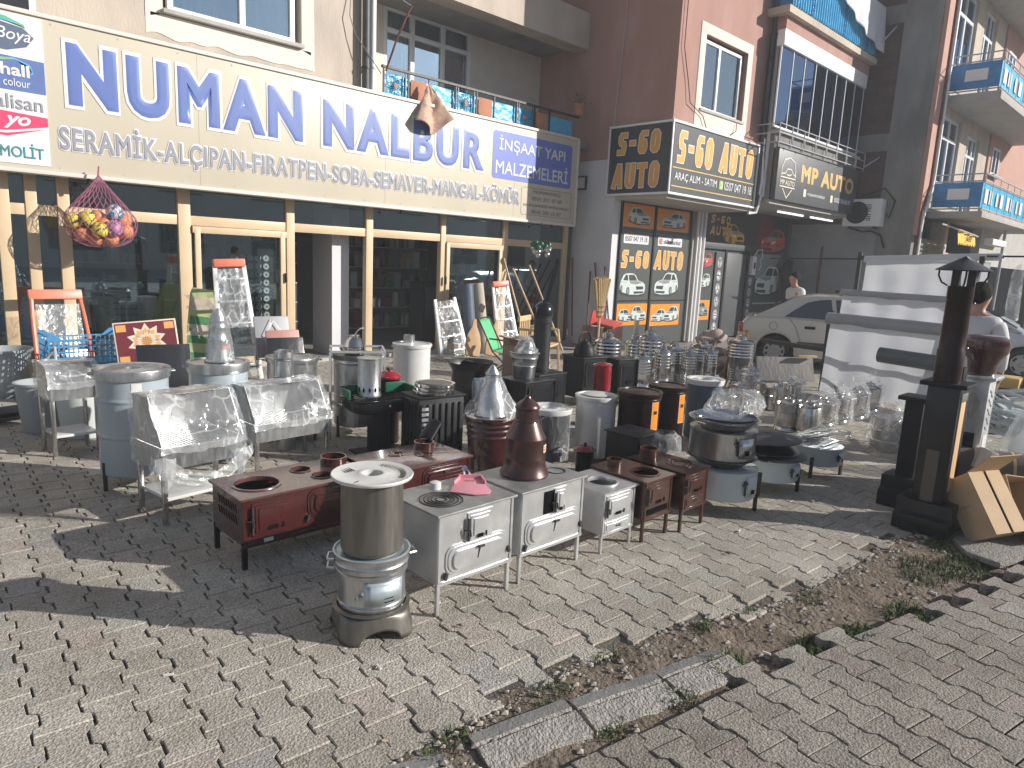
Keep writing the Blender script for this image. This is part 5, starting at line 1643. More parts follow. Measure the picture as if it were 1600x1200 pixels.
    if drawer:
        x0, x1, z0, z1 = X(drawer[0]), X(drawer[1]), Z(drawer[2]), Z(drawer[3])
        b = B()
        emboss(b, x0, x1, z0, z1, -0.002, 2, 0.005, 0.008)
        dd = b.build('ash_drawer', doorm or m, t, bev=0.002, seg=1)
        B().tube([(x0 + (x1 - x0) * .4, -0.012, (z0 + z1) / 2), (x0 + (x1 - x0) * .5, -0.026, (z0 + z1) / 2), (x0 + (x1 - x0) * .6, -0.012, (z0 + z1) / 2)], 0.004, 6).build('handle', 'iron_dark', dd)
    legs(t, w, d, zb, legt, legm or m)
    return t
def rings(par, x, y, z, rs, m='iron_dark'):
    b = B()
    for r in rs:
        b.lathe([(r, 0), (r, 0.003), (r - 0.005, 0.0035), (r - 0.005, 0)], 32, (x, y, z), cap=False)
    return b.build('cooking_rings', m, par)
def ring_handle(b, c, r, axis='x', tr_=0.006):
    pts = []
    for k in range(9):
        a = PI * k / 8
        pts.append((c[0] + r * math.cos(a) * (axis == 'x'), c[1] + r * math.cos(a) * (axis == 'y'), c[2] - r * math.sin(a)))
    return b.tube(pts, tr_, 6)
def side_handle(b, rad, z, ang, wd=0.05, out=0.03, tr_=0.005):
    c, s_ = math.cos(ang), math.sin(ang)
    pts = [(rad * c - s_ * q * wd, rad * s_ + c * q * wd, z) if o_ == 0 else ((rad + out) * c - s_ * q * wd * .8, (rad + out) * s_ + c * q * wd * .8, z + dz)
           for q, o_, dz in ((-1, 0, 0), (-1, 1, 0), (0, 1, 0), (1, 1, 0), (1, 0, 0))]
    return b.tube(pts, tr_, 6)
def drum(name, label, cat, loc, r, h, m, lid='galv', legh=0.0, legm='iron_dark', rz=0.0, ribs=(), lidh=0.035, hole=0.0, group=None, paper=None, handles=True, taper=1.0):
    t = thing(name, label, cat, loc, rz, group)
    prof = [(r * taper * .96, legh), (r * taper, legh + 0.01)]
    for q in ribs:
        z = legh + q * (h - legh)
        rr_ = r * (taper + (1 - taper) * q)
        prof += [(rr_, z - 0.022), (rr_, z - 0.014), (rr_ + 0.007, z - 0.005), (rr_ + 0.007, z + 0.005), (rr_, z + 0.014), (rr_, z + 0.022)]
    prof += [(r, h - lidh - 0.004), (r * .98, h - lidh)]
    B().lathe(prof, 40).build('body', m, t)
    if hole:
        lp = [(r + 0.012, h - lidh - .012), (r + 0.018, h - 0.006), (r + 0.016, h), (r * .9, h - 0.004), (r * .86, h - 0.012), (hole * 1.15, h - 0.008), (hole, h - 0.004), (hole * .96, h - 0.05)]
        l = B().lathe(lp, 40, cap=False).build('lid', lid, t)
        B().lathe([(hole * .97, 0), (hole * .97, 0.003)], 24, (0, 0, h - 0.045)).build('hole', 'hole_dark', l)
    else:
        lp = [(r + 0.010, h - lidh - .012), (r + 0.016, h - 0.006), (r + 0.014, h), (r * .93, h + 0.002), (r * .9, h - 0.008), (r * .2, h + 0.004), (0.0, h + 0.004)]
        l = B().lathe(lp, 40, cap=False).build('lid', lid, t)
    if handles:
        b = B()
        for a in (R(190), R(10)):
            side_handle(b, r + 0.012, h - 0.03, a, 0.04, 0.025)
        b.build('handle', 'galv', t)
    for k in range(3 if legh else 0):
        a = R(215 + 120 * k)
        x, y = r * 1.0 * math.cos(a), r * 1.0 * math.sin(a)
        B().bar((x, y, 0), (x, y, legh + 0.09), 0.026, 0.008).build('leg', legm, t)
    if paper:
        a0, z0, z1, da = paper
        b = B().grid(lambda u, v: ((r + .0025) * math.cos(R(a0 + da * u)), (r + .0025) * math.sin(R(a0 + da * u)), z0 + (z1 - z0) * v), 8, 1)
        b.build('paper_label', 'paper', t, recalc=False)
    return t
def wrap(par, prof, m='film', n=40, amp=0.015, fr=9, seed=0.0, name='plastic_wrap', sx=1.0, sy=1.0, c=(0, 0, 0), sub=4):
    p2 = []
    for (r0, z0), (r1, z1) in zip(prof, prof[1:]):
        for k in range(sub):
            p2.append((r0 + (r1 - r0) * k / sub, z0 + (z1 - z0) * k / sub))
    p2.append(prof[-1])
    b = B().lathe(p2, n, c, sx, sy, cap=False)
    b.wob(amp, fr, 0, seed)
    b.wob(amp * .45, fr * 3.3, 0, seed + 5)
    return b.build(name, m, par, recalc=False, sharp=60)
def samovar(label, loc, r, h, rz=0.0, m='chrome', tall=0.62, ribs=True, group='steel samovars', wrapped=None, seed=1.0, chim=0.0, kind='samovar'):
    t = thing(kind, label, 'samovar', loc, rz, group)
    b0 = h * 0.14
    B().lathe([(r * .96, 0), (r * 1.0, 0.012), (r * .97, b0 * .5), (r * .9, b0 * .95), (r * .88, b0)], 30).build('base', m, t)
    zt = h * (tall + .18)
    prof = [(r * .88, b0), (r * .97, b0 + 0.012)]
    if ribs:
        n = 5
        for zz0, zz1 in ((b0 + .03 * h, b0 + .2 * h), (zt - .24 * h, zt - .03 * h)):
            for k in range(n):
                z = zz0 + (zz1 - zz0) * k / (n - 1)
                e = (zz1 - zz0) / (n - 1) * .28
                prof += [(r * .97, z - e), (r * 1.0, z - e * .3), (r * 1.0, z + e * .3), (r * .97, z + e)]
    prof += [(r * .97, zt - 0.008), (r * .93, zt)]
    B().lathe(prof, 34).build('body', m, t)
    l = B().lathe([(r * .95, zt), (r * .98, zt + .012 * 1), (r * .8, zt + h * .05), (r * .42, zt + h * .08), (r * .42, zt + h * .12), (r * .36, zt + h * .13), (r * .3, zt + h * .08)], 28, cap=False).build('lid', m, t)
    if chim:
        B().lathe([(r * .26, 0), (r * .26, chim), (r * .23, chim)], 18, (0, 0, zt + h * .06)).build('chimney', m, l)
    else:
        B().lathe([(r * .3, 0), (r * .3, h * .03), (r * .08, h * .06), (r * .1, h * .09), (0, h * .1)], 16, (0, 0, zt + h * .1)).build('knob', m, l)
    for a in (0, PI):
        b = B()
        c, s_ = math.cos(a), math.sin(a)
        b.tube([(c * r * .9, 0, zt - h * .02), (c * r * 1.22, 0, zt + h * .01), (c * r * 1.25, 0, zt + h * .06), (c * r * 1.0, 0, zt + h * .05)], 0.008, 6)
        b.build('handle', m, t)
    b = B().tube([(0, -r * .9, b0 + h * .12), (0, -r * 1.3, b0 + h * .12), (0, -r * 1.36, b0 + h * .06)], 0.012, 8)
    b.tube([(0, -r * 1.18, b0 + h * .12), (0, -r * 1.18, b0 + h * .19)], 0.006, 6).obox((0, -r * 1.18, b0 + h * .19), (0.05, 0.012, 0.012))
    b.build('tap', 'chrome', t)
    if wrapped:
        w_ = wrapped
        wrap(t, [(r * 1.05, 0.005), (r * 1.3 * w_, h * .12), (r * 1.18 * w_, h * .5), (r * 1.28 * w_, h * .8), (r * .8, h * 1.0), (r * .22, h * 1.08), (r * .4, h * 1.2)], 'film_soft', 30, r * .16, 8, seed)
    return t

# ------------------------------------------------------------------ front row of stoves
k1 = stove('cooking_stove', 'silver cooking stove with closed ring top and arched oven door, pink scoop lying on it', 'stove', (2.06, 2.3, 0), 0.46, 0.36, 0.15, 0.478, 'silver_paint', 'silver_top',
           None, (.36, .70, .50, .95), (.09, .93, .11, .54), group='silver cooking stoves')
rings(k1, -0.1, 0.15, 0.491, (0.105, 0.085, 0.066, 0.05, 0.03))
rings(k1, 0.12, 0.22, 0.491, (0.05,))
B().lathe([(0.03, 0), (0.028, 0.03), (0.02, 0.034)], 16, (-0.02, 0.3, 0.49)).build('pipe_collar', 'white_enamel', k1)
k2 = stove('cooking_stove', 'silver cooking stove with open firebox door, carrying the bronze bell shaped cover', 'stove', (2.585, 2.3, 0), 0.47, 0.36, 0.15, 0.478, 'silver_paint', 'silver_top',
           None, (.50, .70, .52, .95), (.06, .95, .11, .54), group='silver cooking stoves')
B().box(-0.075, 0.0, -0.0035, -0.0005, 0.335, 0.455).build('firebox_opening', 'hole_dark', k2, smooth=False)
rings(k2, 0.16, 0.14, 0.491, (0.055,))
B().lathe([(0.045, 0), (0.045, 0.04), (0.04, 0.04), (0.04, 0.005)], 24, (0.12, 0.3, 0.49), cap=False).build('pipe_collar', 'silver_paint', k2)
s1 = stove('room_stove', 'small silver stove with one round hole in its top and a single door', 'stove', (3.115, 2.27, 0), 0.29, 0.33, 0.11, 0.352, 'silver_paint', 'silver_paint',
           [(0.02, .42, .085)], (.08, .82, .38, .95), None, drawer=(.06, .86, .06, .30), legt=0.016)
s2 = stove('room_stove', 'small brown enamel stove with open round hole and slotted door gap', 'stove', (3.43, 2.22, 0), 0.27, 0.40, 0.14, 0.368, 'brown_enamel', 'brown_enamel',
           [(0.05, .3, .085)], (.06, .9, .32, .95), None, legt=0.018, group='small brown stoves')
B().box(-0.11, 0.1, -0.0035, -0.0005, 0.165, 0.2).build('ash_opening', 'hole_dark', s2, smooth=False)
B().lathe([(0.05, 0), (0.05, 0.045), (0.045, 0.045), (0.045, 0.005)], 20, (-0.03, 0.32, 0.38), cap=False).build('pipe_collar', 'brown_enamel', s2)
s3 = stove('room_stove', 'small brown enamel stove with closed ring top, beside the round grey stove', 'stove', (3.76, 2.17, 0), 0.27, 0.42, 0.14, 0.372, 'brown_enamel', 'brown_dark',
           None, (.06, .9, .40, .95), None, drawer=(.08, .9, .06, .34), legt=0.018, group='small brown stoves')
rings(s3, 0.02, 0.14, 0.385, (0.09, 0.06), 'brown_enamel')
B().lathe([(0.06, 0), (0.06, 0.07), (0.054, 0.07), (0.054, 0.005)], 20, (-0.05, 0.33, 0.384), cap=False).build('pipe_collar', 'brown_enamel', s3)

# bucket stove with the flanged cylinder standing on it
t = thing('bucket_stove', 'round sheet metal stove with door and ring handles on an arched base, nearest the camera', 'stove', (1.57, 2.43, 0), R(-18))
n = 48
def sk(u, v):
    a = 2 * PI * u
    sq = 1.0 + 0.16 * abs(math.sin(2 * a)) ** 3 * (1 - .5 * v)
    r = (0.158 + 0.010 * (1 - v)) * (sq if v < .95 else 1)
    arch = max(0.0, 1 - (((a + PI / 4) % (PI / 2) - PI / 4) / 0.52) ** 2) if True else 0
    zb = 0.055 * math.sqrt(arch) if arch > 0 else 0.0
    z = zb + (0.115 - zb) * v
    return (r * math.cos(a + PI / 4 * 0), r * math.sin(a), z)
b = B().grid(sk, 96, 6)
b.build('base', 'galv_dull', t, recalc=False, thick=0.004)
B().lathe([(0.163, 0.112), (0.168, 0.118), (0.150, 0.124)], 48, cap=False).build('base_rim', 'galv_dull', t)
bd = B().lathe([(0.14, 0.116), (0.145, 0.13), (0.145, 0.145), (0.15, 0.15), (0.145, 0.156), (0.145, 0.275), (0.156, 0.282), (0.156, 0.292), (0.15, 0.296), (0.156, 0.30), (0.158, 0.318), (0.162, 0.324), (0.158, 0.330), (0.158, 0.352), (0.163, 0.36)], 48, cap=False)
bd.build('body', 'galv', t)
B().lathe([(0.163, 0.36), (0.166, 0.366), (0.158, 0.368), (0.150, 0.360), (0.118, 0.358), (0.11, 0.364), (0.0, 0.366)], 48, cap=False).build('lid', 'galv_blue', t)
def curved_door(par, r, a0, a1, z0, z1, m, vents, name='door', latch=True, d=0.006):
    b = B()
    b.grid(lambda u, v: ((r + d) * math.cos(R(a0 + (a1 - a0) * u)), (r + d) * math.sin(R(a0 + (a1 - a0) * u)), z0 + (z1 - z0) * v), 10, 1)
    e = (z1 - z0) * .1
    da = (a1 - a0) * .08
    b.grid(lambda u, v: ((r + d + .004) * math.cos(R(a0 + da + (a1 - a0 - 2 * da) * u)), (r + d + .004) * math.sin(R(a0 + da + (a1 - a0 - 2 * da) * u)), z0 + e + (z1 - z0 - 2 * e) * v), 10, 1)
    dr = b.build(name, m, par, recalc=False, thick=0.004)
    v_ = B()
    for (u0, u1, w0, w1) in vents:
        v_.grid(lambda u, v: ((r + d + .0075) * math.cos(R(a0 + (a1 - a0) * (u0 + (u1 - u0) * u))), (r + d + .0075) * math.sin(R(a0 + (a1 - a0) * (u0 + (u1 - u0) * u))), z0 + (z1 - z0) * (w0 + (w1 - w0) * v)), 5, 1)
    v_.build('air_vent', 'hole_dark', dr, recalc=False)
    if latch:
        al = R(a0 - (a1 - a0) * .12)
        h = B().bar(((r + .002) * math.cos(al), (r + .002) * math.sin(al), (z0 + z1) / 2 - 0.01), ((r + .035) * math.cos(al), (r + .035) * math.sin(al), (z0 + z1) / 2 - 0.01), 0.022, 0.008)
        h.bar(((r + .03) * math.cos(al), (r + .03) * math.sin(al), (z0 + z1) / 2 - 0.03), ((r + .03) * math.cos(al), (r + .03) * math.sin(al), (z0 + z1) / 2 + .015), 0.008)
        h.build('latch', 'galv', dr)
    return dr
curved_door(t, 0.145, -116, -47, 0.162, 0.265, 'galv_blue', [(.45, .68, .30, .34), (.45, .70, .14, .19)])
for z, a in ((0.338, 163), (0.30, 163), (0.345, -3)):
    b = B()
    side_handle(b, 0.156, z - 0.01, R(a), 0.04, 0.03, 0.006)
    b.build('handle', 'galv', t)
t = thing('stove_cylinder', 'dull metal cylinder with pale flanged ring lid standing on the bucket stove', 'cylinder', (1.565, 2.425, 0.366))
B().lathe([(0.118, 0), (0.126, 0.004), (0.126, 0.014), (0.132, 0.018), (0.131, 0.318), (0.14, 0.322)], 44, cap=False).build('body', 'galv_dull', t)
b = B().lathe([(0.138, 0.318), (0.170, 0.324), (0.173, 0.333), (0.170, 0.338), (0.155, 0.334), (0.095, 0.327), (0.06, 0.335), (0.05, 0.338), (0.044, 0.336), (0.043, 0.29)], 44, cap=False)
b.build('lid', 'white_enamel', t)
b = B()
for k in range(16):
    a = R(-60 + 6.5 * k)
    b.obox((0.13 * math.cos(a), 0.13 * math.sin(a), 0.3335), (0.026, 0.003, 0.003), (0, 0, a))
for k in range(4):
    b.obox((0.02 + 0.014 * k - .1, 0.105, 0.331), (0.003, 0.05, 0.003), (0, 0, 0.1))
b.obox((-0.12, -0.06, 0.332), (0.05, 0.003, 0.003), (0, 0, 0.5))
b.build('lid_marks', 'galv_dull', t)
B().lathe([(0.043, 0), (0.043, 0.002)], 24, (0, 0, 0.29)).build('hole', 'hole_dark', t)

# bronze bell, pink scoop
t = thing('bell_cover', 'bronze bell shaped stove cover standing on the right silver cooking stove', 'stove cover', (2.56, 2.50, 0.492))
B().lathe([(0.128, 0), (0.132, 0.012), (0.122, 0.03), (0.112, 0.06), (0.108, 0.09), (0.110, 0.096), (0.108, 0.102), (0.106, 0.20), (0.108, 0.206), (0.104, 0.212), (0.085, 0.25), (0.066, 0.292), (0.069, 0.298), (0.064, 0.304), (0.062, 0.306), (0.060, 0.355),
           (0.066, 0.362), (0.066, 0.368), (0.055, 0.385), (0.028, 0.405), (0.02, 0.412), (0.016, 0.424), (0.0, 0.43)], 44, cap=False).build('body', 'bronze', t)
for a0 in (-75,):
    B().grid(lambda u, v: (0.1095 * math.cos(R(a0 + 24 * u)), 0.1095 * math.sin(R(a0 + 24 * u)), 0.135 + 0.042 * v), 6, 1).build('sticker', 'tray_cream', t, recalc=False)
    B().grid(lambda u, v: (0.1100 * math.cos(R(a0 + 2 + 14 * u)), 0.1100 * math.sin(R(a0 + 2 + 14 * u)), 0.142 + 0.016 * v), 6, 1).build('sticker_band', 'salmon_plastic', t, recalc=False)
    B().grid(lambda u, v: (0.1100 * math.cos(R(a0 + 3 + 12 * u)), 0.1100 * math.sin(R(a0 + 3 + 12 * u)), 0.163 + 0.005 * v), 6, 1).build('sticker_band', 'board_black', t, recalc=False)
t = thing('pink_scoop', 'pink plastic dustpan scoop lying on the left silver cooking stove', 'dustpan', (2.185, 2.50, 0.494), R(-40))
pl = [(-0.10, -0.09), (0.02, -0.125), (0.09, -0.10), (0.10, -0.06), (0.075, 0.03), (0.06, 0.10), (0.055, 0.13), (-0.055, 0.13), (-0.06, 0.09), (-0.085, 0.02)]
B().prism(pl, 'z', 0, 0.006).build('pan', 'pink_plastic', t, bev=0.002)
b = B()
pr_ = [(-0.085, 0.02), (-0.06, 0.09), (-0.055, 0.13), (0.055, 0.13), (0.06, 0.10), (0.075, 0.03)]
for (x0, y0), (x1, y1) in zip(pr_, pr_[1:]):
    b.bar((x0, y0, 0.012), (x1, y1, 0.014), 0.008, 0.018)
b.build('rim', 'pink_plastic', t)
B().prism(rrect(-0.03, 0.03, 0.07, 0.085, 0.007), 'z', 0.0061, 0.008).build('slot', 'tray_pink', t)
b = B().tube([(-0.03, 0.13, 0.01), (-0.035, 0.2, 0.02), (-0.03, 0.24, 0.02)], 0.005, 6).tube([(0.0, 0.13, 0.01), (-0.01, 0.2, 0.02), (-0.03, 0.24, 0.02)], 0.005, 6)
b.ball((-0.03, 0.245, 0.02), 0.016)
b.build('handle', 'cloth_white', t)

# ------------------------------------------------------------------ maroon enamel long stoves
def longstove(label, loc, w, d, rz, holes, clos):
    t = stove('range_stove', label, 'stove', loc, w, d, 0.13, 0.372, 'maroon', 'maroon_top', holes, (.06, .36, .18, .92), (.45, .93, .30, .95), 'black_matt', rz, 'long maroon stoves', 0.024, None, True)
    for x, y, rs in clos:
        rings(t, x * w, y * d, 0.385, rs, 'maroon')
    b = B()
    for k in range(3):
        b.bar((w * .0, -0.018, 0.325 - 0.022 * k), (w * .40, -0.018, 0.345 - 0.022 * k - 0.02), 0.010)
    b.build('oven_ribs', 'maroon', t, bev=0.002)
    B().box(-w / 2 + .02, w / 2 - .02, 0.006, 0.03, 0.115, 0.129).build('front_rail', 'black_matt', t)
    B().obox((-w * .33, -0.004, 0.142), (0.05, 0.006, 0.018)).build('badge', 'white_enamel', t)
    return t
l1 = longstove('long maroon enamel stove with three open holes in its top, behind the bucket stove', (1.745, 3.27, 0), 0.78, 0.38, 0.0, [(-.30, .48, .115), (.08, .72, .055), (.14, .30, .055)], [])
B().lathe([(0.075, 0), (0.075, 0.05), (0.068, 0.05), (0.068, 0.005)], 28, (0.27, 0.27, 0.384), cap=False).build('pipe_collar', 'maroon', l1)
l2 = longstove('long maroon enamel stove with closed round plates, between the barrel and the silver stoves', (2.46, 3.22, 0), 0.68, 0.40, 0.0, None, [(-.05, .70, (.05, .03)), (.16, .42, (.05, .03))])
B().lathe([(0.065, 0), (0.065, 0.045), (0.058, 0.045), (0.058, 0.005)], 28, (0.2, 0.3, 0.384), cap=False).build('pipe_collar', 'maroon', l2)
t = thing('coal_shovel', 'black coal scoop resting in the pipe collar of the long maroon stove', 'scoop', (2.69, 3.53, 0.43), R(20))
b = B()
b.grid(lambda u, v: (-0.03 + 0.13 * v, -0.05 + 0.1 * u, 0.0 + 0.10 * v + 0.02 * math.sin(PI * u)), 10, 8)
b.build('blade', 'black_matt', t, recalc=False, thick=0.004)
B().tube([(-0.03, 0, 0.0), (-0.08, 0, -0.03)], 0.01, 8).build('handle', 'black_matt', t)
tag(B().tube([(-0.04, 0, 0), (0.05, 0.02, 0.05), (0.22, 0.06, 0.2)], 0.0025, 5).build('loose_wire', 'pipe_grey', loc=(0.92, 2.95, 0.005)), 'thin bright wire lying loose on the paving in the shadow', 'wire')

# ------------------------------------------------------------------ round grey stoves with trays on them
def roundstove(label, loc, r, zb, zt, m, door_a, rz=0.0, group='round grey stoves'):
    t = thing('round_stove', label, 'stove', loc, rz, group)
    B().lathe([(r * .97, zb), (r, zb + 0.008), (r, zt - 0.012), (r * 1.02, zt - 0.006), (r * 1.02, zt), (r * .98, zt + 0.002), (r * .2, zt - 0.006), (0, zt - 0.006)], 44, cap=False).build('body', m, t)
    B().lathe([(r * .97, 0), (0, 0.0)], 40, (0, 0, zb), cap=False).build('bottom', m, t)
    dr = curved_door(t, r, door_a, door_a + 34, zb + 0.03, zt - 0.03, m, [(.3, .6, .16, .38)], latch=False)
    al = R(door_a - 3)
    h = B().bar((r * math.cos(al), r * math.sin(al), zt - 0.06), ((r + .03) * math.cos(al), (r + .03) * math.sin(al), zt - 0.06), 0.012).bar(((r + .012) * math.cos(al), (r + .012) * math.sin(al), zb + .05), ((r + .012) * math.cos(al), (r + .012) * math.sin(al), zt - .045), 0.01)
    h.tube([((r + .01) * math.cos(R(door_a - 8)), (r + .01) * math.sin(R(door_a - 8)), zt - .075), ((r + .03) * math.cos(al), (r + .03) * math.sin(al), zt - .055)], 0.006, 6)
    h.build('latch', 'iron_dark', dr)
    for a in (-148, -32, 90):
        x, y = (r + .006) * math.cos(R(a)), (r + .006) * math.sin(R(a))
        B().bar((x, y, 0), (x, y, zb + 0.07), 0.02, 0.02).build('leg', 'iron_dark', t)
    return t
roundstove('round pale blue stove on iron legs under the stacked pans, nearest of three', (4.27, 2.28, 0), 0.235, 0.105, 0.30, 'paleblue_enamel', -80, R(-28))
roundstove('round pale blue stove under the dark baking sheets, middle one of three', (4.93, 2.25, 0), 0.21, 0.105, 0.265, 'paleblue_enamel', -84, R(-22))
roundstove('round pale blue stove with the bundle of skewers on top, farthest of three', (5.68, 2.2, 0), 0.19, 0.10, 0.245, 'paleblue_enamel', -84, R(-20))
t = thing('shallow_pan', 'wide brown metal basin between the two stacked round stoves', 'pan', (4.28, 2.30, 0.303))
B().lathe([(0.12, 0), (0.16, 0.012), (0.21, 0.05), (0.235, 0.060), (0.242, 0.063), (0.234, 0.065), (0.2, 0.052), (0.14, 0.016), (0, 0.014)], 44, cap=False).build('body', 'galv_dull', t)
t = roundstove('galvanised round stove without legs stacked on the brown basin', (4.28, 2.30, 0.365), 0.22, 0.0, 0.19, 'galv', -112, R(-10), 'stacked galvanised stoves')
for ch in list(t.children):
    if ch.name.startswith('leg'):
        bpy.data.objects.remove(ch)
t = thing('shallow_pan', 'wide pan with ring handles full of trays, on top of the galvanised stack', 'pan', (4.28, 2.30, 0.557))
B().lathe([(0.15, 0), (0.2, 0.03), (0.225, 0.06), (0.238, 0.064), (0.24, 0.068), (0.22, 0.066), (0.2, 0.036), (0.14, 0.012), (0, 0.01)], 44, cap=False).build('body', 'steel', t)
for a in (170, 350):
    b = B()
    side_handle(b, 0.212, 0.055, R(a), 0.045, 0.03, 0.006)
    b.build('handle', 'steel', t)
t = thing('tray', 'dark round tray with ring handles lying in the top pan of the stack', 'tray', (4.29, 2.30, 0.617))
B().lathe([(0.17, 0), (0.195, 0.01), (0.2, 0.022), (0.205, 0.024), (0.19, 0.016), (0.16, 0.006), (0, 0.006)], 40, cap=False).build('body', 'roll_blue', t)
b = B()
side_handle(b, 0.195, 0.024, R(165), 0.03, 0.035, 0.005)
side_handle(b, 0.195, 0.024, R(345), 0.03, 0.035, 0.005)
b.build('handle', 'steel', t)
wrap(t, [(0.05, 0.03), (0.18, 0.02), (0.22, 0.05), (0.19, 0.13), (0.06, 0.17), (0.0, 0.16)], 'film_soft', 34, 0.03, 8, 3.0, sx=1.4, sy=.8, c=(0.16, 0.02, 0))
def saj(label, loc, r, hgt, m, tilt=0.0):
    t = thing('baking_sheet', label, 'baking sheet', loc, 0, 'domed baking sheets')
    t.rotation_euler = (tilt, 0, 0)
    B().lathe([(r, 0), (r * 1.005, 0.006), (r * .98, 0.009), (r * .85, hgt * .35), (r * .55, hgt * .75), (r * .25, hgt * .96), (0, hgt)], 48, cap=False).build('dome', m, t, thick=0.003)
    b = B()
    side_handle(b, r, 0.006, R(200), 0.03, 0.025, 0.004)
    b.build('handle', 'iron_dark', t)
    return t
saj('lower dark domed baking sheet lying on the middle round stove', (4.95, 2.27, 0.27), 0.27, 0.07, 'black_pipe')
saj('upper black domed baking sheet on the middle round stove, under the grey one', (4.93, 2.30, 0.315), 0.25, 0.06, 'black_gloss', R(4))
saj('topmost dark grey domed baking sheet with a bright sun glint on the middle round stove', (4.97, 2.32, 0.37), 0.26, 0.05, 'pipe_dark', R(-2))
t = thing('skewers', 'bundle of flat metal skewers lying on the farthest round stove', 'skewers', (5.72, 2.24, 0.265))
b = B()
r2 = random.Random(11)
for k in range(34):
    y = -0.12 + 0.2 * r2.random()
    z = 0.008 + 0.05 * r2.random()
    a = r2.uniform(-.18, .18)
    L_ = 0.28
    c, s_ = math.cos(a - .15), math.sin(a - .15)
    b.bar((-L_ * c, y - L_ * s_, z), (L_ * c, y + L_ * s_, z + r2.uniform(-.01, .03)), 0.002, 0.008)
    b.tube([(L_ * c + 0.012 * math.cos(q), y + L_ * s_, z + 0.012 * math.sin(q)) for q in [j * PI / 4 for j in range(8)]], 0.0022, 4, closed=True)
b.build('blades', 'galv', t)
B().box(-0.22, 0.1, -0.15, -0.13, 0, 0.012).build('tie_strip', 'galv', t)

# ------------------------------------------------------------------ grills
def grill(label, loc, w, d, zt, hood_h, rz, wrapped_legs, group='plastic wrapped charcoal grills', seed=1.0, shelf=True):
    t = thing('charcoal_grill', label, 'grill', loc, rz, group)
    b = B().box(-w / 2, w / 2, 0, 0.005, zt - 0.13, zt).box(-w / 2, w / 2, d - 0.005, d, zt - 0.13, zt).box(-w / 2, -w / 2 + .005, 0.0051, d - .0051, zt - .13, zt).box(w / 2 - .005, w / 2, 0.0051, d - .0051, zt - .13, zt).box(-w / 2 + .0051, w / 2 - .0051, 0.0051, d - .0051, zt - .13, zt - .125)
    b.box(-w / 2 - .008, w / 2 + .008, -0.01, -0.0005, zt - 0.012, zt + 0.004)
    b.build('tray', 'galv', t)
    g = B()
    for k in range(22):
        x = -w / 2 + 0.02 + (w - .04) * k / 21
        g.box(x - .004, x + .004, 0.006, d - .006, zt - 0.004, zt + 0.004)
    g.build('grate', 'galv', t)
    for sx in (-1, 1):
        h = B()
        x = sx * w / 2
        pl = [(0.0, zt + .005), (d, zt + .005), (d, zt + hood_h), (d * .45, zt + hood_h)]
        h.prism(pl, 'x', x - .003, x + .003)
        h.build('side_shield', 'galv', t)
    q = B().box(-w / 2 + .0031, w / 2 - .0031, d - 0.004, d, zt + .005, zt + hood_h).box(-w / 2 + .0031, w / 2 - .0031, d * .45, d - .0041, zt + hood_h - .004, zt + hood_h)
    q.build('hood', 'galv', t)
    for sx in (-1, 1):
        for y in (0.02, d - 0.02):
            x = sx * (w / 2 - .012)
            B().box(x - .014, x + .014, y - .014, y + .014, 0, zt - .13).build('leg', 'steel', t, bev=0.004)
    if shelf:
        B().box(-w / 2 + .02, w / 2 - .02, 0.0, d, 0.145, 0.165).build('shelf', 'white_enamel', t, bev=0.003)
    def wf(u, v):
        # film pulled from the back of the hood over the front and down
        x = (-w / 2 - .02 + (w + .04) * u)
        path = [(d + .02, zt - .1), (d + .015, zt + hood_h + .01), (d * .42, zt + hood_h + .025), (0.03, zt + .08 + hood_h * .25), (-.02, zt + .02), (-.028, zt - .03)]
        s_ = v * (len(path) - 1)
        k = min(len(path) - 2, int(s_))
        f = s_ - k
        y = path[k][0] + (path[k + 1][0] - path[k][0]) * f
        z = path[k][1] + (path[k + 1][1] - path[k][1]) * f
        p = Vector((x * 7, y * 7, z * 7 + seed))
        n1 = noise.noise_vector(p) * .018 + noise.noise_vector(p * 3.1) * .008
        z -= 0.035 * math.sin(PI * u) * (1 if 1.5 < s_ < 3.5 else .3)
        return (x + n1.x, y + n1.y, z + n1.z)
    B().grid(wf, 44, 44).build('plastic_wrap', 'film', t, recalc=False, sharp=70)
    for sx in (-1, 1):
        def sf(u, v):
            p = Vector((u * 3 + sx, v * 3, seed))
            n1 = noise.noise_vector(p * 1.6) * .02
            return (sx * (w / 2 + .018) + n1.x, -.02 + (d + .04) * u + n1.y, zt - .14 + (hood_h + .14) * v * (0.35 + .65 * min(1, u * 1.8)) + n1.z)
        B().grid(sf, 16, 16).build('plastic_wrap', 'film', t, recalc=False, sharp=70)
    if wrapped_legs:
        for x, rr_ in ((-w / 2 + .01, .05), (w / 2 - .02, .06)):
            wrap(t, [(rr_ * 1.4, zt - .05), (rr_ * 1.5, zt - .12), (rr_ * .8, zt - .2), (rr_ * .45, zt - .26)], 'film', 20, 0.02, 10, seed + x, c=(x, 0.02, 0))
        def sw(u, v):
            x = -w / 2 + w * u
            s_ = math.sin(PI * u)
            y = -.035 - .02 * s_ + .012 * noise.noise(Vector((u * 8, v * 4, seed)))
            z = zt - .04 - .14 * s_ * (1 + .1 * v) - (.1 * v) * (.4 + .8 * abs(u - .5) * 2)
            return (x, y, z + .012 * noise.noise(Vector((u * 12, v * 6, seed + 4))))
        B().grid(sw, 40, 10).build('plastic_swag', 'film', t, recalc=False, sharp=70)
    return t
grill('plastic wrapped charcoal grill with hanging film and a lower shelf, nearest of the wrapped grills', (1.50, 4.14, 0), 0.50, 0.34, 0.46, 0.28, R(8), True, seed=1.0)
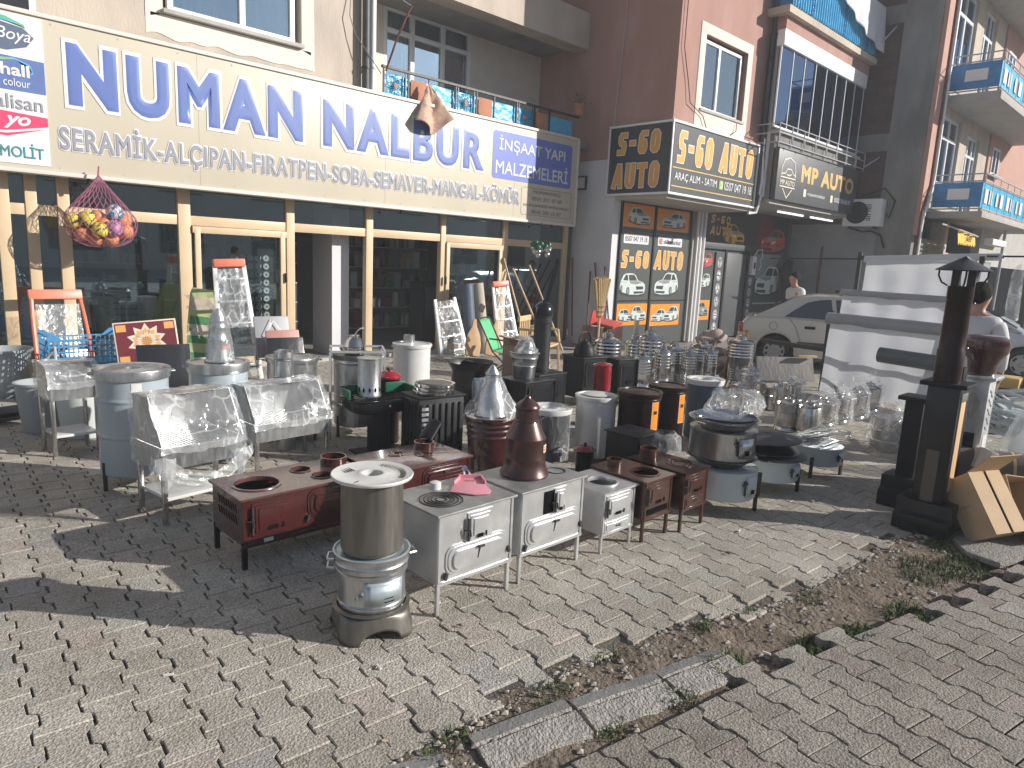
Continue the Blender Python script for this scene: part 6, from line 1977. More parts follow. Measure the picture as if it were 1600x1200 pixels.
grill('plastic wrapped charcoal grill with open front showing its bars, beside the green lidded grill', (2.37, 4.74, 0), 0.60, 0.34, 0.36, 0.26, R(4), False, seed=7.0, shelf=False)
grill('low plastic wrapped table grill standing left of the big grey drum', (1.22, 5.95, 0), 0.32, 0.30, 0.56, 0.13, R(5), False, seed=12.0, shelf=True)
t = thing('pedestal_grill', 'black grill bowl on a ribbed pedestal with raised green sides', 'grill', (3.10, 4.72, 0), R(-8))
b = B()
pl = rrect(-0.30, 0.30, -0.19, 0.19, 0.14, 8)
lv = [(0.78, 0.36), (0.95, 0.40), (1.0, 0.46), (1.05, 0.465), (1.05, 0.475), (0.99, 0.475), (0.93, 0.41), (0.75, 0.375)]
vs_ = [(p[0] * k, p[1] * k, z) for k, z in lv for p in pl]
m_ = len(pl)
b.add(vs_, [(j * m_ + i, j * m_ + (i + 1) % m_, (j + 1) * m_ + (i + 1) % m_, (j + 1) * m_ + i) for j in range(len(lv) - 1) for i in range(m_)] + [tuple(range(m_)), tuple((len(lv) - 1) * m_ + i for i in range(m_))])
b.build('bowl', 'black_gloss', t)
b = B().box(-0.075, 0.075, -0.06, 0.06, 0.02, 0.36)
for k in range(5):
    b.box(-0.06 + .026 * k, -0.046 + .026 * k, -0.066, -0.0601, 0.05, 0.33)
b.build('pedestal', 'black_matt', t, bev=0.006)
B().box(-0.2, 0.2, -0.14, 0.14, 0, 0.019).build('base', 'black_matt', t, bev=0.006)
for sx in (-1, 1):
    B().box(sx * 0.2 - .09, sx * 0.2 + .09, 0.10, 0.12, 0.476, 0.56).build('green_side', 'green_enamel', t, bev=0.008)
    B().box(sx * 0.285 - .008, sx * 0.285 + .008, -0.08, 0.099, 0.476, 0.55).build('green_side', 'green_enamel', t, bev=0.004)
B().ball((0.0, -0.205, 0.43), 0.012).build('knob', 'chrome', t)
b = B()
for k in range(18):
    b.bar((-0.26 + .03 * k, -0.16, 0.478), (-0.26 + .03 * k, 0.095, 0.478), 0.004)
b.build('grate', 'iron_dark', t)
t = thing('chimney_starter', 'silver cylinder with diamond holes at its foot standing in the black grill', 'cylinder', (3.02, 4.74, 0.48))
B().lathe([(0.095, 0), (0.097, 0.01), (0.092, 0.02), (0.092, 0.30), (0.097, 0.305), (0.097, 0.312), (0.085, 0.314), (0.0, 0.31)], 34, cap=False).build('body', 'galv', t)
b = B()
for k in range(12):
    a = 2 * PI * k / 12
    i0 = len(b.v)
    b.prism([(0, -.024), (.011, 0), (0, .024), (-.011, 0)], 'y', -0.0945, -0.0925)
    b.tr(Matrix.Translation((0, 0, 0.06)) @ Matrix.Rotation(a, 4, 'Z'), i0)
b.build('vent_holes', 'hole_dark', t)

# ------------------------------------------------------------------ big drums and boilers
drum('drum_stove', 'tall blue grey drum stove on short legs with ring handled lid and paper label', 'drum', (1.36, 5.0, 0), 0.215, 0.80, 'grey_enamel', 'galv', 0.10, 'iron_dark', R(-20), (.38, .72), 0.05, 0.05, 'blue grey drums', (-88, 0.66, 0.725, 16))
drum('drum_stove', 'blue grey drum carrying the tall wrapped cone chimney', 'drum', (2.04, 5.30, 0), 0.21, 0.755, 'grey_enamel', 'galv', 0.08, 'iron_dark', R(-20), (.4,), 0.06, 0.0, 'blue grey drums')
t = thing('cone_chimney', 'tall stepped silver cone chimney in clear film on the second blue grey drum', 'chimney', (2.04, 5.28, 0.757))
B().lathe([(0.105, 0), (0.105, 0.006), (0.09, 0.02), (0.082, 0.10), (0.075, 0.16), (0.078, 0.165), (0.074, 0.17), (0.066, 0.25), (0.069, 0.255), (0.065, 0.26), (0.056, 0.30), (0.058, 0.305), (0.054, 0.31), (0.052, 0.34), (0.02, 0.395), (0.0, 0.40)], 34, cap=False).build('body', 'galv', t)
wrap(t, [(0.108, 0.01), (0.098, 0.12), (0.085, 0.2), (0.078, 0.3), (0.055, 0.36), (0.015, 0.42)], 'film_soft', 30, 0.008, 12, 2)
B().grid(lambda u, v: (0.086 * math.cos(R(-95 + 45 * u)), 0.086 * math.sin(R(-95 + 45 * u)), 0.095 + 0.03 * v), 6, 1).build('sticker', 'tray_pink', t, recalc=False)
d1 = drum('wash_boiler', 'silver boiler drum with dented flat lid behind the open wrapped grill', 'boiler', (2.74, 5.50, 0), 0.205, 0.72, 'galv', 'galv', 0.08, 'iron_dark', R(-30), (.3,), 0.03, 0.0, 'silver boilers')
t = thing('stove_pipe', 'short ribbed silver pipe piece standing in front of the dented lid boiler', 'pipe', (2.55, 5.27, 0))
B().lathe([(0.075, 0.2), (0.075, 0.58), (0.08, 0.585), (0.075, 0.59), (0.08, 0.60), (0.075, 0.605), (0.075, 0.73), (0.08, 0.735), (0.075, 0.74), (0.08, 0.75), (0.075, 0.755), (0.074, 0.80), (0.068, 0.80), (0.068, 0.6)], 30, cap=False).build('body', 'galv', t)
B().lathe([(0.09, 0), (0.085, 0.2)], 24).build('foot', 'galv', t)
tag(B().lathe([(0.068, 0), (0.07, 0.005), (0.068, 0.05), (0.064, 0.052), (0.064, 0.01)], 28, cap=False).build('pipe_ring', 'galv', loc=(2.67, 5.49, 0.727)), 'short silver pipe ring lying on the dented boiler lid', 'pipe ring')
d2 = drum('wash_boiler', 'silver boiler with framed rim carrying a glass domed pot behind the green lidded grill', 'boiler', (3.28, 5.35, 0), 0.20, 0.73, 'galv', 'galv_dull', 0.1, 'iron_dark', R(-30), (.3, .9), 0.03, 0.0, 'silver boilers')
b = B()
for sx in (-.23, .23):
    for sy in (-.2, .2):
        b.bar((sx, sy, 0), (sx, sy, 0.77), 0.018)
for sx in (-.23, .23):
    b.bar((sx, -.2, .77), (sx, .2, .77), 0.018)
for sy in (-.2, .2):
    b.bar((-.23, sy, .77), (.23, sy, .77), 0.018)
o = b.build('stand', 'pipe_grey', d2)
t = thing('dome_pot', 'shiny domed kettle with bent wire handle on the framed boiler', 'kettle', (3.22, 5.30, 0.737))
B().lathe([(0.085, 0), (0.09, 0.01), (0.09, 0.06), (0.094, 0.065), (0.088, 0.07), (0.075, 0.12), (0.045, 0.145), (0.045, 0.165), (0.0, 0.17)], 30, cap=False).build('body', 'chrome', t)
B().tube([(0.0, 0, 0.165), (0.03, 0, 0.2), (0.06, 0, 0.22), (0.09, 0, 0.222)], 0.008, 8).build('handle', 'chrome', t)
B().tube([(-0.085, 0, 0.03), (-0.12, 0, 0.04), (-0.14, 0, 0.07)], 0.012, 8).build('spout', 'chrome', t)
d3 = drum('wash_boiler', 'off white boiler with pipe stub in its lid in front of the shop doorway', 'boiler', (4.78, 6.6, 0), 0.215, 0.60, 'white_enamel', 'white_enamel', 0.05, 'iron_dark', R(-20), (), 0.03, 0.0)
B().lathe([(0.065, 0), (0.065, 0.09), (0.06, 0.09), (0.06, 0.01)], 24, (-0.02, 0.06, 0.60), cap=False).build('pipe_stub', 'galv', d3)

# ------------------------------------------------------------------ second row: barrels and round stoves
t = drum('barrel_stove', 'maroon barrel stove with orange label and a wrapped metal cone on top', 'stove', (3.50, 3.80, 0), 0.185, 0.45, 'maroon', 'maroon', 0.05, 'iron_dark', R(-20), (.62, .74, .84, .94), 0.03, 0.0, 'barrel stoves', taper=.86, handles=False)
def orange_label(t, r, a0, z0, z1, da=20):
    o = B().grid(lambda u, v: ((r + .003) * math.cos(R(a0 + da * u)), (r + .003) * math.sin(R(a0 + da * u)), z0 + (z1 - z0) * v), 8, 1).build('orange_label', 'label_orange', t, recalc=False)
    B().grid(lambda u, v: ((r + .0045) * math.cos(R(a0 + da * (.25 + .5 * u))), (r + .0045) * math.sin(R(a0 + da * (.25 + .5 * u))), z0 + (z1 - z0) * (.55 + .12 * v)), 6, 1).build('label_print', 'board_black', o, recalc=False)
    b = B()
    for (u0, u1, w0, w1) in ((.02, .98, .985, .998), (.02, .98, .002, .015), (0.0, .035, .0, 1), (.965, 1., .0, 1)):
        b.grid(lambda u, v: ((r + .004) * math.cos(R(a0 + da * (u0 + (u1 - u0) * u))), (r + .004) * math.sin(R(a0 + da * (u0 + (u1 - u0) * u))), z0 + (z1 - z0) * (w0 + (w1 - w0) * v)), 4, 1)
    b.build('label_border', 'tray_cream', o, recalc=False)
orange_label(t, 0.178, -62, 0.10, 0.36, 22)
t = thing('cone_cover', 'silver cone chimney cover loosely wrapped in plastic on the maroon barrel', 'stove cover', (3.50, 3.80, 0.455))
B().lathe([(0.13, 0), (0.12, 0.03), (0.105, 0.09), (0.085, 0.17), (0.06, 0.225), (0.055, 0.235), (0.052, 0.30), (0.058, 0.306), (0.058, 0.312), (0.012, 0.375), (0.0, 0.378)], 34, cap=False).build('body', 'galv', t)
wrap(t, [(0.2, -0.02), (0.19, 0.03), (0.15, 0.12), (0.11, 0.2), (0.075, 0.25), (0.062, 0.27)], 'film', 44, 0.03, 9, 4)
t = drum('round_stove', 'round black stove with white rimmed open top in clear film', 'stove', (4.07, 3.72, 0), 0.165, 0.46, 'black_gloss', 'white_enamel', 0.04, 'iron_dark', R(-20), (), 0.03, 0.07, 'black round stoves', handles=False)
wrap(t, [(0.172, 0.04), (0.175, 0.2), (0.178, 0.4), (0.175, 0.455), (0.1, 0.475)], 'film_soft', 40, 0.006, 16, 2)
t = thing('lidded_can', 'small black can with a red knob lid between the black stove and the pale cylinder', 'can', (4.11, 3.36, 0), 0, 'lidded cans')
B().lathe([(0.065, 0), (0.07, 0.006), (0.072, 0.17), (0.074, 0.175)], 26).build('body', 'black_gloss', t)
l = B().lathe([(0.08, 0.172), (0.084, 0.178), (0.08, 0.186), (0.06, 0.196), (0.055, 0.205), (0.02, 0.212), (0, 0.213)], 28, cap=False).build('lid', 'red_enamel', t)
B().lathe([(0.008, 0), (0.016, 0.01), (0.012, 0.02), (0, 0.022)], 14, (0, 0, 0.212)).build('knob', 'iron_dark', l)
t = drum('water_heater', 'pale grey cylinder stove with a small square opening near its foot', 'stove', (4.46, 3.56, 0), 0.165, 0.545, 'white_enamel', 'white_enamel', 0.04, 'iron_dark', R(-20), (), 0.02, 0.0, handles=False)
curved_door(t, 0.165, -70, -40, 0.08, 0.2, 'white_enamel', [(.25, .8, .25, .6)], latch=True)
B().lathe([(0.0, 0), (0.1, 0.0), (0.12, 0.004), (0.1, 0.009), (0.0, 0.006)], 30, (0, 0, 0.548), cap=False).build('lid_disc', 'white_enamel', t)
t = drum('barrel_stove', 'dark brown barrel stove with orange label, left one of the two tall brown barrels', 'stove', (4.70, 3.30, 0), 0.17, 0.60, 'brown_dark', 'brown_dark', 0.04, 'iron_dark', R(-20), (.9,), 0.03, 0.0, 'tall brown barrel stoves', handles=False)
orange_label(t, 0.17, -88, 0.30, 0.54, 26)
t = drum('barrel_stove', 'dark brown barrel stove with orange label, right one of the two, by the galvanised stack', 'stove', (5.20, 3.36, 0), 0.155, 0.595, 'brown_dark', 'brown_dark', 0.04, 'iron_dark', R(-20), (.9,), 0.03, 0.0, 'tall brown barrel stoves', handles=False)
orange_label(t, 0.155, -86, 0.28, 0.53, 28)
t = stove('room_stove', 'dark brown stove with glossy black front in the shade before the brown barrels', 'stove', (4.22, 2.86, 0), 0.28, 0.28, 0.1, 0.38, 'black_gloss', 'black_matt', None, (.1, .9, .4, .92), None)
wrap(t, [(0.10, 0.20), (0.13, 0.28), (0.12, 0.36), (0.06, 0.40)], 'film', 24, 0.03, 10, 8, c=(0.14, -0.04, 0))
t = thing('pipe_elbow', 'bright curved pipe elbow lying behind the small brown stoves', 'pipe', (4.05, 2.62, 0.06))
B().tube([(-0.14, 0, 0.0), (-0.02, 0.0, 0.02), (0.06, 0, 0.07), (0.09, 0, 0.16)], 0.055, 20).build('tube', 'galv', t)
t = thing('dark_basin', 'dark round basin leaning in the shade beside the galvanised stack', 'basin', (4.3, 2.75, 0.05))
B().lathe([(0.1, 0), (0.2, 0.12), (0.21, 0.125), (0.19, 0.11), (0.1, 0.01), (0, 0.01)], 34, cap=False).build('body', 'pipe_dark', t)
t = drum('round_stove', 'round black stove with pale rim and open top behind the stacked pans', 'stove', (5.80, 3.35, 0), 0.16, 0.60, 'roll_blue', 'white_enamel', 0.04, 'iron_dark', R(-20), (), 0.035, 0.07, 'black round stoves', handles=False)

# ribbed radiator stoves, chrome ring stack
t = thing('radiator_stove', 'dark ribbed square stove under the stack of chrome rings', 'stove', (3.42, 4.42, 0), R(-6))
b = B().box(-0.21, 0.21, -0.14, 0.14, 0.06, 0.50)
for k in range(7):
    x = -0.18 + 0.06 * k
    b.box(x - .018, x + .018, -0.156, -0.1401, 0.1, 0.46)
for k in range(4):
    b.box(-0.2265, -0.2101, -0.1 + .05 * k, -0.07 + .05 * k, 0.1, 0.46)
b.build('body', 'black_pipe', t, bev=0.004)
b = B()
for k in range(8):
    b.box(-0.195, -0.135, -0.16, -0.1565, 0.12 + .042 * k, 0.145 + .042 * k)
b.build('vent_slats', 'pipe_grey', t)
B().box(-0.22, 0.22, -0.15, 0.15, 0.501, 0.52).build('top_plate', 'black_matt', t, bev=0.005)
legs(t, 0.4, 0.28, 0.06, 0.03, 'black_matt', 0.01)
for ch in t.children:
    if ch.name.startswith('leg'):
        ch.location.y = -0.14
for k, (r_, z) in enumerate(((0.165, 0.522), (0.17, 0.55), (0.165, 0.578))):
    t = thing('chrome_ring', ('lowest', 'middle', 'topmost')[k] + ' chrome hoop in the stack on the dark ribbed stove', 'hoop', (3.42 + .01 * k, 4.42, z), 0, 'stacked chrome hoops')
    B().lathe([(r_ - .02, 0), (r_, 0.004), (r_, 0.022), (r_ - .006, 0.026), (r_ - .03, 0.024), (r_ - .035, 0.012), (r_ - .03, 0.004)], 40, cap=False).build('hoop', 'chrome', t)
    if k == 2:
        B().lathe([(0.13, 0.02), (0.12, 0.03), (0.0, 0.03)], 34, cap=False).build('grid_plate', 'galv_dull', t)
t = thing('lidded_can', 'dark red lidded can behind the chrome hoops', 'can', (3.35, 4.95, 0), 0, 'lidded cans')
B().lathe([(0.085, 0.0), (0.09, 0.01), (0.092, 0.56), (0.095, 0.565)], 26).build('body', 'brown_dark', t)
l = B().lathe([(0.1, 0.565), (0.104, 0.575), (0.1, 0.59), (0.06, 0.62), (0.05, 0.63), (0, 0.635)], 28, cap=False).build('lid', 'red_enamel', t)
B().lathe([(0.008, 0), (0.016, 0.01), (0.012, 0.025), (0, 0.027)], 14, (0, 0, 0.632)).build('knob', 'iron_dark', l)
t = thing('coal_bucket', 'black coal scuttle standing in front of the leaning wooden bellows', 'coal scuttle', (4.78, 5.55, 0), R(15))
B().lathe([(0.17, 0.0), (0.19, 0.2), (0.19, 0.44), (0.23, 0.52), (0.24, 0.53), (0.2, 0.46), (0.0, 0.44)], 32, cap=False, sx=1.1).build('body', 'black_pipe', t)
b = B().grid(lambda u, v: (0.12 + 0.16 * v, -0.17 + .34 * u, 0.50 + 0.02 * v - 0.08 * v * v + .03 * math.cos(u * 6.28) * v), 12, 8)
b.build('lip', 'brown_dark', t, recalc=False, thick=0.004)
t = thing('fan_heater', 'black drum shaped blower lying on its side beside the wrapped cone', 'blower', (4.56, 5.0, 0.33), R(-35))
b = B()
b.lathe([(0.10, -0.16), (0.12, -0.15), (0.125, -0.05), (0.118, -0.045), (0.118, 0.0), (0.125, 0.005), (0.125, 0.1), (0.12, 0.11), (0.12, 0.15), (0.10, 0.16), (0.0, 0.155)], 34)
b.tr(Matrix.Rotation(PI / 2, 4, 'Y'))
b.build('body', 'roll_blue', t)
b = B()
b.lathe([(0.122, 0.12), (0.13, 0.125), (0.13, 0.14), (0.122, 0.145)], 34, cap=False)
b.tr(Matrix.Rotation(PI / 2, 4, 'Y'))
b.build('rim', 'chrome', t)
B().box(-0.1, 0.1, -0.1, 0.1, -0.33, -0.118).build('stand', 'black_matt', t, bev=0.006)

# small black stoves in the third row, tall black pipe, bucket
def blackstove(label, loc, w, d, zt, rz=0.0):
    return stove('room_stove', label, 'stove', loc, w, d, 0.1, zt, 'black_matt', 'black_pipe', None, (.1, .9, .3, .92), None, 'black_matt', rz, 'small black stoves', 0.022, None, False, 'black_gloss')
blackstove('small black stove carrying the galvanised bucket', (4.88, 4.60, 0), 0.42, 0.36, 0.45)
blackstove('small black stove carrying the tall black flue pipe', (5.20, 4.74, 0), 0.40, 0.36, 0.47)
t = thing('zinc_bucket', 'galvanised bucket packed with plastic wrapped pots on a small black stove', 'bucket', (4.86, 4.82, 0.462))
B().lathe([(0.10, 0), (0.105, 0.006), (0.118, 0.12), (0.122, 0.125), (0.12, 0.13), (0.133, 0.2), (0.138, 0.205), (0.135, 0.215), (0.142, 0.25), (0.148, 0.255), (0.142, 0.258), (0.13, 0.2)], 34, cap=False).build('body', 'galv', t)
b = B()
side_handle(b, 0.142, 0.235, R(175), 0.03, 0.03)
side_handle(b, 0.142, 0.235, R(-5), 0.03, 0.03)
b.build('handle', 'galv', t)
t = thing('wrapped_pots', 'pots in clear plastic heaped in the galvanised bucket', 'pots', (4.86, 4.82, 0.64))
B().ball((0, 0, 0.06), 0.09, sz=.8).ball((0.06, 0.03, 0.12), 0.06).build('pots', 'galv', t)
wrap(t, [(0.11, 0.03), (0.12, 0.09), (0.10, 0.14), (0.08, 0.2), (0.03, 0.24)], 'film', 26, 0.035, 12, 6)
t = thing('flue_pipe', 'tall black flue pipe with a domed cap standing on a small black stove', 'flue pipe', (5.20, 4.92, 0.482))
B().lathe([(0.09, 0), (0.095, 0.02), (0.09, 0.05), (0.088, 0.50), (0.098, 0.505), (0.098, 0.515), (0.093, 0.52), (0.093, 0.565), (0.1, 0.57), (0.1, 0.58)], 30).build('pipe', 'black_pipe', t)
B().lathe([(0.096, 0.58), (0.102, 0.62), (0.096, 0.66), (0.07, 0.70), (0.03, 0.72), (0.012, 0.725), (0.012, 0.74), (0.0, 0.745)], 30, cap=False).build('cap', 'black_gloss', t)
B().box(-0.135, -0.1, -0.02, 0.02, 0.6, 0.67).build('damper_handle', 'black_matt', t, bev=0.005)

t = thing('lidded_can', 'bright red lidded pitcher standing among the small black stoves', 'pitcher', (5.45, 4.30, 0.36), 0, 'lidded cans')
B().lathe([(0.085, 0.0), (0.09, 0.01), (0.088, 0.25), (0.092, 0.255)], 26).build('body', 'red_enamel', t)
l = B().lathe([(0.094, 0.255), (0.1, 0.262), (0.092, 0.27), (0.04, 0.282), (0, 0.283)], 26, cap=False).build('lid', 'red_enamel', t)
B().lathe([(0.006, 0), (0.009, 0.02), (0, 0.022)], 10, (0, 0, 0.28)).build('knob', 'red_enamel', l)
B().tube([(0.085, 0, 0.22), (0.13, 0, 0.2), (0.13, 0, 0.1), (0.085, 0, 0.07)], 0.012, 8).build('handle', 'red_enamel', t)
B().lathe([(0.10, 0), (0.1, 0.358)], 20, (0, 0, -0.36)).build('stand', 'black_matt', t)
blackstove('squat glossy black stove under the black kettle', (6.10, 4.92, 0), 0.35, 0.36, 0.56, R(-8))
blackstove('squat glossy black stove right of the one under the kettle, behind the brown barrels', (6.46, 4.74, 0), 0.28, 0.34, 0.54, R(-8))
t = thing('kettle', 'black kettle with a hoop handle on the squat black stove', 'kettle', (6.06, 5.06, 0.573))
B().lathe([(0.11, 0), (0.125, 0.01), (0.12, 0.06), (0.095, 0.12), (0.06, 0.15), (0.058, 0.16), (0.02, 0.175), (0.012, 0.195), (0.0, 0.2)], 30, cap=False).build('body', 'black_matt', t)
B().tube([(-0.1, 0, 0.1), (-0.1, 0, 0.2), (-0.05, 0, 0.27), (0.05, 0, 0.27), (0.1, 0, 0.2), (0.1, 0, 0.1)], 0.009, 8).build('handle', 'black_matt', t)
B().tube([(0.1, 0, 0.04), (0.16, 0, 0.08), (0.2, 0, 0.14)], [0.022, 0.016, 0.012], 8).build('spout', 'black_matt', t)
t = stove('room_stove', 'large reddish brown stove with rounded top behind the tall black flue pipe', 'stove', (6.05, 5.85, 0), 0.46, 0.34, 0.1, 0.66, 'brown_enamel', 'maroon_top', None, (.1, .6, .4, .9), None, 'black_matt', R(-10))
# ------------------------------------------------------------------ samovars
SAM = [('ribbed steel samovar behind the black kettle and the broom', (6.85, 5.35, 0), .175, .82, 0.0),
       ('plain steel samovar with a tall thin chimney in front of the car pictures', (7.35, 5.3, 0), .13, .78, 0.5),
       ('big ribbed steel samovar, tallest of the row before the car pictures', (7.42, 5.12, 0), .165, .86, 0.0),
       ('ribbed steel samovar second from the tallest one to the right', (7.82, 5.03, 0), .165, .68, 0.0),
       ('ribbed steel samovar before the three white wall pipes', (8.35, 4.9, 0), .16, .70, 0.0),
       ('big ribbed steel samovar standing alone just left of the beige car', (8.92, 4.66, 0), .185, .78, 0.0)]
for lab, loc, r, h, ch in SAM:
    samovar(lab, loc, r, h, R(-25), 'chrome', chim=ch * .5)
samovar('small ribbed steel samovar right of the black kettle', (6.72, 4.72, 0), .11, .66, R(-20), 'chrome')
samovar('narrow steel samovar squeezed left of the tallest ribbed one', (7.18, 4.75, 0), .10, .72, R(-20), 'steel')
samovar('narrow ribbed steel samovar half hidden right of the tallest one', (7.72, 4.72, 0), .10, .64, R(-20), 'steel')
samovar('narrow ribbed samovar half hidden left of the white wall pipes', (8.12, 4.65, 0), .095, .66, R(-20), 'chrome')
samovar('low steel samovar at the foot of the lone big one', (8.35, 4.2, 0), .12, .44, R(-20), 'steel')
samovar('low wrapped samovar beside the pot left of the grey car wheel', (8.05, 4.05, 0), .12, .42, R(-20), 'steel', wrapped=.95, seed=2)
WR = [('plastic wrapped samovar in the back row next to the small open pot', 8.38, 3.67, .15, .36, 3.0),
      ('plastic wrapped samovar slumping beside the two bare steel ones', 7.57, 2.93, .13, .34, 5.0),
      ('plastic wrapped samovar with its bag tied in a knot', 7.84, 2.89, .14, .38, 8.0),
      ('plastic wrapped samovar in a flat topped bag, second from the white tarpaulin', 8.24, 2.86, .145, .40, 11.0),
      ('plastic wrapped samovar nearest the white tarpaulin, end of the wrapped row', 8.77, 2.88, .13, .42, 15.0)]
for lab, x, y, r, h, sd in WR:
    samovar(lab, (x, y, 0), r, h, R(-25), 'chrome', tall=.55, wrapped=1.0, seed=sd, group='plastic wrapped samovars')
samovar('bare steel tea stove with fluted collar, left of two by the baking sheets', (6.98, 3.05, 0), .13, .36, R(-20), 'steel', ribs=True, group='bare tea stoves')
samovar('bare dark steel tea stove, right of two by the baking sheets', (6.95, 2.82, 0), .12, .37, R(-20), 'steel', ribs=False, group='bare tea stoves')
def pot(label, loc, r, h, m='steel', lid=True, group='steel pots'):
    t = thing('pot', label, 'pot', loc, 0, group)
    B().lathe([(r * .9, 0), (r, 0.01), (r, h - .006), (r * 1.05, h), (r * .98, h), (r * .95, 0.02), (0, 0.02)], 28, cap=False).build('body', m, t)
    if lid:
        l = B().lathe([(r * 1.03, h + .001), (r * .9, h + .012), (r * .2, h + .03), (r * .15, h + .05), (0, h + .052)], 24, cap=False).build('lid', m, t)
    b = B()
    side_handle(b, r, h * .7, 0, .03, .03)
    side_handle(b, r, h * .7, PI, .03, .03)
    b.build('handle', m, t)
    return t
pot('small steel pot at the left end of the wrapped samovars', (7.88, 3.64, 0), .10, .26)
pot('dull steel pot below the low wrapped samovar', (7.24, 4.04, 0), .11, .36, 'chrome')
pot('shiny steel pot behind the plastic on the stacked trays', (7.15, 3.71, 0), .10, .34, 'chrome')
pot('tall slim steel pot just right of the lone big samovar', (7.71, 3.74, 0), .07, .32, 'chrome')
t = thing('wrapped_stack', 'stack of pans in one big plastic bag left of the black towers', 'bag of pans', (7.04, 2.09, 0))
B().lathe([(0.15, 0), (0.16, 0.1), (0.14, 0.11), (0.16, 0.2), (0.14, 0.21), (0.15, 0.32), (0, 0.33)], 26).build('pans', 'steel', t)
wrap(t, [(0.2, 0.0), (0.21, 0.12), (0.2, 0.3), (0.15, 0.36), (0.05, 0.42), (0.09, 0.48)], 'film_soft', 34, 0.03, 7, 9)
t = thing('brass_pot', 'small brass coffee pot beside the beige car rear', 'pot', (10.55, 5.45, 0.5))
B().lathe([(0.06, 0), (0.075, 0.05), (0.05, 0.12), (0.06, 0.16)], 20).build('body', 'brass', t)
B().lathe([(0.09, -0.5), (0.08, -0.002)], 16).build('stand', 'black_matt', t)
t = thing('cloth_bundle', 'heap of brown and grey cloths behind the low steel samovars', 'cloth heap', (8.9, 5.1, 0))
b = B()
for k in range(7):
    b.ball((rnd.uniform(-.15, .15), rnd.uniform(-.12, .12), 0.25 + .07 * k), rnd.uniform(.1, .16), sz=.6)
b.wob(.06, 7).build('cloths', 'cloth_bundle', t)
B().box(-.2, .2, -.15, .15, 0, .3).build('crate', 'brown_dark', t, bev=.01)
t = thing('plank', 'dark plank leaning under the beige car beside the samovars', 'plank', (9.92, 4.40, 0))
B().obox((0.1, 0.1, 0.2), (0.9, 0.04, 0.36), (R(-18), 0, R(-35))).build('board', 'concrete', t, bev=.005)
B().obox((0.34, -0.1, 0.4), (0.3, 0.06, 0.03), (0, 0, R(-35))).build('block', 'wood_pale', t, bev=.004)

# ------------------------------------------------------------------ things leaning at the shop front
t = thing('trash_bin', 'grey plastic bin at the left edge before the shop front', 'bin', (1.16, 8.6, 0))
B().lathe([(0.17, 0), (0.18, 0.01), (0.235, 0.46), (0.255, 0.465), (0.258, 0.49), (0.24, 0.49), (0.225, 0.45), (0.17, 0.02), (0, 0.02)], 34, cap=False).build('body', 'grey_plastic', t)
t = thing('plastic_pail', 'pale plastic pail under the small wrapped table grill', 'pail', (1.40, 6.55, 0))
B().lathe([(0.165, 0), (0.17, 0.01), (0.205, 0.42), (0.215, 0.422), (0.215, 0.445), (0.2, 0.445), (0.165, 0.02), (0, 0.02)], 34, cap=False).build('body', 'pale_plastic', t)
t = thing('plastic_pail', 'grey plastic pail behind the small wrapped table grill', 'pail', (1.17, 6.9, 0))
B().lathe([(0.15, 0), (0.19, 0.40), (0.2, 0.402), (0.2, 0.42), (0.18, 0.42), (0.15, 0.02), (0, 0.02)], 34, cap=False).build('body', 'grey_plastic', t)
t = thing('blue_crate', 'blue plastic crate with lattice sides on a pile by the shop corner', 'crate', (1.78, 8.2, 0.36))
b = B().box(-.34, .34, -.2, .2, 0, .012)
for sy in (-.2, .2):
    for k in range(17):
        b.box(-.34 + .0425 * k - .004, -.34 + .0425 * k + .004, sy - .006, sy + .006, .0121, .26)
    for z in (.02, .08, .14, .20, .26):
        b.box(-.345, .345, sy - .008, sy + .008, z - .006, z + .006)
for sx in (-.34, .34):
    for k in range(11):
        b.box(sx - .006, sx + .006, -.2 + .04 * k - .004, -.2 + .04 * k + .004, .0121, .26)
    for z in (.02, .08, .14, .20, .30):
        b.box(sx - .008, sx + .008, -.205, .205, z - .006, z + .006)
for sx in (-1, 1):
    for sy in (-.2, .2):
        b.prism([(sx * .35, .26), (sx * .35, .33), (sx * .30, .33), (sx * .22, .26)], 'y', sy - .01, sy + .01)
b.build('basket', 'blue_plastic', t)
t = thing('crate_stack', 'grey lattice crates in the pile under the blue crate', 'crate', (1.76, 8.2, 0))
b = B()
for z in (0, .18):
    b.box(-.32, .32, -.2, .2, z, z + .01)
    for sy in (-.2, .2):
        for q in (.03, .09, .15):
            b.box(-.32, .32, sy - .008, sy + .008, z + q, z + q + .02)
    for sx in (-.32, .32):
        for q in (.03, .09, .15):
            b.box(sx - .008, sx + .008, -.19, .19, z + q, z + q + .02)
    for sx in (-.31, .31):
        for sy in (-.19, .19):
            b.box(sx - .02, sx + .02, sy - .02, sy + .02, z, z + .179)
b.build('baskets', 'grey_plastic', t)
wrap(t, [(.36, .0), (.4, .12), (.36, .3), (.3, .36)], 'film_soft', 30, .04, 6, 3, sy=.7)
t = thing('folded_stool', 'folded red framed step stool leaning by the shop corner', 'step stool', (1.75, 8.85, 0.3), R(4))
for s_ in (-1, 1):
    B().tube([(s_ * .27, 0, 0), (s_ * .25, .14, .45), (s_ * .23, .22, .70)], .022, 8).build('side_rail', 'salmon_plastic', t)
B().obox((0, .22, .70), (.52, .05, .11), (R(-15), 0, 0)).build('top_bar', 'salmon_plastic', t, bev=.015)
B().obox((0, .10, .38), (.42, .012, .46), (R(-18), 0, 0)).build('panel', 'film_soft', t)
B().obox((0, .015, .06), (.46, .05, .09), (R(-15), 0, 0)).build('step', 'galv', t, bev=.01)
B().box(-.3, .3, -.1, .2, -.3, -.005).build('box_below', 'cardboard', t, bev=.01)
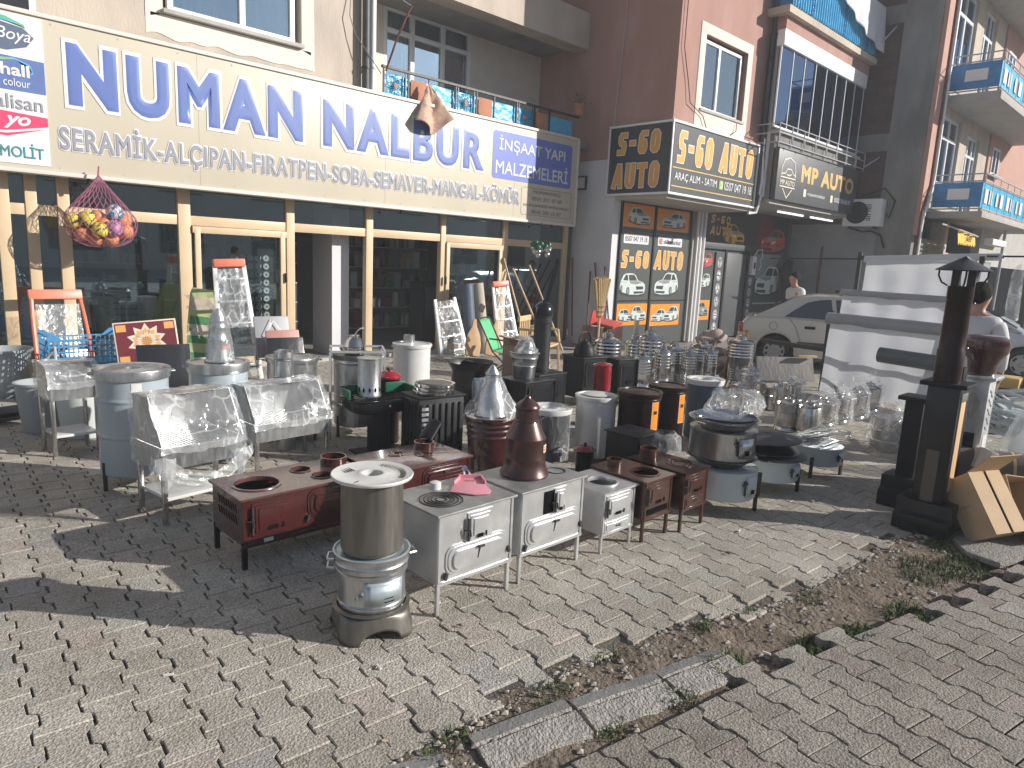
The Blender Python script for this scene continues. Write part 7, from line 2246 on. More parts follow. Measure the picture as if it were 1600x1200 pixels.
t = thing('trolley', 'low black trolley frame with small wheels lying at the shop corner', 'trolley', (0.95, 7.4, 0.0), R(12))
B().box(-.3, .3, -.16, .16, .06, .1).build('deck', 'black_matt', t, bev=.008)
B().tube([(.28, -.12, .1), (.42, -.1, .5), (.46, 0, .62), (.42, .1, .5), (.28, .12, .1)], .013, 8).build('frame', 'pipe_grey', t)
for sx in (-.24, .24):
    for sy in (-.14, .14):
        b = B().lathe([(.03, -.012), (.035, 0), (.03, .012)], 16)
        b.tr(Matrix.Translation((sx, sy, .035)) @ Matrix.Rotation(PI / 2, 4, 'X'))
        b.build('wheel', 'rubber', t)
# tray tables
def star(par, r, y, m1, m2, m3, cx=0, cz=0):
    b = B()
    for k in range(10):
        a = 2 * PI * k / 10
        i0 = len(b.v)
        b.prism([(0, r * .15), (r * .27, r * .52), (0, r), (-r * .27, r * .52)], 'y', y - .0012, y)
        b.tr(Matrix.Translation((cx, 0, cz)) @ Matrix.Rotation(a, 4, 'Y'), i0)
    b.build('star_pattern', m2, par, smooth=False)
    b = B()
    for k in range(10):
        a = 2 * PI * k / 10
        i0 = len(b.v)
        b.prism([(0, r * .42), (r * .12, r * .56), (0, r * .76), (-r * .12, r * .56)], 'y', y - .0024, y - .0012)
        b.prism([(0, 0), (r * .05, r * .22), (0, r * .40), (-r * .05, r * .22)], 'y', y - .0024, y - .0012)
        b.tr(Matrix.Translation((cx, 0, cz)) @ Matrix.Rotation(a, 4, 'Y'), i0)
    b.build('star_centre', m3, par, smooth=False)
t = thing('tray_table', 'maroon tray table with an orange and cream star, leaning at the shop window', 'tray table', (2.25, 7.62, 0.38), R(-14))
t.rotation_euler = (R(-14), R(-5), R(-14))
B().box(-.29, .29, 0, .03, 0, .46).build('board', 'tray_cream', t, bev=.008)
B().box(-.275, .275, -.002, -.0003, .015, .445).build('panel', 'tray_maroon', t, smooth=False)
star(t, .185, -.0021, 'tray_maroon', 'tray_cream', 'tray_gold', 0, .25)
for sx in (-1, 1):
    for z in (.04, .36):
        B().box(sx * .22 - .045, sx * .22 + .045, -.0035, -.0021, z, z + .07).build('corner_ornament', 'tray_gold', t, smooth=False)
b = B()
for sx in (-.25, .25):
    b.tube([(sx, .06, .4), (sx, .2, -.38)], .012, 8).tube([(sx * .9, .06, .0), (sx * .9, -.02, -.38)], .012, 8)
b.build('leg', 'iron_dark', t)
def plain_tray(label, loc, w, h, m, rot, m2=None):
    t = thing('tray_table', label, 'tray table', loc, 0, 'folded tray tables')
    t.rotation_euler = rot
    B().box(-w / 2, w / 2, 0, .03, 0, h).build('board', m, t, bev=.01)
    if m2:
        b = B()
        for q in ((-w * .28, h * .5, 0, h * .9), (0, h * .9, w * .28, h * .5), (w * .28, h * .5, 0, h * .12), (0, h * .12, -w * .28, h * .5)):
            b.bar((q[0], -.006, q[1]), (q[2], -.006, q[3]), .012, .05)
        b.build('diamond_relief', m2, t, bev=.003)
    B().tube([(-w * .4, .05, h * .7), (-w * .4, .16, 0), (w * .4, .16, 0), (w * .4, .05, h * .7)], .011, 8).build('leg', 'iron_dark', t)
    return t
plain_tray('glossy black tray table leaning in front of the maroon star tray', (2.22, 7.05, 0.0), .48, .66, 'box_black', (R(-12), 0, R(-10)))
plain_tray('grey tray table with raised diamond leaning below the disc rack', (3.74, 7.95, 0.32), .42, .5, 'tray_grey', (R(-14), 0, R(-5)), 'pipe_grey')
plain_tray('dusky pink tray table leaning in front of the grey diamond one', (3.76, 7.70, 0.26), .40, .42, 'tray_pink', (R(-16), 0, R(-6)))
plain_tray('black tray table, frontmost of the three under the disc rack', (3.70, 7.48, 0.0), .42, .62, 'box_black', (R(-16), 0, R(-8)))
t = thing('ironing_board', 'green and cream patterned ironing board leaning at the shop window', 'ironing board', (3.05, 8.55, 0))
t.rotation_euler = (R(-14), R(7), R(-12))
pl = [(-.09, 0), (.10, 0), (.155, .25), (.165, .65), (.15, 1.06), (.13, 1.13), (-.13, 1.13), (-.15, 1.06), (-.16, .65), (-.14, .25)]
B().prism(pl, 'y', 0, .035).build('board', 'green_patt', t, bev=.01)
b = B()
for z0, z1, w_ in ((.08, .34, .11), (.45, .78, .14)):
    b.box(-w_, w_, -.003, -.0005, z0, z1)
b.build('dark_pattern', 'green_dark', t, smooth=False)
b = B()
for z0, z1, w_ in ((.83, 1.05, .12), (.52, .70, .10), (.12, .26, .07)):
    for k in range(-6, 7):
        b.obox((k * w_ / 6, -.0045, (z0 + z1) / 2), (.006, .002, (z1 - z0) * 1.1), (0, R(45), 0)).obox((k * w_ / 6, -.0055, (z0 + z1) / 2), (.006, .002, (z1 - z0) * 1.1), (0, R(-45), 0))
b.build('lattice_pattern', 'tray_cream', t, smooth=False)
b = B().tube([(-.1, .05, .95), (.05, .1, .1)], .01, 8).tube([(.1, .05, .95), (-.05, .1, .1)], .01, 8)
b.build('leg', 'pipe_grey', t)
def ladder(label, loc, rot, w, h, steps, rail, top, treads=.1, film=True, m_rail='white_paint'):
    t = thing('step_ladder', label, 'ladder', loc, 0, 'wrapped step ladders')
    t.rotation_euler = rot
    for sx in (-1, 1):
        B().bar((sx * w / 2, 0, 0), (sx * w * .36, 0, h), rail, .05).build('side_rail', m_rail, t, bev=.004)
        B().bar((sx * w / 2 * .96, .09, 0), (sx * w * .36, .03, h * .95), rail * .8, .03).build('rear_rail', m_rail, t, bev=.004)
    for k in range(steps):
        z = h * (k + .6) / (steps + .2)
        ww_ = w / 2 + (w * .36 - w / 2) * z / h
        B().box(-ww_ + .012, ww_ - .012, -.025, .035, z - .012, z + .012).build('step', 'galv', t, bev=.004)
    if top:
        B().obox((0, 0, h + .03), (w * .80, .10, .10)).build('top_cap', top, t, bev=.02)
    if film:
        B().grid(lambda u, v: ((-.5 + u) * (w + (w * .74 - w) * v) * 1.03 + .006 * noise.noise(Vector((u * 9, v * 30, 2))), -.035 + .02 * noise.noise(Vector((u * 7, v * 12, h))), .04 + (h - .08) * v), 24, 40).build('plastic_wrap', 'film', t, recalc=False, sharp=70)
    return t
ladder('tall wrapped step ladder with red top leaning beside the cone chimney', (3.48, 8.3, 0), (R(-9), R(-3), R(-10)), .46, 1.40, 5, .03, 'salmon_plastic')
ladder('short wide ladders in shiny foil leaning left of the dark blue roll', (7.05, 8.55, 0), (R(-13), R(-6), R(-6)), .50, .98, 4, .03, None)
ladder('narrow wrapped step ladder leaning right of the beige roll', (8.40, 8.7, 0), (R(-12), R(-5), R(-8)), .42, 1.18, 5, .028, 'salmon_plastic')
def roll(label, loc, rot, r, h, m):
    t = thing('floor_roll', label, 'roll', loc, 0, 'rolls of floor covering')
    t.rotation_euler = rot
    pts = []
    b = B().lathe([(r, 0), (r, h), (r * .8, h), (r * .8, h - .02), (r * .55, h - .02), (r * .55, h), (r * .3, h), (r * .3, h - .04), (0, h - .04)], 30, cap=False)
    b.wob(.004, 4)
    b.build('body', m, t)
    return t
roll('dark blue roll in plastic standing at the shop window', (7.62, 8.85, 0), (R(-6), R(-2), 0), .115, 1.18, 'roll_blue')
o = roll('beige roll of floor covering standing right of the dark blue roll', (7.93, 8.85, 0), (R(-6), R(-5), 0), .10, 1.2, 'roll_beige')
B().obox((-.03, -.097, .78), (.1, .008, .12), (0, R(35), 0)).build('tape', 'black_matt', o)
t = thing('folding_chair', 'green folding garden chair with dark metal frame', 'chair', (6.62, 6.85, 0), R(28))
b = B().grid(lambda u, v: (-.19 + .38 * u, .20 + .20 * v + .012 * math.sin(PI * u), .36 + .42 * v), 8, 10)
b.build('backrest', 'green_fabric', t, recalc=False, thick=.006)
B().grid(lambda u, v: (-.19 + .38 * u, -.2 + .40 * v, .38 - .03 * math.sin(PI * v)), 8, 8).build('seat', 'green_fabric', t, recalc=False, thick=.006)
for sx in (-.205, .205):
    B().tube([(sx, -.22, 0), (sx, .18, .36), (sx, .41, .80)], .011, 8).build('frame_rail', 'iron_dark', t)
    B().tube([(sx * 1.02, .28, 0), (sx * 1.02, -.2, .38), (sx * 1.02, -.2, .52), (sx * 1.02, .24, .54)], .011, 8).build('leg', 'iron_dark', t)
B().tube([(-.205, .41, .80), (.205, .41, .80)], .011, 8).tube([(-.205, -.22, .02), (.205, -.22, .02)], .01, 8).build('crossbar', 'iron_dark', t)
t = thing('garden_chair', 'beige plastic garden chair with slotted back behind the flue pipe', 'chair', (7.45, 7.1, 0), R(-155))
B().box(-.24, .24, -.22, .24, .38, .41).build('seat', 'beige_plastic', t, bev=.012)
b = B().box(-.25, .25, -.27, -.23, .72, .80)
for k in range(6):
    b.obox((-.2 + .08 * k, -.245, .56), (.035, .025, .32))
b.build('backrest', 'beige_plastic', t, bev=.01)
for sx in (-.26, .26):
    B().tube([(sx, -.24, .62), (sx, 0, .62), (sx, .2, .6), (sx, .23, .4)], .022, 8).build('armrest', 'beige_plastic', t)
    for y in (-.2, .22):
        B().bar((sx * .95, y * 1.15, 0), (sx * .88, y, .38), .035).build('leg', 'beige_plastic', t, bev=.005)
for i, (x, y, rz_, lab) in enumerate(((6.98, 8.05, 8, 'wooden fire bellows leaning on the shiny ladders, left one of the pair'), (7.28, 7.95, 14, 'wooden fire bellows leaning on the shiny ladders, right one of the pair'), (8.45, 8.1, 5, 'wooden fire bellows leaning by the narrow ladder behind the green chair'), (8.65, 8.15, 12, 'smaller wooden bellows beside the narrow ladder'))):
    t = thing('bellows', lab, 'bellows', (x, y, .12), 0, 'wooden bellows')
    t.rotation_euler = (R(-15), R(rz_), R(-20))
    s_ = .8 if i == 3 else 1
    pl = [(-.11, .0), (.11, 0), (.125, .18), (.10, .34), (.04, .46), (.02, .58), (-.02, .58), (-.04, .46), (-.10, .34), (-.125, .18)]
    B().prism([(p[0] * s_, p[1] * s_) for p in pl], 'y', 0, .03).build('board', 'wood_pale', t, bev=.006)
    B().prism([(p[0] * s_ * .96, p[1] * s_ * .96) for p in pl], 'y', .031, .06).build('leather', 'brown_enamel', t)
for i, (x0, y0, x1, y1, h, m, lab) in enumerate(((8.78, 8.6, 8.62, 9.2, 1.62, 'wood_handle', 'pale wooden pole leaning by the narrow ladder, thinner of two'), (8.98, 8.3, 8.86, 9.2, 1.45, 'wood_handle', 'pale wooden pole leaning with its foot on the narrow ladder'),
                                               (9.55, 8.5, 9.3, 9.22, 1.52, 'wood_handle', 'pale wooden broom handle standing left of the flue pipe cap'))):
    tag(B().tube([(x0, y0, 0), (x1, y1, h)], .018, 8).build('wooden_pole', m), lab, 'pole', 'wooden poles leaning at the shop front')
for i, (x, y, tx, ty, h, lab) in enumerate(((10.15, 8.95, 10.35, 9.2, 1.66, 'dark red tool handle leaning in the shop corner, leftmost of the dark ones'), (10.25, 8.9, 10.45, 9.18, 1.7, 'dark red tool handle leaning in the shop corner, next to the leftmost'),
                                       (10.2, 8.5, 10.62, 8.85, 1.45, 'dark handle leaning on the white wall with the red shovel'), (10.25, 8.2, 10.62, 8.75, 1.62, 'taller dark handle leaning on the white wall with a red shovel'),
                                       (10.3, 8.0, 10.62, 8.5, 1.55, 'dark handle leaning on the white wall left of the straw broom'))):
    t = thing('shovel', lab, 'shovel', (x, y, 0), 0, 'tools leaning on the white wall')
    B().tube([(0, 0, .2), (tx - x, ty - y, h)], .016, 8).build('handle', 'wood_red', t)
    if i >= 2:
        d = Vector((tx - x, ty - y, h)).normalized()
        b = B().grid(lambda u, v: (-.14 + .28 * u, -.12 + .1 * v + .02 * math.sin(PI * u), .03 + .3 * v), 8, 8)
        b.build('blade', 'red_plastic', t, recalc=False, thick=.006)
tag(B().prism([(-.2, 0), (.2, 0), (.14, .26), (-.14, .26)], 'y', 0, .02).build('red_dustpan', 'red_plastic', loc=(9.4, 7.6, .55)), 'red plastic shovel blade standing below the dark handles', 'shovel blade', 'red shovel blades')
tag(B().obox((0, 0, 0), (.5, .3, .04), (R(8), R(-5), R(20))).build('red_tray', 'red_plastic', loc=(9.35, 7.3, .62)), 'flat red plastic tray lying in front of the red shovel blade', 'tray')
tag(B().box(-.3, .3, -.2, .2, 0, .58).build('brown_box', 'brown_enamel', loc=(9.3, 7.4, 0), bev=.01), 'brown box under the red tray behind the kettle', 'box')
t = thing('straw_broom', 'upturned straw broom standing against the white wall edge', 'broom', (8.85, 7.12, 0.2))
b = B()
for k in range(170):
    a, d_ = rnd.uniform(0, 6.28), math.sqrt(rnd.random())
    x0, y0 = .06 * d_ * math.cos(a), .025 * d_ * math.sin(a)
    x1, y1 = .22 * d_ * math.cos(a), .05 * d_ * math.sin(a)
    z1 = 1.2 + rnd.uniform(-.03, .02) - .05 * abs(d_ * math.cos(a))
    b.bar((x0, y0, .55), (x1, y1, z1), .014, .008)
b.build('bristles', 'straw', t)
B().tube([(0, 0, -.2), (0, 0, .58)], .018, 8).build('handle', 'wood_handle', t)
b = B()
for z in (.56, .64, .72):
    b.lathe([(.075 + (z - .56) * .15, z), (.08 + (z - .56) * .15, z + .012)], 16, sy=.5)
b.build('binding', 'tray_maroon', t)

# hanging net of balls and bunch of green floats
t = thing('ball_net', 'pink net bag full of balls hanging from the left end of the shop sign', 'net bag', (2.17, 8.86, 1.60))
NB = [(-.30, .0, .17, 'ball_yellow'), (-.16, -.06, .20, 'ball_yellow'), (-.04, -.10, .07, 'ball_yellow'), (.12, -.10, .10, 'ball_violet'), (.15, -.04, .30, 'ball_white'), (.26, 0, .20, 'ball_orange'), (.27, -.02, .07, 'ball_orange'), (-.2, .02, .02, 'ball_orange'),
      (.10, 0, -.03, 'ball_orange'), (-.02, .06, .22, 'ball_orange'), (-.06, .04, -.03, 'ball_orange'), (.04, .03, .18, 'ball_orange')]
for i, (x, y, z, m) in enumerate(NB):
    o = tag(B().ball((0, 0, 0), .098, 20, 14).build('ball', m, loc=(2.17 + x, 8.86 + y, 1.60 + z)), {'ball_yellow': 'yellow ball with black squiggles in the pink net bag', 'ball_violet': 'white and violet ball low in the front of the pink net bag', 'ball_white': 'white ball with a blue patch high in the pink net bag', 'ball_orange': 'orange ball in the pink net bag'}[m], 'ball', 'balls in the net bag')
    if m in ('ball_yellow', 'ball_violet', 'ball_white'):
        b = B()
        r3 = random.Random(i)
        for k in range(14):
            d = Vector((r3.uniform(-1, 1), r3.uniform(-1, .3), r3.uniform(-1, 1))).normalized()
            u_ = d.orthogonal().normalized()
            v_ = d.cross(u_)
            pts = []
            for q in range(8):
                tt = (q - 3.5) / 3.5 * .35
                pts.append((d + u_ * tt + v_ * .14 * math.sin(q * 1.9)).normalized() * .0985)
            b.tube(pts, .0055 if m == 'ball_yellow' else .012, 5)
        b.build('ball_marks', {'ball_yellow': 'ball_black', 'ball_violet': 'ball_violet', 'ball_white': 'ball_blue'}[m], o)
for lab, it in (('yellow', 0),):
    pass
b = B()
def netp(i, j, n=26):
    a = 2 * PI * (i + (j % 2) * .5) / n
    v = j / 16
    prof = [(0.0, 0.74), (.02, .72), (.08, .64), (.16, .54), (.25, .44), (.33, .34), (.40, .25), (.42, .16), (.40, .06), (.34, -.04), (.22, -.12), (.06, -.14)]
    s_ = v * (len(prof) - 1)
    k = min(len(prof) - 2, int(s_))
    f = s_ - k
    r_ = prof[k][0] + (prof[k + 1][0] - prof[k][0]) * f
    z = prof[k][1] + (prof[k + 1][1] - prof[k][1]) * f
    return Vector((r_ * math.cos(a), r_ * .5 * math.sin(a) - .02, z))
for j in range(16):
    for i in range(26):
        p = netp(i, j)
        for di in ((0, -1) if j % 2 == 0 else (0, 1)):
            q = netp((i + di) % 26, j + 1)
            if (p - q).length > 1e-3:
                b.bar(p, q, .0045)
b.build('netting', 'net_pink', t, smooth=False)
B().tube([(0, 0, .72), (.02, .02, .85)], .012, 6).build('cord', 'net_pink', t)
t.scale = (.88, .88, .88)
t.location.z += .06
for o in COL.objects:
    if o.name.split('.')[0] == 'ball' and not o.parent:
        o.location = tuple(t.location[k] + .88 * (o.location[k] - (2.17, 8.86, 1.60)[k]) for k in range(3))
        o.scale = (.88,) * 3
t = thing('float_bunch', 'small bunch of dark green and silver bottles hanging under the sign', 'bunch', (9.2, 8.85, 1.83))
r2 = random.Random(2)
for m, nn in (('green_enamel', 9), ('chrome', 9)):
    b = B()
    for k in range(nn):
        a = r2.uniform(0, 6.28)
        d = .2 * math.sqrt(r2.random())
        b.ball((d * math.cos(a), .5 * d * math.sin(a), (.06 if m[0] == 'g' else -.06) + r2.uniform(-.07, .07)), .055, 10, 8)
    b.build('bottles', m, t)
B().tube([(0, 0, .1), (0, .02, .46)], .005, 5).build('cord', 'pipe_dark', t)
# ------------------------------------------------------------------ right side: tower stoves, boxes, bag
def tower(label, loc, wx, wy, zt, m, top, group=None, rz=0.0, base=0.0, panel=None):
    t = thing('tower_stove', label, 'stove', loc, rz, group)
    B().box(-wx / 2, wx / 2, -wy / 2, wy / 2, base, zt - .03).build('body', m, t, bev=.006)
    B().box(-wx / 2 - .04, wx / 2 + .04, -wy / 2 - .04, wy / 2 + .04, zt - .029, zt).build('top_plate', top, t, bev=.006)
    if base:
        b = B().prism([(-wx / 2 - .09, 0), (wx / 2 + .09, 0), (wx / 2 + .09, base * .5), (wx / 2 + .05, base * .6), (wx / 2 + .05, base - .001), (-wx / 2 - .05, base - .001), (-wx / 2 - .05, base * .6), (-wx / 2 - .09, base * .5)], 'y', -wy / 2 - .07, wy / 2 + .07)
        b.build('base', m, t, bev=.006)
    if panel:
        B().box(-wx / 2 + .04, wx / 2 - .03, -wy / 2 - .006, -wy / 2 - .0005, zt * .28, zt - .12).build('glass_door', panel, t, bev=.003)
        B().box(-wx / 2 + .03, wx / 2 - .02, -wy / 2 - .010, -wy / 2 - .0005, zt - .115, zt - .06).build('door_rail', 'steel', t, bev=.003)
        B().box(-wx / 2 - .006, -wx / 2 - .0005, -wy / 2 + .06, wy / 2 - .05, zt * .12, zt * .55).build('side_panel', 'roll_brown', t, bev=.003)
    return t
t1 = tower('tall black tower stove carrying the dark flue with a rain hat', (5.06, 1.20, 0), .175, .185, .98, 'black_gloss', 'black_matt', 'black tower stoves', 0, .2, 'wood_pale')
t = thing('flue_pipe', 'dark maroon flue pipe with a conical rain hat on the black tower stove', 'flue pipe', (5.02, 1.205, .981))
B().lathe([(.078, 0), (.078, .2), (.073, .21), (.070, .52), (.073, .525), (.073, .60), (.066, .60)], 30, cap=False).build('pipe', 'brown_dark', t)
b = B()
for k in range(4):
    a = R(20 + 90 * k)
    b.tube([(.076 * math.cos(a), .076 * math.sin(a), .60), (.11 * math.cos(a), .11 * math.sin(a), .62), (.13 * math.cos(a), .13 * math.sin(a), .66), (.13 * math.cos(a), .13 * math.sin(a), .70)], .006, 6)
b.build('hat_bracket', 'iron_dark', t)
for k in range(2):
    b = B()
    a = R(-60 + 120 * k)
    b.bar((.05 * math.cos(a), .05 * math.sin(a), .59), (.05 * math.cos(a), .05 * math.sin(a), .70), .018, .045)
    b.build('hat_stay', 'iron_dark', t)
B().lathe([(.152, .693), (.155, .698), (.08, .74), (.0, .785)], 34, cap=False).build('rain_hat', 'pipe_dark', t, thick=.003)
b = B()
for z in (.22, .5):
    b.ball((.02, -.078, z), .007)
b.build('rivet', 'chrome', t)
tower('narrow black tower stove on a wide black foot, left of the tall one', (5.43, 1.46, 0), .13, .12, .80, 'black_matt', 'black_matt', 'black tower stoves', 0, .22)
B()
t2 = tower('white tower stove with leaf relief and dark niche beside the black tower', (6.22, 1.28, 0), .20, .19, .92, 'silver_paint', 'silver_paint', None, 0, .0)
b = B()
for k in range(11):
    z = .60 + .018 * k
    wv = .05 * math.sin(PI * (k + 1) / 12)
    for sx in (-1, 1):
        b.obox((-.1025, sx * wv * .6, z), (.005, wv, .008), (R(30 * sx), 0, 0))
for k in range(9):
    z = .52 + .035 * k
    b.obox((-.03 + .05 * (k % 2), -.098, z), (.05, .005, .014), (0, R(25), 0))
b.build('leaf_relief', 'silver_top', t2, bev=.001)
B().box(-.1035, -.1005, -.05, .06, .12, .48).build('niche', 'black_matt', t2, smooth=False)
B().box(-.06, .07, -.0985, -.0955, .08, .46).build('front_panel', 'white_enamel', t2, bev=.002)
t = thing('vase_cover', 'maroon vase shaped stove cover on top of the white tower stove', 'stove cover', (6.20, 1.27, .921))
B().lathe([(.09, 0), (.095, .02), (.10, .08), (.115, .12), (.15, .17), (.165, .22), (.155, .27), (.12, .295), (.06, .30), (0, .30)], 36, cap=False).build('body', 'maroon', t)
tag(B().box(-.05, .05, -.05, .05, 0, .13).build('black_block', 'black_matt', loc=(5.80, 1.33, .87), bev=.005), 'small black box between the tall black flue and the maroon cover', 'box')
B().box(-.08, .08, -.08, .08, -.87, -.001).build('pedestal', 'black_matt', bpy.data.objects['black_block'], bev=.005)

def carton(label, loc, size, rot, flaps, m='cardboard', open_box=False):
    t = thing('cardboard_box', label, 'box', loc, 0, 'cardboard boxes')
    t.rotation_euler = rot
    a, b_, c = size
    b = B()
    th = .006
    b.box(-a / 2, a / 2, -b_ / 2, b_ / 2, 0, th).box(-a / 2, -a / 2 + th, -b_ / 2, b_ / 2, th, c).box(a / 2 - th, a / 2, -b_ / 2, b_ / 2, th, c).box(-a / 2 + th, a / 2 - th, -b_ / 2, -b_ / 2 + th, th, c).box(-a / 2 + th, a / 2 - th, b_ / 2 - th, b_ / 2, th, c)
    b.build('carton', m, t)
    for kx, sgn_, ang in flaps:
        b = B()
        if kx == 'y':
            b.box(-a / 2, a / 2, 0, b_ * .47, 0, .005)
            o = b.build('flap', m, t, loc=(0, sgn_ * b_ / 2, c + .001))
            o.rotation_euler = (R(ang), 0, 0) if sgn_ < 0 else (R(-ang), 0, PI)
            if sgn_ > 0:
                o.rotation_euler = (R(-ang) * -1, 0, PI)
        else:
            b.box(0, a * .47, -b_ / 2, b_ / 2, 0, .005)
            o = b.build('flap', m, t, loc=(sgn_ * a / 2, 0, c + .001))
            o.rotation_euler = (0, -R(ang), 0 if sgn_ < 0 else PI)
    return t
c1 = carton('cardboard box tipped on its edge with its flaps towards the sun, one flap up', (5.20, 1.00, .14), (.28, .40, .20), (R(53), R(0), R(-24)), [('x', -1, 0), ('x', 1, 2), ('y', 1, 100)])
b = B().box(-.1425, -.1402, -.04, .02, .08, .085).box(-.1425, -.1402, .0, .012, .05, .12).box(-.1425, -.1402, .05, .062, .09, .10)
b.build('print', 'cardboard_in', c1, smooth=False)
carton('open cardboard box lying on its side behind the tipped one', (5.52, .92, .14), (.40, .30, .20), (R(62), R(10), R(-18)), [('y', -1, 150), ('x', 1, 140)], 'cardboard_in')
t = thing('brown_roll', 'rolled brown mat lying behind the cardboard boxes', 'roll', (6.2, .98, .2), R(-68))
b = B().lathe([(.17, -.5), (.17, .5), (.13, .5), (.13, .47), (0, .47)], 30, cap=False)
b.lathe([(.17, -.5), (0, -.5)], 30, cap=False).tr(Matrix.Rotation(PI / 2, 4, 'Y'))
b.build('mat', 'roll_brown', t)
b = B()
b.lathe([(.172, -.02), (.172, .0)], 30, cap=False).tr(Matrix.Rotation(PI / 2, 4, 'Y'))
b.build('cord', 'cardboard', t)
tag(B().obox((0, 0, 0), (.22, .12, .16), (R(20), R(15), R(30))).build('foam_block', 'tray_cream', loc=(6.05, 1.15, .30), bev=.01), 'pale yellow packing block between the white tower and the boxes', 'block')
t = thing('white_chairs', 'pile of white plastic garden chairs lying behind the white tower stove', 'chairs', (7.7, 1.15, 0), R(-20))
for k in range(3):
    b = B()
    z = .25 + .09 * k
    b.box(-.25, .25, -.22, .22, z, z + .02)
    for q in range(5):
        b.bar((-.22 + .11 * q, .22, z + .02), (-.22 + .11 * q, .42, z + .12), .03, .012)
    for sx in (-.27, .27):
        b.tube([(sx, -.22, z - .2), (sx, -.2, z + .18), (sx, .1, z + .22), (sx, .42, z + .14)], .018, 8)
    b.build('chair', 'paleblue_enamel', t, bev=0)
t = thing('plastic_bag', 'big milky plastic bag leaning beside the brown roll at the right edge', 'bag', (6.95, 1.02, 0), R(20))
b = B().lathe([(.12, 0), (.22, .05), (.24, .2), (.2, .38), (.12, .55), (.05, .64), (.03, .70), (.0, .71)], 44, cap=False, sx=1.3, sy=.8)
b.wob(.035, 5).wob(.012, 14)
b.build('film', 'film_bag', t, sharp=70)
B().lathe([(.1, .03), (.18, .1), (.16, .3), (.05, .45), (0, .46)], 20, cap=False, sx=1.2, sy=.7).wob(.02, 6).build('content', 'cloth_white', t)
t = thing('low_table', 'dark low table with small bright boxes behind the maroon vase cover', 'table', (9.6, 1.5, 0), R(-30))
B().box(-.8, .8, -.35, .35, .42, .46).build('top', 'pipe_dark', t, bev=.005)
for sx in (-.7, .7):
    for sy in (-.28, .28):
        B().box(sx - .03, sx + .03, sy - .03, sy + .03, 0, .419).build('leg', 'pipe_dark', t)
for x, y, sx, sy, sz, m, lab in ((9.35, 1.62, .3, .2, .12, 'gold', 'mustard coloured box on the dark low table'), (9.7, 1.35, .4, .25, .06, 'salmon_plastic', 'flat orange red box on the dark low table'), (9.9, 1.5, .3, .2, .14, 'board_black', 'black box on the dark low table'), (9.55, 1.4, .25, .18, .16, 'roll_blue', 'dark blue box on the dark low table')):
    tag(B().box(-sx / 2, sx / 2, -sy / 2, sy / 2, 0, sz).build('small_box', m, loc=(x, y, .462), bev=.01), lab, 'box', 'small boxes on the low table')
b = B().prism([(4.75, 0.72), (5.1, 0.62), (6.3, 0.30), (6.6, 0.7), (5.6, 0.98), (4.95, 1.02), (4.78, 0.9)], 'z', -.03, .006)
struct(b.build('pavement', 'kerb_concrete', bev=.006))

# ------------------------------------------------------------------ rack of tarpaulin rolls
rk = thing('tarpaulin_rack', 'dark steel rack holding rolls of grey and white tarpaulin', 'rack', (9.7, 3.0, 0), 0)
b = B()
for p, q, w_ in (((0.1, .85, 0), (0.1, .85, 1.12), .06), ((0.25, .62, 1.0), (0.25, .62, 1.92), .045), ((-.05, -.85, 0), (-.05, -.85, 1.9), .05), ((.5, .85, 0), (.25, .62, 1.0), .05), ((0.1, .80, .42), (-.35, .45, .06), .035),
                 ((0.1, 1.8, .60), (0.0, .2, .58), .06), ((.3, 1.9, 1.80), (.25, .4, 1.84), .02), ((.3, .9, 1.38), (.25, .5, 1.38), .03), ((.05, .2, .58), (-.1, -.9, .55), .05), ((.25, .6, 1.86), (-.05, -.9, 1.9), .03),
                 ((-.1, -.9, 1.9), (.4, -3.0, 1.96), .02)):
    b.bar(p, q, w_)
b.build('frame', 'iron_dark', rk)
def hroll(p, q, r, m, nm, lab):
    p, q = Vector(p), Vector(q)
    t = thing('tarpaulin_roll', lab, 'roll', tuple((p + q) / 2), 0, 'tarpaulin rolls on the rack')
    L_ = (q - p).length
    b = B().lathe([(0, -L_ / 2), (r, -L_ / 2), (r, 0), (r * 1.02, L_ * .2), (r, L_ / 2), (r * .6, L_ / 2), (r * .55, L_ / 2 - .03), (0, L_ / 2 - .03)], 26, cap=False)
    b.wob(.006, 5)
    b.tr((q - p).to_track_quat('Z', 'Y').to_matrix().to_4x4())
    b.build(nm, m, t)
    return t
hroll((9.85, 3.52, 1.83), (9.65, 1.95, 1.90), .042, 'tarp_white', 'roll_body', 'white roll along the top of the rack')
hroll((9.74, 3.73, 1.375), (9.56, 2.2, 1.365), .05, 'tarp_grey', 'roll_body', 'pale grey roll, second from the top of the rack')
hroll((9.66, 3.83, 1.025), (9.47, 2.28, 1.015), .08, 'tarp_grey', 'roll_body', 'thick brownish grey roll across the middle of the rack')
hroll((9.30, 3.0, .655), (9.22, 2.1, .635), .095, 'tarp_dark', 'roll_body', 'dark green grey roll low on the right half of the rack')
def sheet(lab, p, q, z0, z1, seed, m='sheet_clear', lean=.05):
    t = thing('tarpaulin_sheet', lab, 'sheet', (0, 0, 0), 0, 'sheets hanging from the rack')
    def f(u, v):
        x = p[0] + (q[0] - p[0]) * u
        y = p[1] + (q[1] - p[1]) * u
        z = z0 + (z1 - z0) * v
        d = .02 * math.sin(u * 23 + seed) * (1 - v * .7) + .03 * noise.noise(Vector((u * 4, v * 2, seed)))
        return (x - lean * (1 - v) + d, y, z + .01 * noise.noise(Vector((u * 6, v, seed + 3))))
    B().grid(f, 60, 20).build('sheet', m, t, recalc=False)
    return t
sheet('white sheet hanging from the top roll of the rack', (9.78, 3.47), (9.62, 2.05), 1.30, 1.83, 1.0, 'sheet_white')
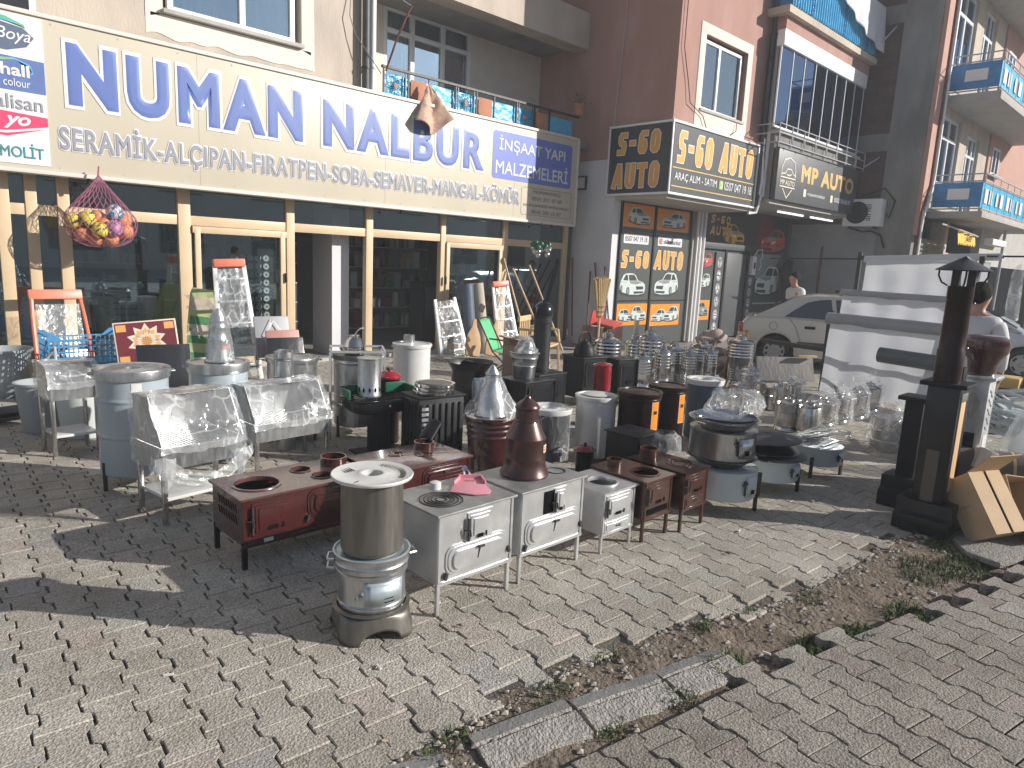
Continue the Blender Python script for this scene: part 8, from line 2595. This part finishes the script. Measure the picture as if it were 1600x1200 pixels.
sheet('white sheet hanging from the pale grey second roll', (9.70, 3.68), (9.52, 2.25), 1.0, 1.345, 4.0, 'sheet_white')
sheet('big translucent white sheet hanging to the ground from the thick middle roll', (9.60, 3.76), (9.42, 2.15), .05, .98, 7.0, 'sheet_white', .12)
tag(B().lathe([(.05, 0), (.07, .15), (.05, .5), (.03, .6), (0, .62)], 16).wob(.04, 9).build('plastic_bundle', 'film', loc=(9.35, 1.72, 1.2)), 'bright crumpled plastic bundle hung on the right post of the rack', 'bundle')

# ------------------------------------------------------------------ cars
def car(label, loc, rz, m, kind, sc_=.88):
    t = thing('parked_car', label, 'car', loc, rz)
    t.scale = (sc_,) * 3
    W2, rw = .82, .30
    ax = (-1.22, 1.26)
    low = [(-1.86, .30), (-1.93, .42), (-1.93, .62), (-1.88, .80), (-1.80, .90)]
    belt = [(-1.80, .93), (-1.2, .95), (-.3, .93), (.75, .90), (1.35, .82), (1.80, .70), (1.95, .58)] if kind == 'sedan' else [(-1.80, 1.0), (-1.2, 1.0), (-.3, .98), (.95, .92), (1.4, .84), (1.80, .72), (1.95, .58)]
    nose = [(1.98, .45), (1.95, .28), (1.88, .22)]
    prof = low + belt + nose
    for a in (1, 0):
        c = ax[a]
        prof += [(c + .36 * math.cos(R(k)), .30 + .36 * math.sin(R(k)) if k not in (0, 180) else .22) for k in range(0, 181, 15)]
        if a == 1:
            pass
    b = B()
    st = [(-W2 * .97, .955, -.0), (-W2, 1.0, 0), (-W2 * .93, 1.0, .02), (0, 1.0, .035), (W2 * .93, 1.0, .02), (W2, 1.0, 0), (W2 * .97, .955, 0)]
    n = len(prof)
    vs_ = []
    for i, (y, s_, dz) in enumerate(st):
        for x, z in prof:
            top = max(0, min(1, (z - .5) / .4))
            yy = y * (1 - .05 * top)
            vs_.append((x * (1 if abs(y) < W2 * .95 else .985), yy, z + dz * top))
    fs = [(j * n + i, j * n + (i + 1) % n, (j + 1) * n + (i + 1) % n, (j + 1) * n + i) for j in range(len(st) - 1) for i in range(n)]
    fs += [tuple(range(n)), tuple((len(st) - 1) * n + i for i in range(n))]
    b.add(vs_, fs)
    b.build('body', m, t, sharp=42)
    if kind == 'sedan':
        lo_, hi_ = (-1.62, -1.05, .10, .88), (-.86, -.55, -.05, .10)
        roof = [(-1.72, .93), (-.95, 1.36), (-.55, 1.42), (-.0, 1.42), (.30, 1.36), (1.05, .90)]
    else:
        roof = [(-1.78, 1.0), (-1.5, 1.48), (-.9, 1.53), (-.1, 1.53), (.25, 1.46), (1.2, .92)]
    b = B()
    nn = len(roof)
    vs_ = []
    for f in (-1, -.8, 0, .8, 1):
        for x, z in roof:
            tp = (z - .9) / .5
            vs_.append((x, f * (W2 * .93 - .17 * tp), z - (.015 if abs(f) == 1 else 0) + .02 * (1 - f * f) * tp))
    fs = [(j * nn + i, j * nn + i + 1, (j + 1) * nn + i + 1, (j + 1) * nn + i) for j in range(4) for i in range(nn - 1)]
    fs += [tuple(range(nn)), tuple(4 * nn + i for i in range(nn))]
    b.add(vs_, fs)
    rf = b.build('roof', m, t, sharp=40)
    def pane(pts, nm='side_window'):
        for sg in (-1, 1):
            b = B()
            q = []
            for x, z in pts:
                tp = (z - .9) / .5
                q.append((x, sg * (W2 * .93 - .17 * tp + .006), z))
            b.add(q, [tuple(range(len(q)))])
            b.build(nm, 'glass_car', t, smooth=False, recalc=False)
    if kind == 'sedan':
        pane([(-1.10, .98), (-.95, 1.10), (-.72, 1.27), (-.50, 1.33), (-.30, 1.35), (-.22, .97)])
        pane([(-.16, .97), (-.22, 1.35), (-.02, 1.35), (.20, 1.29), (.78, .95)])
    else:
        pane([(-1.35, 1.04), (-1.25, 1.38), (-.45, 1.46), (-.40, 1.02)])
        pane([(-.33, 1.02), (-.37, 1.46), (-.1, 1.46), (.20, 1.38), (.82, .99)])
        pane([(.86, .985), (.62, 1.13), (1.03, .955)])
    b = B()
    (x0, z0), (x1, z1) = roof[-1], roof[-2]
    for f0, f1 in ((-.86, .86),):
        p = lambda f, x, z: (x + .012, f * (W2 * .93 - .17 * (z - .9) / .5), z + .012)
        b.add([p(f0, x0 - .08, z0 + .06), p(f1, x0 - .08, z0 + .06), p(f1, x1 + .05, z1 - .03), p(f0, x1 + .05, z1 - .03)], [(0, 1, 2, 3)])
    b.build('windscreen', 'glass_car', t, smooth=False, recalc=False)
    b = B()
    (x0, z0), (x1, z1) = roof[0], roof[1]
    p = lambda f, x, z: (x - .010, f * (W2 * .93 - .17 * (z - .9) / .5), z + .014)
    k0, k1 = .12, .92
    b.add([p(f, x0 + (x1 - x0) * k, z0 + (z1 - z0) * k) for f, k in ((-.84, k0), (.84, k0), (.84, k1), (-.84, k1))], [(0, 1, 2, 3)])
    b.build('rear_window', 'glass_car', t, smooth=False, recalc=False)
    for sg in (-1, 1):
        for a in ax:
            w_ = B()
            w_.lathe([(.19, -.03), (.20, -.085), (.27, -.095), (.30, -.07), (.30, .07), (.27, .095), (.20, .085), (.19, .03)], 30)
            w_.tr(Matrix.Translation((a, sg * (W2 - .115), .30)) @ Matrix.Rotation(PI / 2, 4, 'X'))
            wo = w_.build('wheel', 'rubber', t)
            h = B()
            h.lathe([(.0, .085), (.05, .09), (.06, .075), (.14, .07), (.185, .085), (.195, .08), (.195, .06)], 30, cap=False)
            h.tr(Matrix.Translation((a, sg * (W2 - .115), .30)) @ Matrix.Rotation(-sg * PI / 2, 4, 'X'))
            h.build('hubcap', 'hubcap', wo)
            h = B()
            for k in range(9 if kind == 'sedan' else 5):
                an = 2 * PI * k / (9 if kind == 'sedan' else 5)
                h.obox((.15 * math.cos(an), .15 * math.sin(an), .081), (.04, .055 if kind == 'sedan' else .085, .006), (0, 0, an))
            h.tr(Matrix.Translation((a, sg * (W2 - .115), .30)) @ Matrix.Rotation(-sg * PI / 2, 4, 'X'))
            h.build('hub_hole', 'black_matt', wo)
            r_ = B()
            r_.lathe([(.345, 0), (.345, .25)], 26)
            r_.tr(Matrix.Translation((a, sg * (W2 - .30), .31)) @ Matrix.Rotation(-sg * PI / 2, 4, 'X'))
            r_.build('wheel_well', 'hole_dark', t)
            ar = B().tube([(a + .37 * math.cos(R(k)), sg * (W2 * .985), .30 + .37 * math.sin(R(k))) for k in range(-5, 186, 12)], .016, 6)
            ar.build('wheel_arch', m, t)
    for sg in (-1, 1):
        for x in (-.62, .32):
            B().obox((x, sg * (W2 * .975), .80), (.19, .03, .055)).build('door_handle', 'black_matt', t, bev=.01)
        b = B()
        for x0, z0, x1, z1 in ((-.19, .93, -.17, .36), (-.88, .80, -.80, .60), (-.80, .60, -.72, .40), (-1.0, .95, -.88, .80), (.86, .88, .84, .36)):
            b.bar((x0, sg * W2 * .985 * (1 - .04 * max(0, (z0 - .5) / .4)), z0), (x1, sg * W2 * .992 * (1 - .04 * max(0, (z1 - .5) / .4)), z1), .007)
        b.build('door_gap', 'black_matt', t)
        B().box(-.82, .88, min(sg * W2 * .99, sg * W2 * 1.012), max(sg * W2 * .99, sg * W2 * 1.012), .46, .52).build('rub_strip', 'pipe_dark', t, bev=.004)
        B().obox((-1.885, sg * .66, .72), (.09, .26, .20)).build('tail_light', 'taillight', t, bev=.02)
        B().obox((1.86, sg * .58, .60), (.16, .36, .13), (0, R(12), 0)).build('head_light', 'glass_win', t, bev=.02)
        B().obox((.80, sg * (W2 + .09), .98), (.10, .18, .12)).build('mirror', 'black_matt', t, bev=.03)
    b = B().tube([(-1.28 + .075 * math.cos(k), -W2 * .966, .79 + .075 * math.sin(k)) for k in [j * PI / 8 for j in range(16)]], .004, 5, closed=True)
    b.build('fuel_cap', 'pipe_dark', t)
    B().box(-1.85, 1.85, -.7, .7, .2, .3).build('underbody', 'hole_dark', t, smooth=False)
    B().box(-1.0, .5, -.6, .6, .55, .95).build('interior', 'board_black', t, smooth=False)
    return t
car('beige car parked behind the tarpaulin rack, rear wheel and tail towards the samovars', (12.62, 4.72, 0), R(-66), 'car_beige', 'sedan')
car('white car at the right edge behind the person in the white sweatshirt', (15.0, 3.62, -.03), R(-80), 'car_white', 'hatch')

# ------------------------------------------------------------------ people
def skin_mesh(name, pts, m, par, sub=2):
    """pts: list of (x, y, z, radius, parent index)"""
    me = bpy.data.meshes.new(name)
    me.from_pydata([p[:3] for p in pts], [(p[4], i) for i, p in enumerate(pts) if p[4] is not None], [])
    o = bpy.data.objects.new(name, me)
    COL.objects.link(o)
    md = o.modifiers.new('skin', 'SKIN')
    md.use_smooth_shade = True
    sv = me.skin_vertices[0].data
    for i, p in enumerate(pts):
        rr_ = p[3] if isinstance(p[3], tuple) else (p[3], p[3])
        sv[i].radius = rr_
    sv[0].use_root = True
    s2 = o.modifiers.new('sub', 'SUBSURF')
    s2.levels = s2.render_levels = sub
    dg = bpy.context.evaluated_depsgraph_get()
    nm = bpy.data.meshes.new_from_object(o.evaluated_get(dg))
    o.modifiers.clear()
    o.data = nm
    nm.materials.clear()
    nm.materials.append(MT[m])
    nm.polygons.foreach_set('use_smooth', [True] * len(nm.polygons))
    o.parent = par
    return o
def person(label, loc, rz, top, legm, fwd=.10, arm=.2, bend=.0):
    t = thing('person', label, 'person', loc, rz)
    t.scale = (.90,) * 3
    hx = fwd
    J = [(0, 0, .95, (.15, .11), None), (0.0, 0, 1.1, (.14, .10), 0), (hx * .4, 0, 1.28, (.17, .115), 1), (hx * .6, 0, 1.42, (.13, .09), 2), (hx * .8, 0, 1.50, .055, 3), (hx, 0, 1.57, .065, 4), (hx + .015, 0, 1.64, (.078, .095), 5), (hx + .01, 0, 1.70, (.075, .09), 6), (hx, 0, 1.745, (.045, .06), 7)]
    head = 6
    J.append((hx + .105, 0, 1.635, .014, head))
    for sg in (-1, 1):
        J.append((hx + .0, sg * .088, 1.635, .014, head))
    for sg in (-1, 1):
        i = len(J)
        J += [(hx * .6, sg * .17, 1.42, .062, 3), (arm * .3, sg * .235, 1.16, .048, i), (arm, sg * .22, .93, .036, i + 1), (arm + .03, sg * .21, .86, .034, i + 2)]
        w_ = i + 3
        for k in range(4):
            L_ = (.075, .085, .08, .065)[k]
            q = len(J)
            J += [(arm + .015 + .018 * k, sg * .205, .82, .011, w_), (arm + .02 + .018 * k, sg * .20, .82 - L_ * .6, .0095, q), (arm + .015 + .018 * k, sg * .19, .82 - L_, .008, q + 1)]
        q = len(J)
        J += [(arm + .07, sg * .195, .84, .012, w_), (arm + .09, sg * .19, .80, .009, q)]
    for sg in (-1, 1):
        i = len(J)
        J += [(0, sg * .09, .86, .095, 0), (.01, sg * .10, .50, .06, i), (-.01, sg * .10, .10, .045, i + 1), (.10, sg * .11, .04, .035, i + 2)]
    skin_mesh('body', J, 'skin', t)
    S = [(0, 0, .90, (.185, .145), None), (0, 0, 1.1, (.175, .14), 0), (hx * .4, 0, 1.28, (.205, .15), 1), (hx * .6, 0, 1.42, (.155, .115), 2), (hx * .7, 0, 1.485, (.08, .085), 3)]
    for sg in (-1, 1):
        i = len(S)
        S += [(hx * .6, sg * .19, 1.41, .085, 3), (arm * .3, sg * .245, 1.16, .072, i), (arm * .95, sg * .225, .95, .05, i + 1)]
    skin_mesh('top_garment', S, top, t)
    T = [(0, 0, .95, (.165, .13), None)]
    for sg in (-1, 1):
        i = len(T)
        T += [(0, sg * .095, .84, .115, 0), (.01, sg * .105, .50, .082, i), (-.01, sg * .105, .09, .07, i + 1)]
    skin_mesh('trousers', T, legm, t)
    for sg in (-1, 1):
        B().ball((.06, sg * .11, .04), .06, 14, 8, sx=2.0, sz=.75).build('shoe', 'shoe', t)
    b = B()
    def hf(u, v):
        a, e = 2 * PI * u, PI * (.02 + .76 * v)
        back = (1 - math.cos(a)) / 2
        e *= .45 + .55 * back
        return (hx - .012 + .104 * math.sin(e) * math.cos(a), .088 * math.sin(e) * math.sin(a), 1.675 + .112 * math.cos(e))
    b.grid(hf, 28, 14)
    b.wob(.006, 30)
    b.build('hair', 'hair', t, recalc=False, thick=.008)
    return t
person('person with short dark hair in a white shirt looking down behind the beige car', (13.15, 5.80, 0), R(150), 'cloth_white', 'trouser_dark', .16)
person('person in a white sweatshirt seen from behind beside the maroon vase cover', (7.03, 1.55, 0), R(-5), 'cloth_white', 'jeans', .06)

fit_texts()

# ------------------------------------------------------------------ thin street haze, added also to lift dark tones like lens veil
b = B().box(-61, 76, -46, 61, -1.2, 13.0)
hz = b.build('haze', 'paper', smooth=False)
hm = bpy.data.materials.new('haze')
hm.use_nodes = True
hn = hm.node_tree
hn.nodes.remove(hn.nodes['Principled BSDF'])
pv = hn.nodes.new('ShaderNodeVolumePrincipled')
pv.inputs['Color'].default_value = (0.93, 0.96, 1.0, 1)
pv.inputs['Density'].default_value = 0.0048
pv.inputs['Anisotropy'].default_value = 0.0
hn.links.new(pv.outputs[0], hn.nodes['Material Output'].inputs['Volume'])
hz.data.materials.clear()
hz.data.materials.append(hm)
tag(stuff(hz), 'thin pale haze over the whole street, added also to lift its dark tones', 'haze')
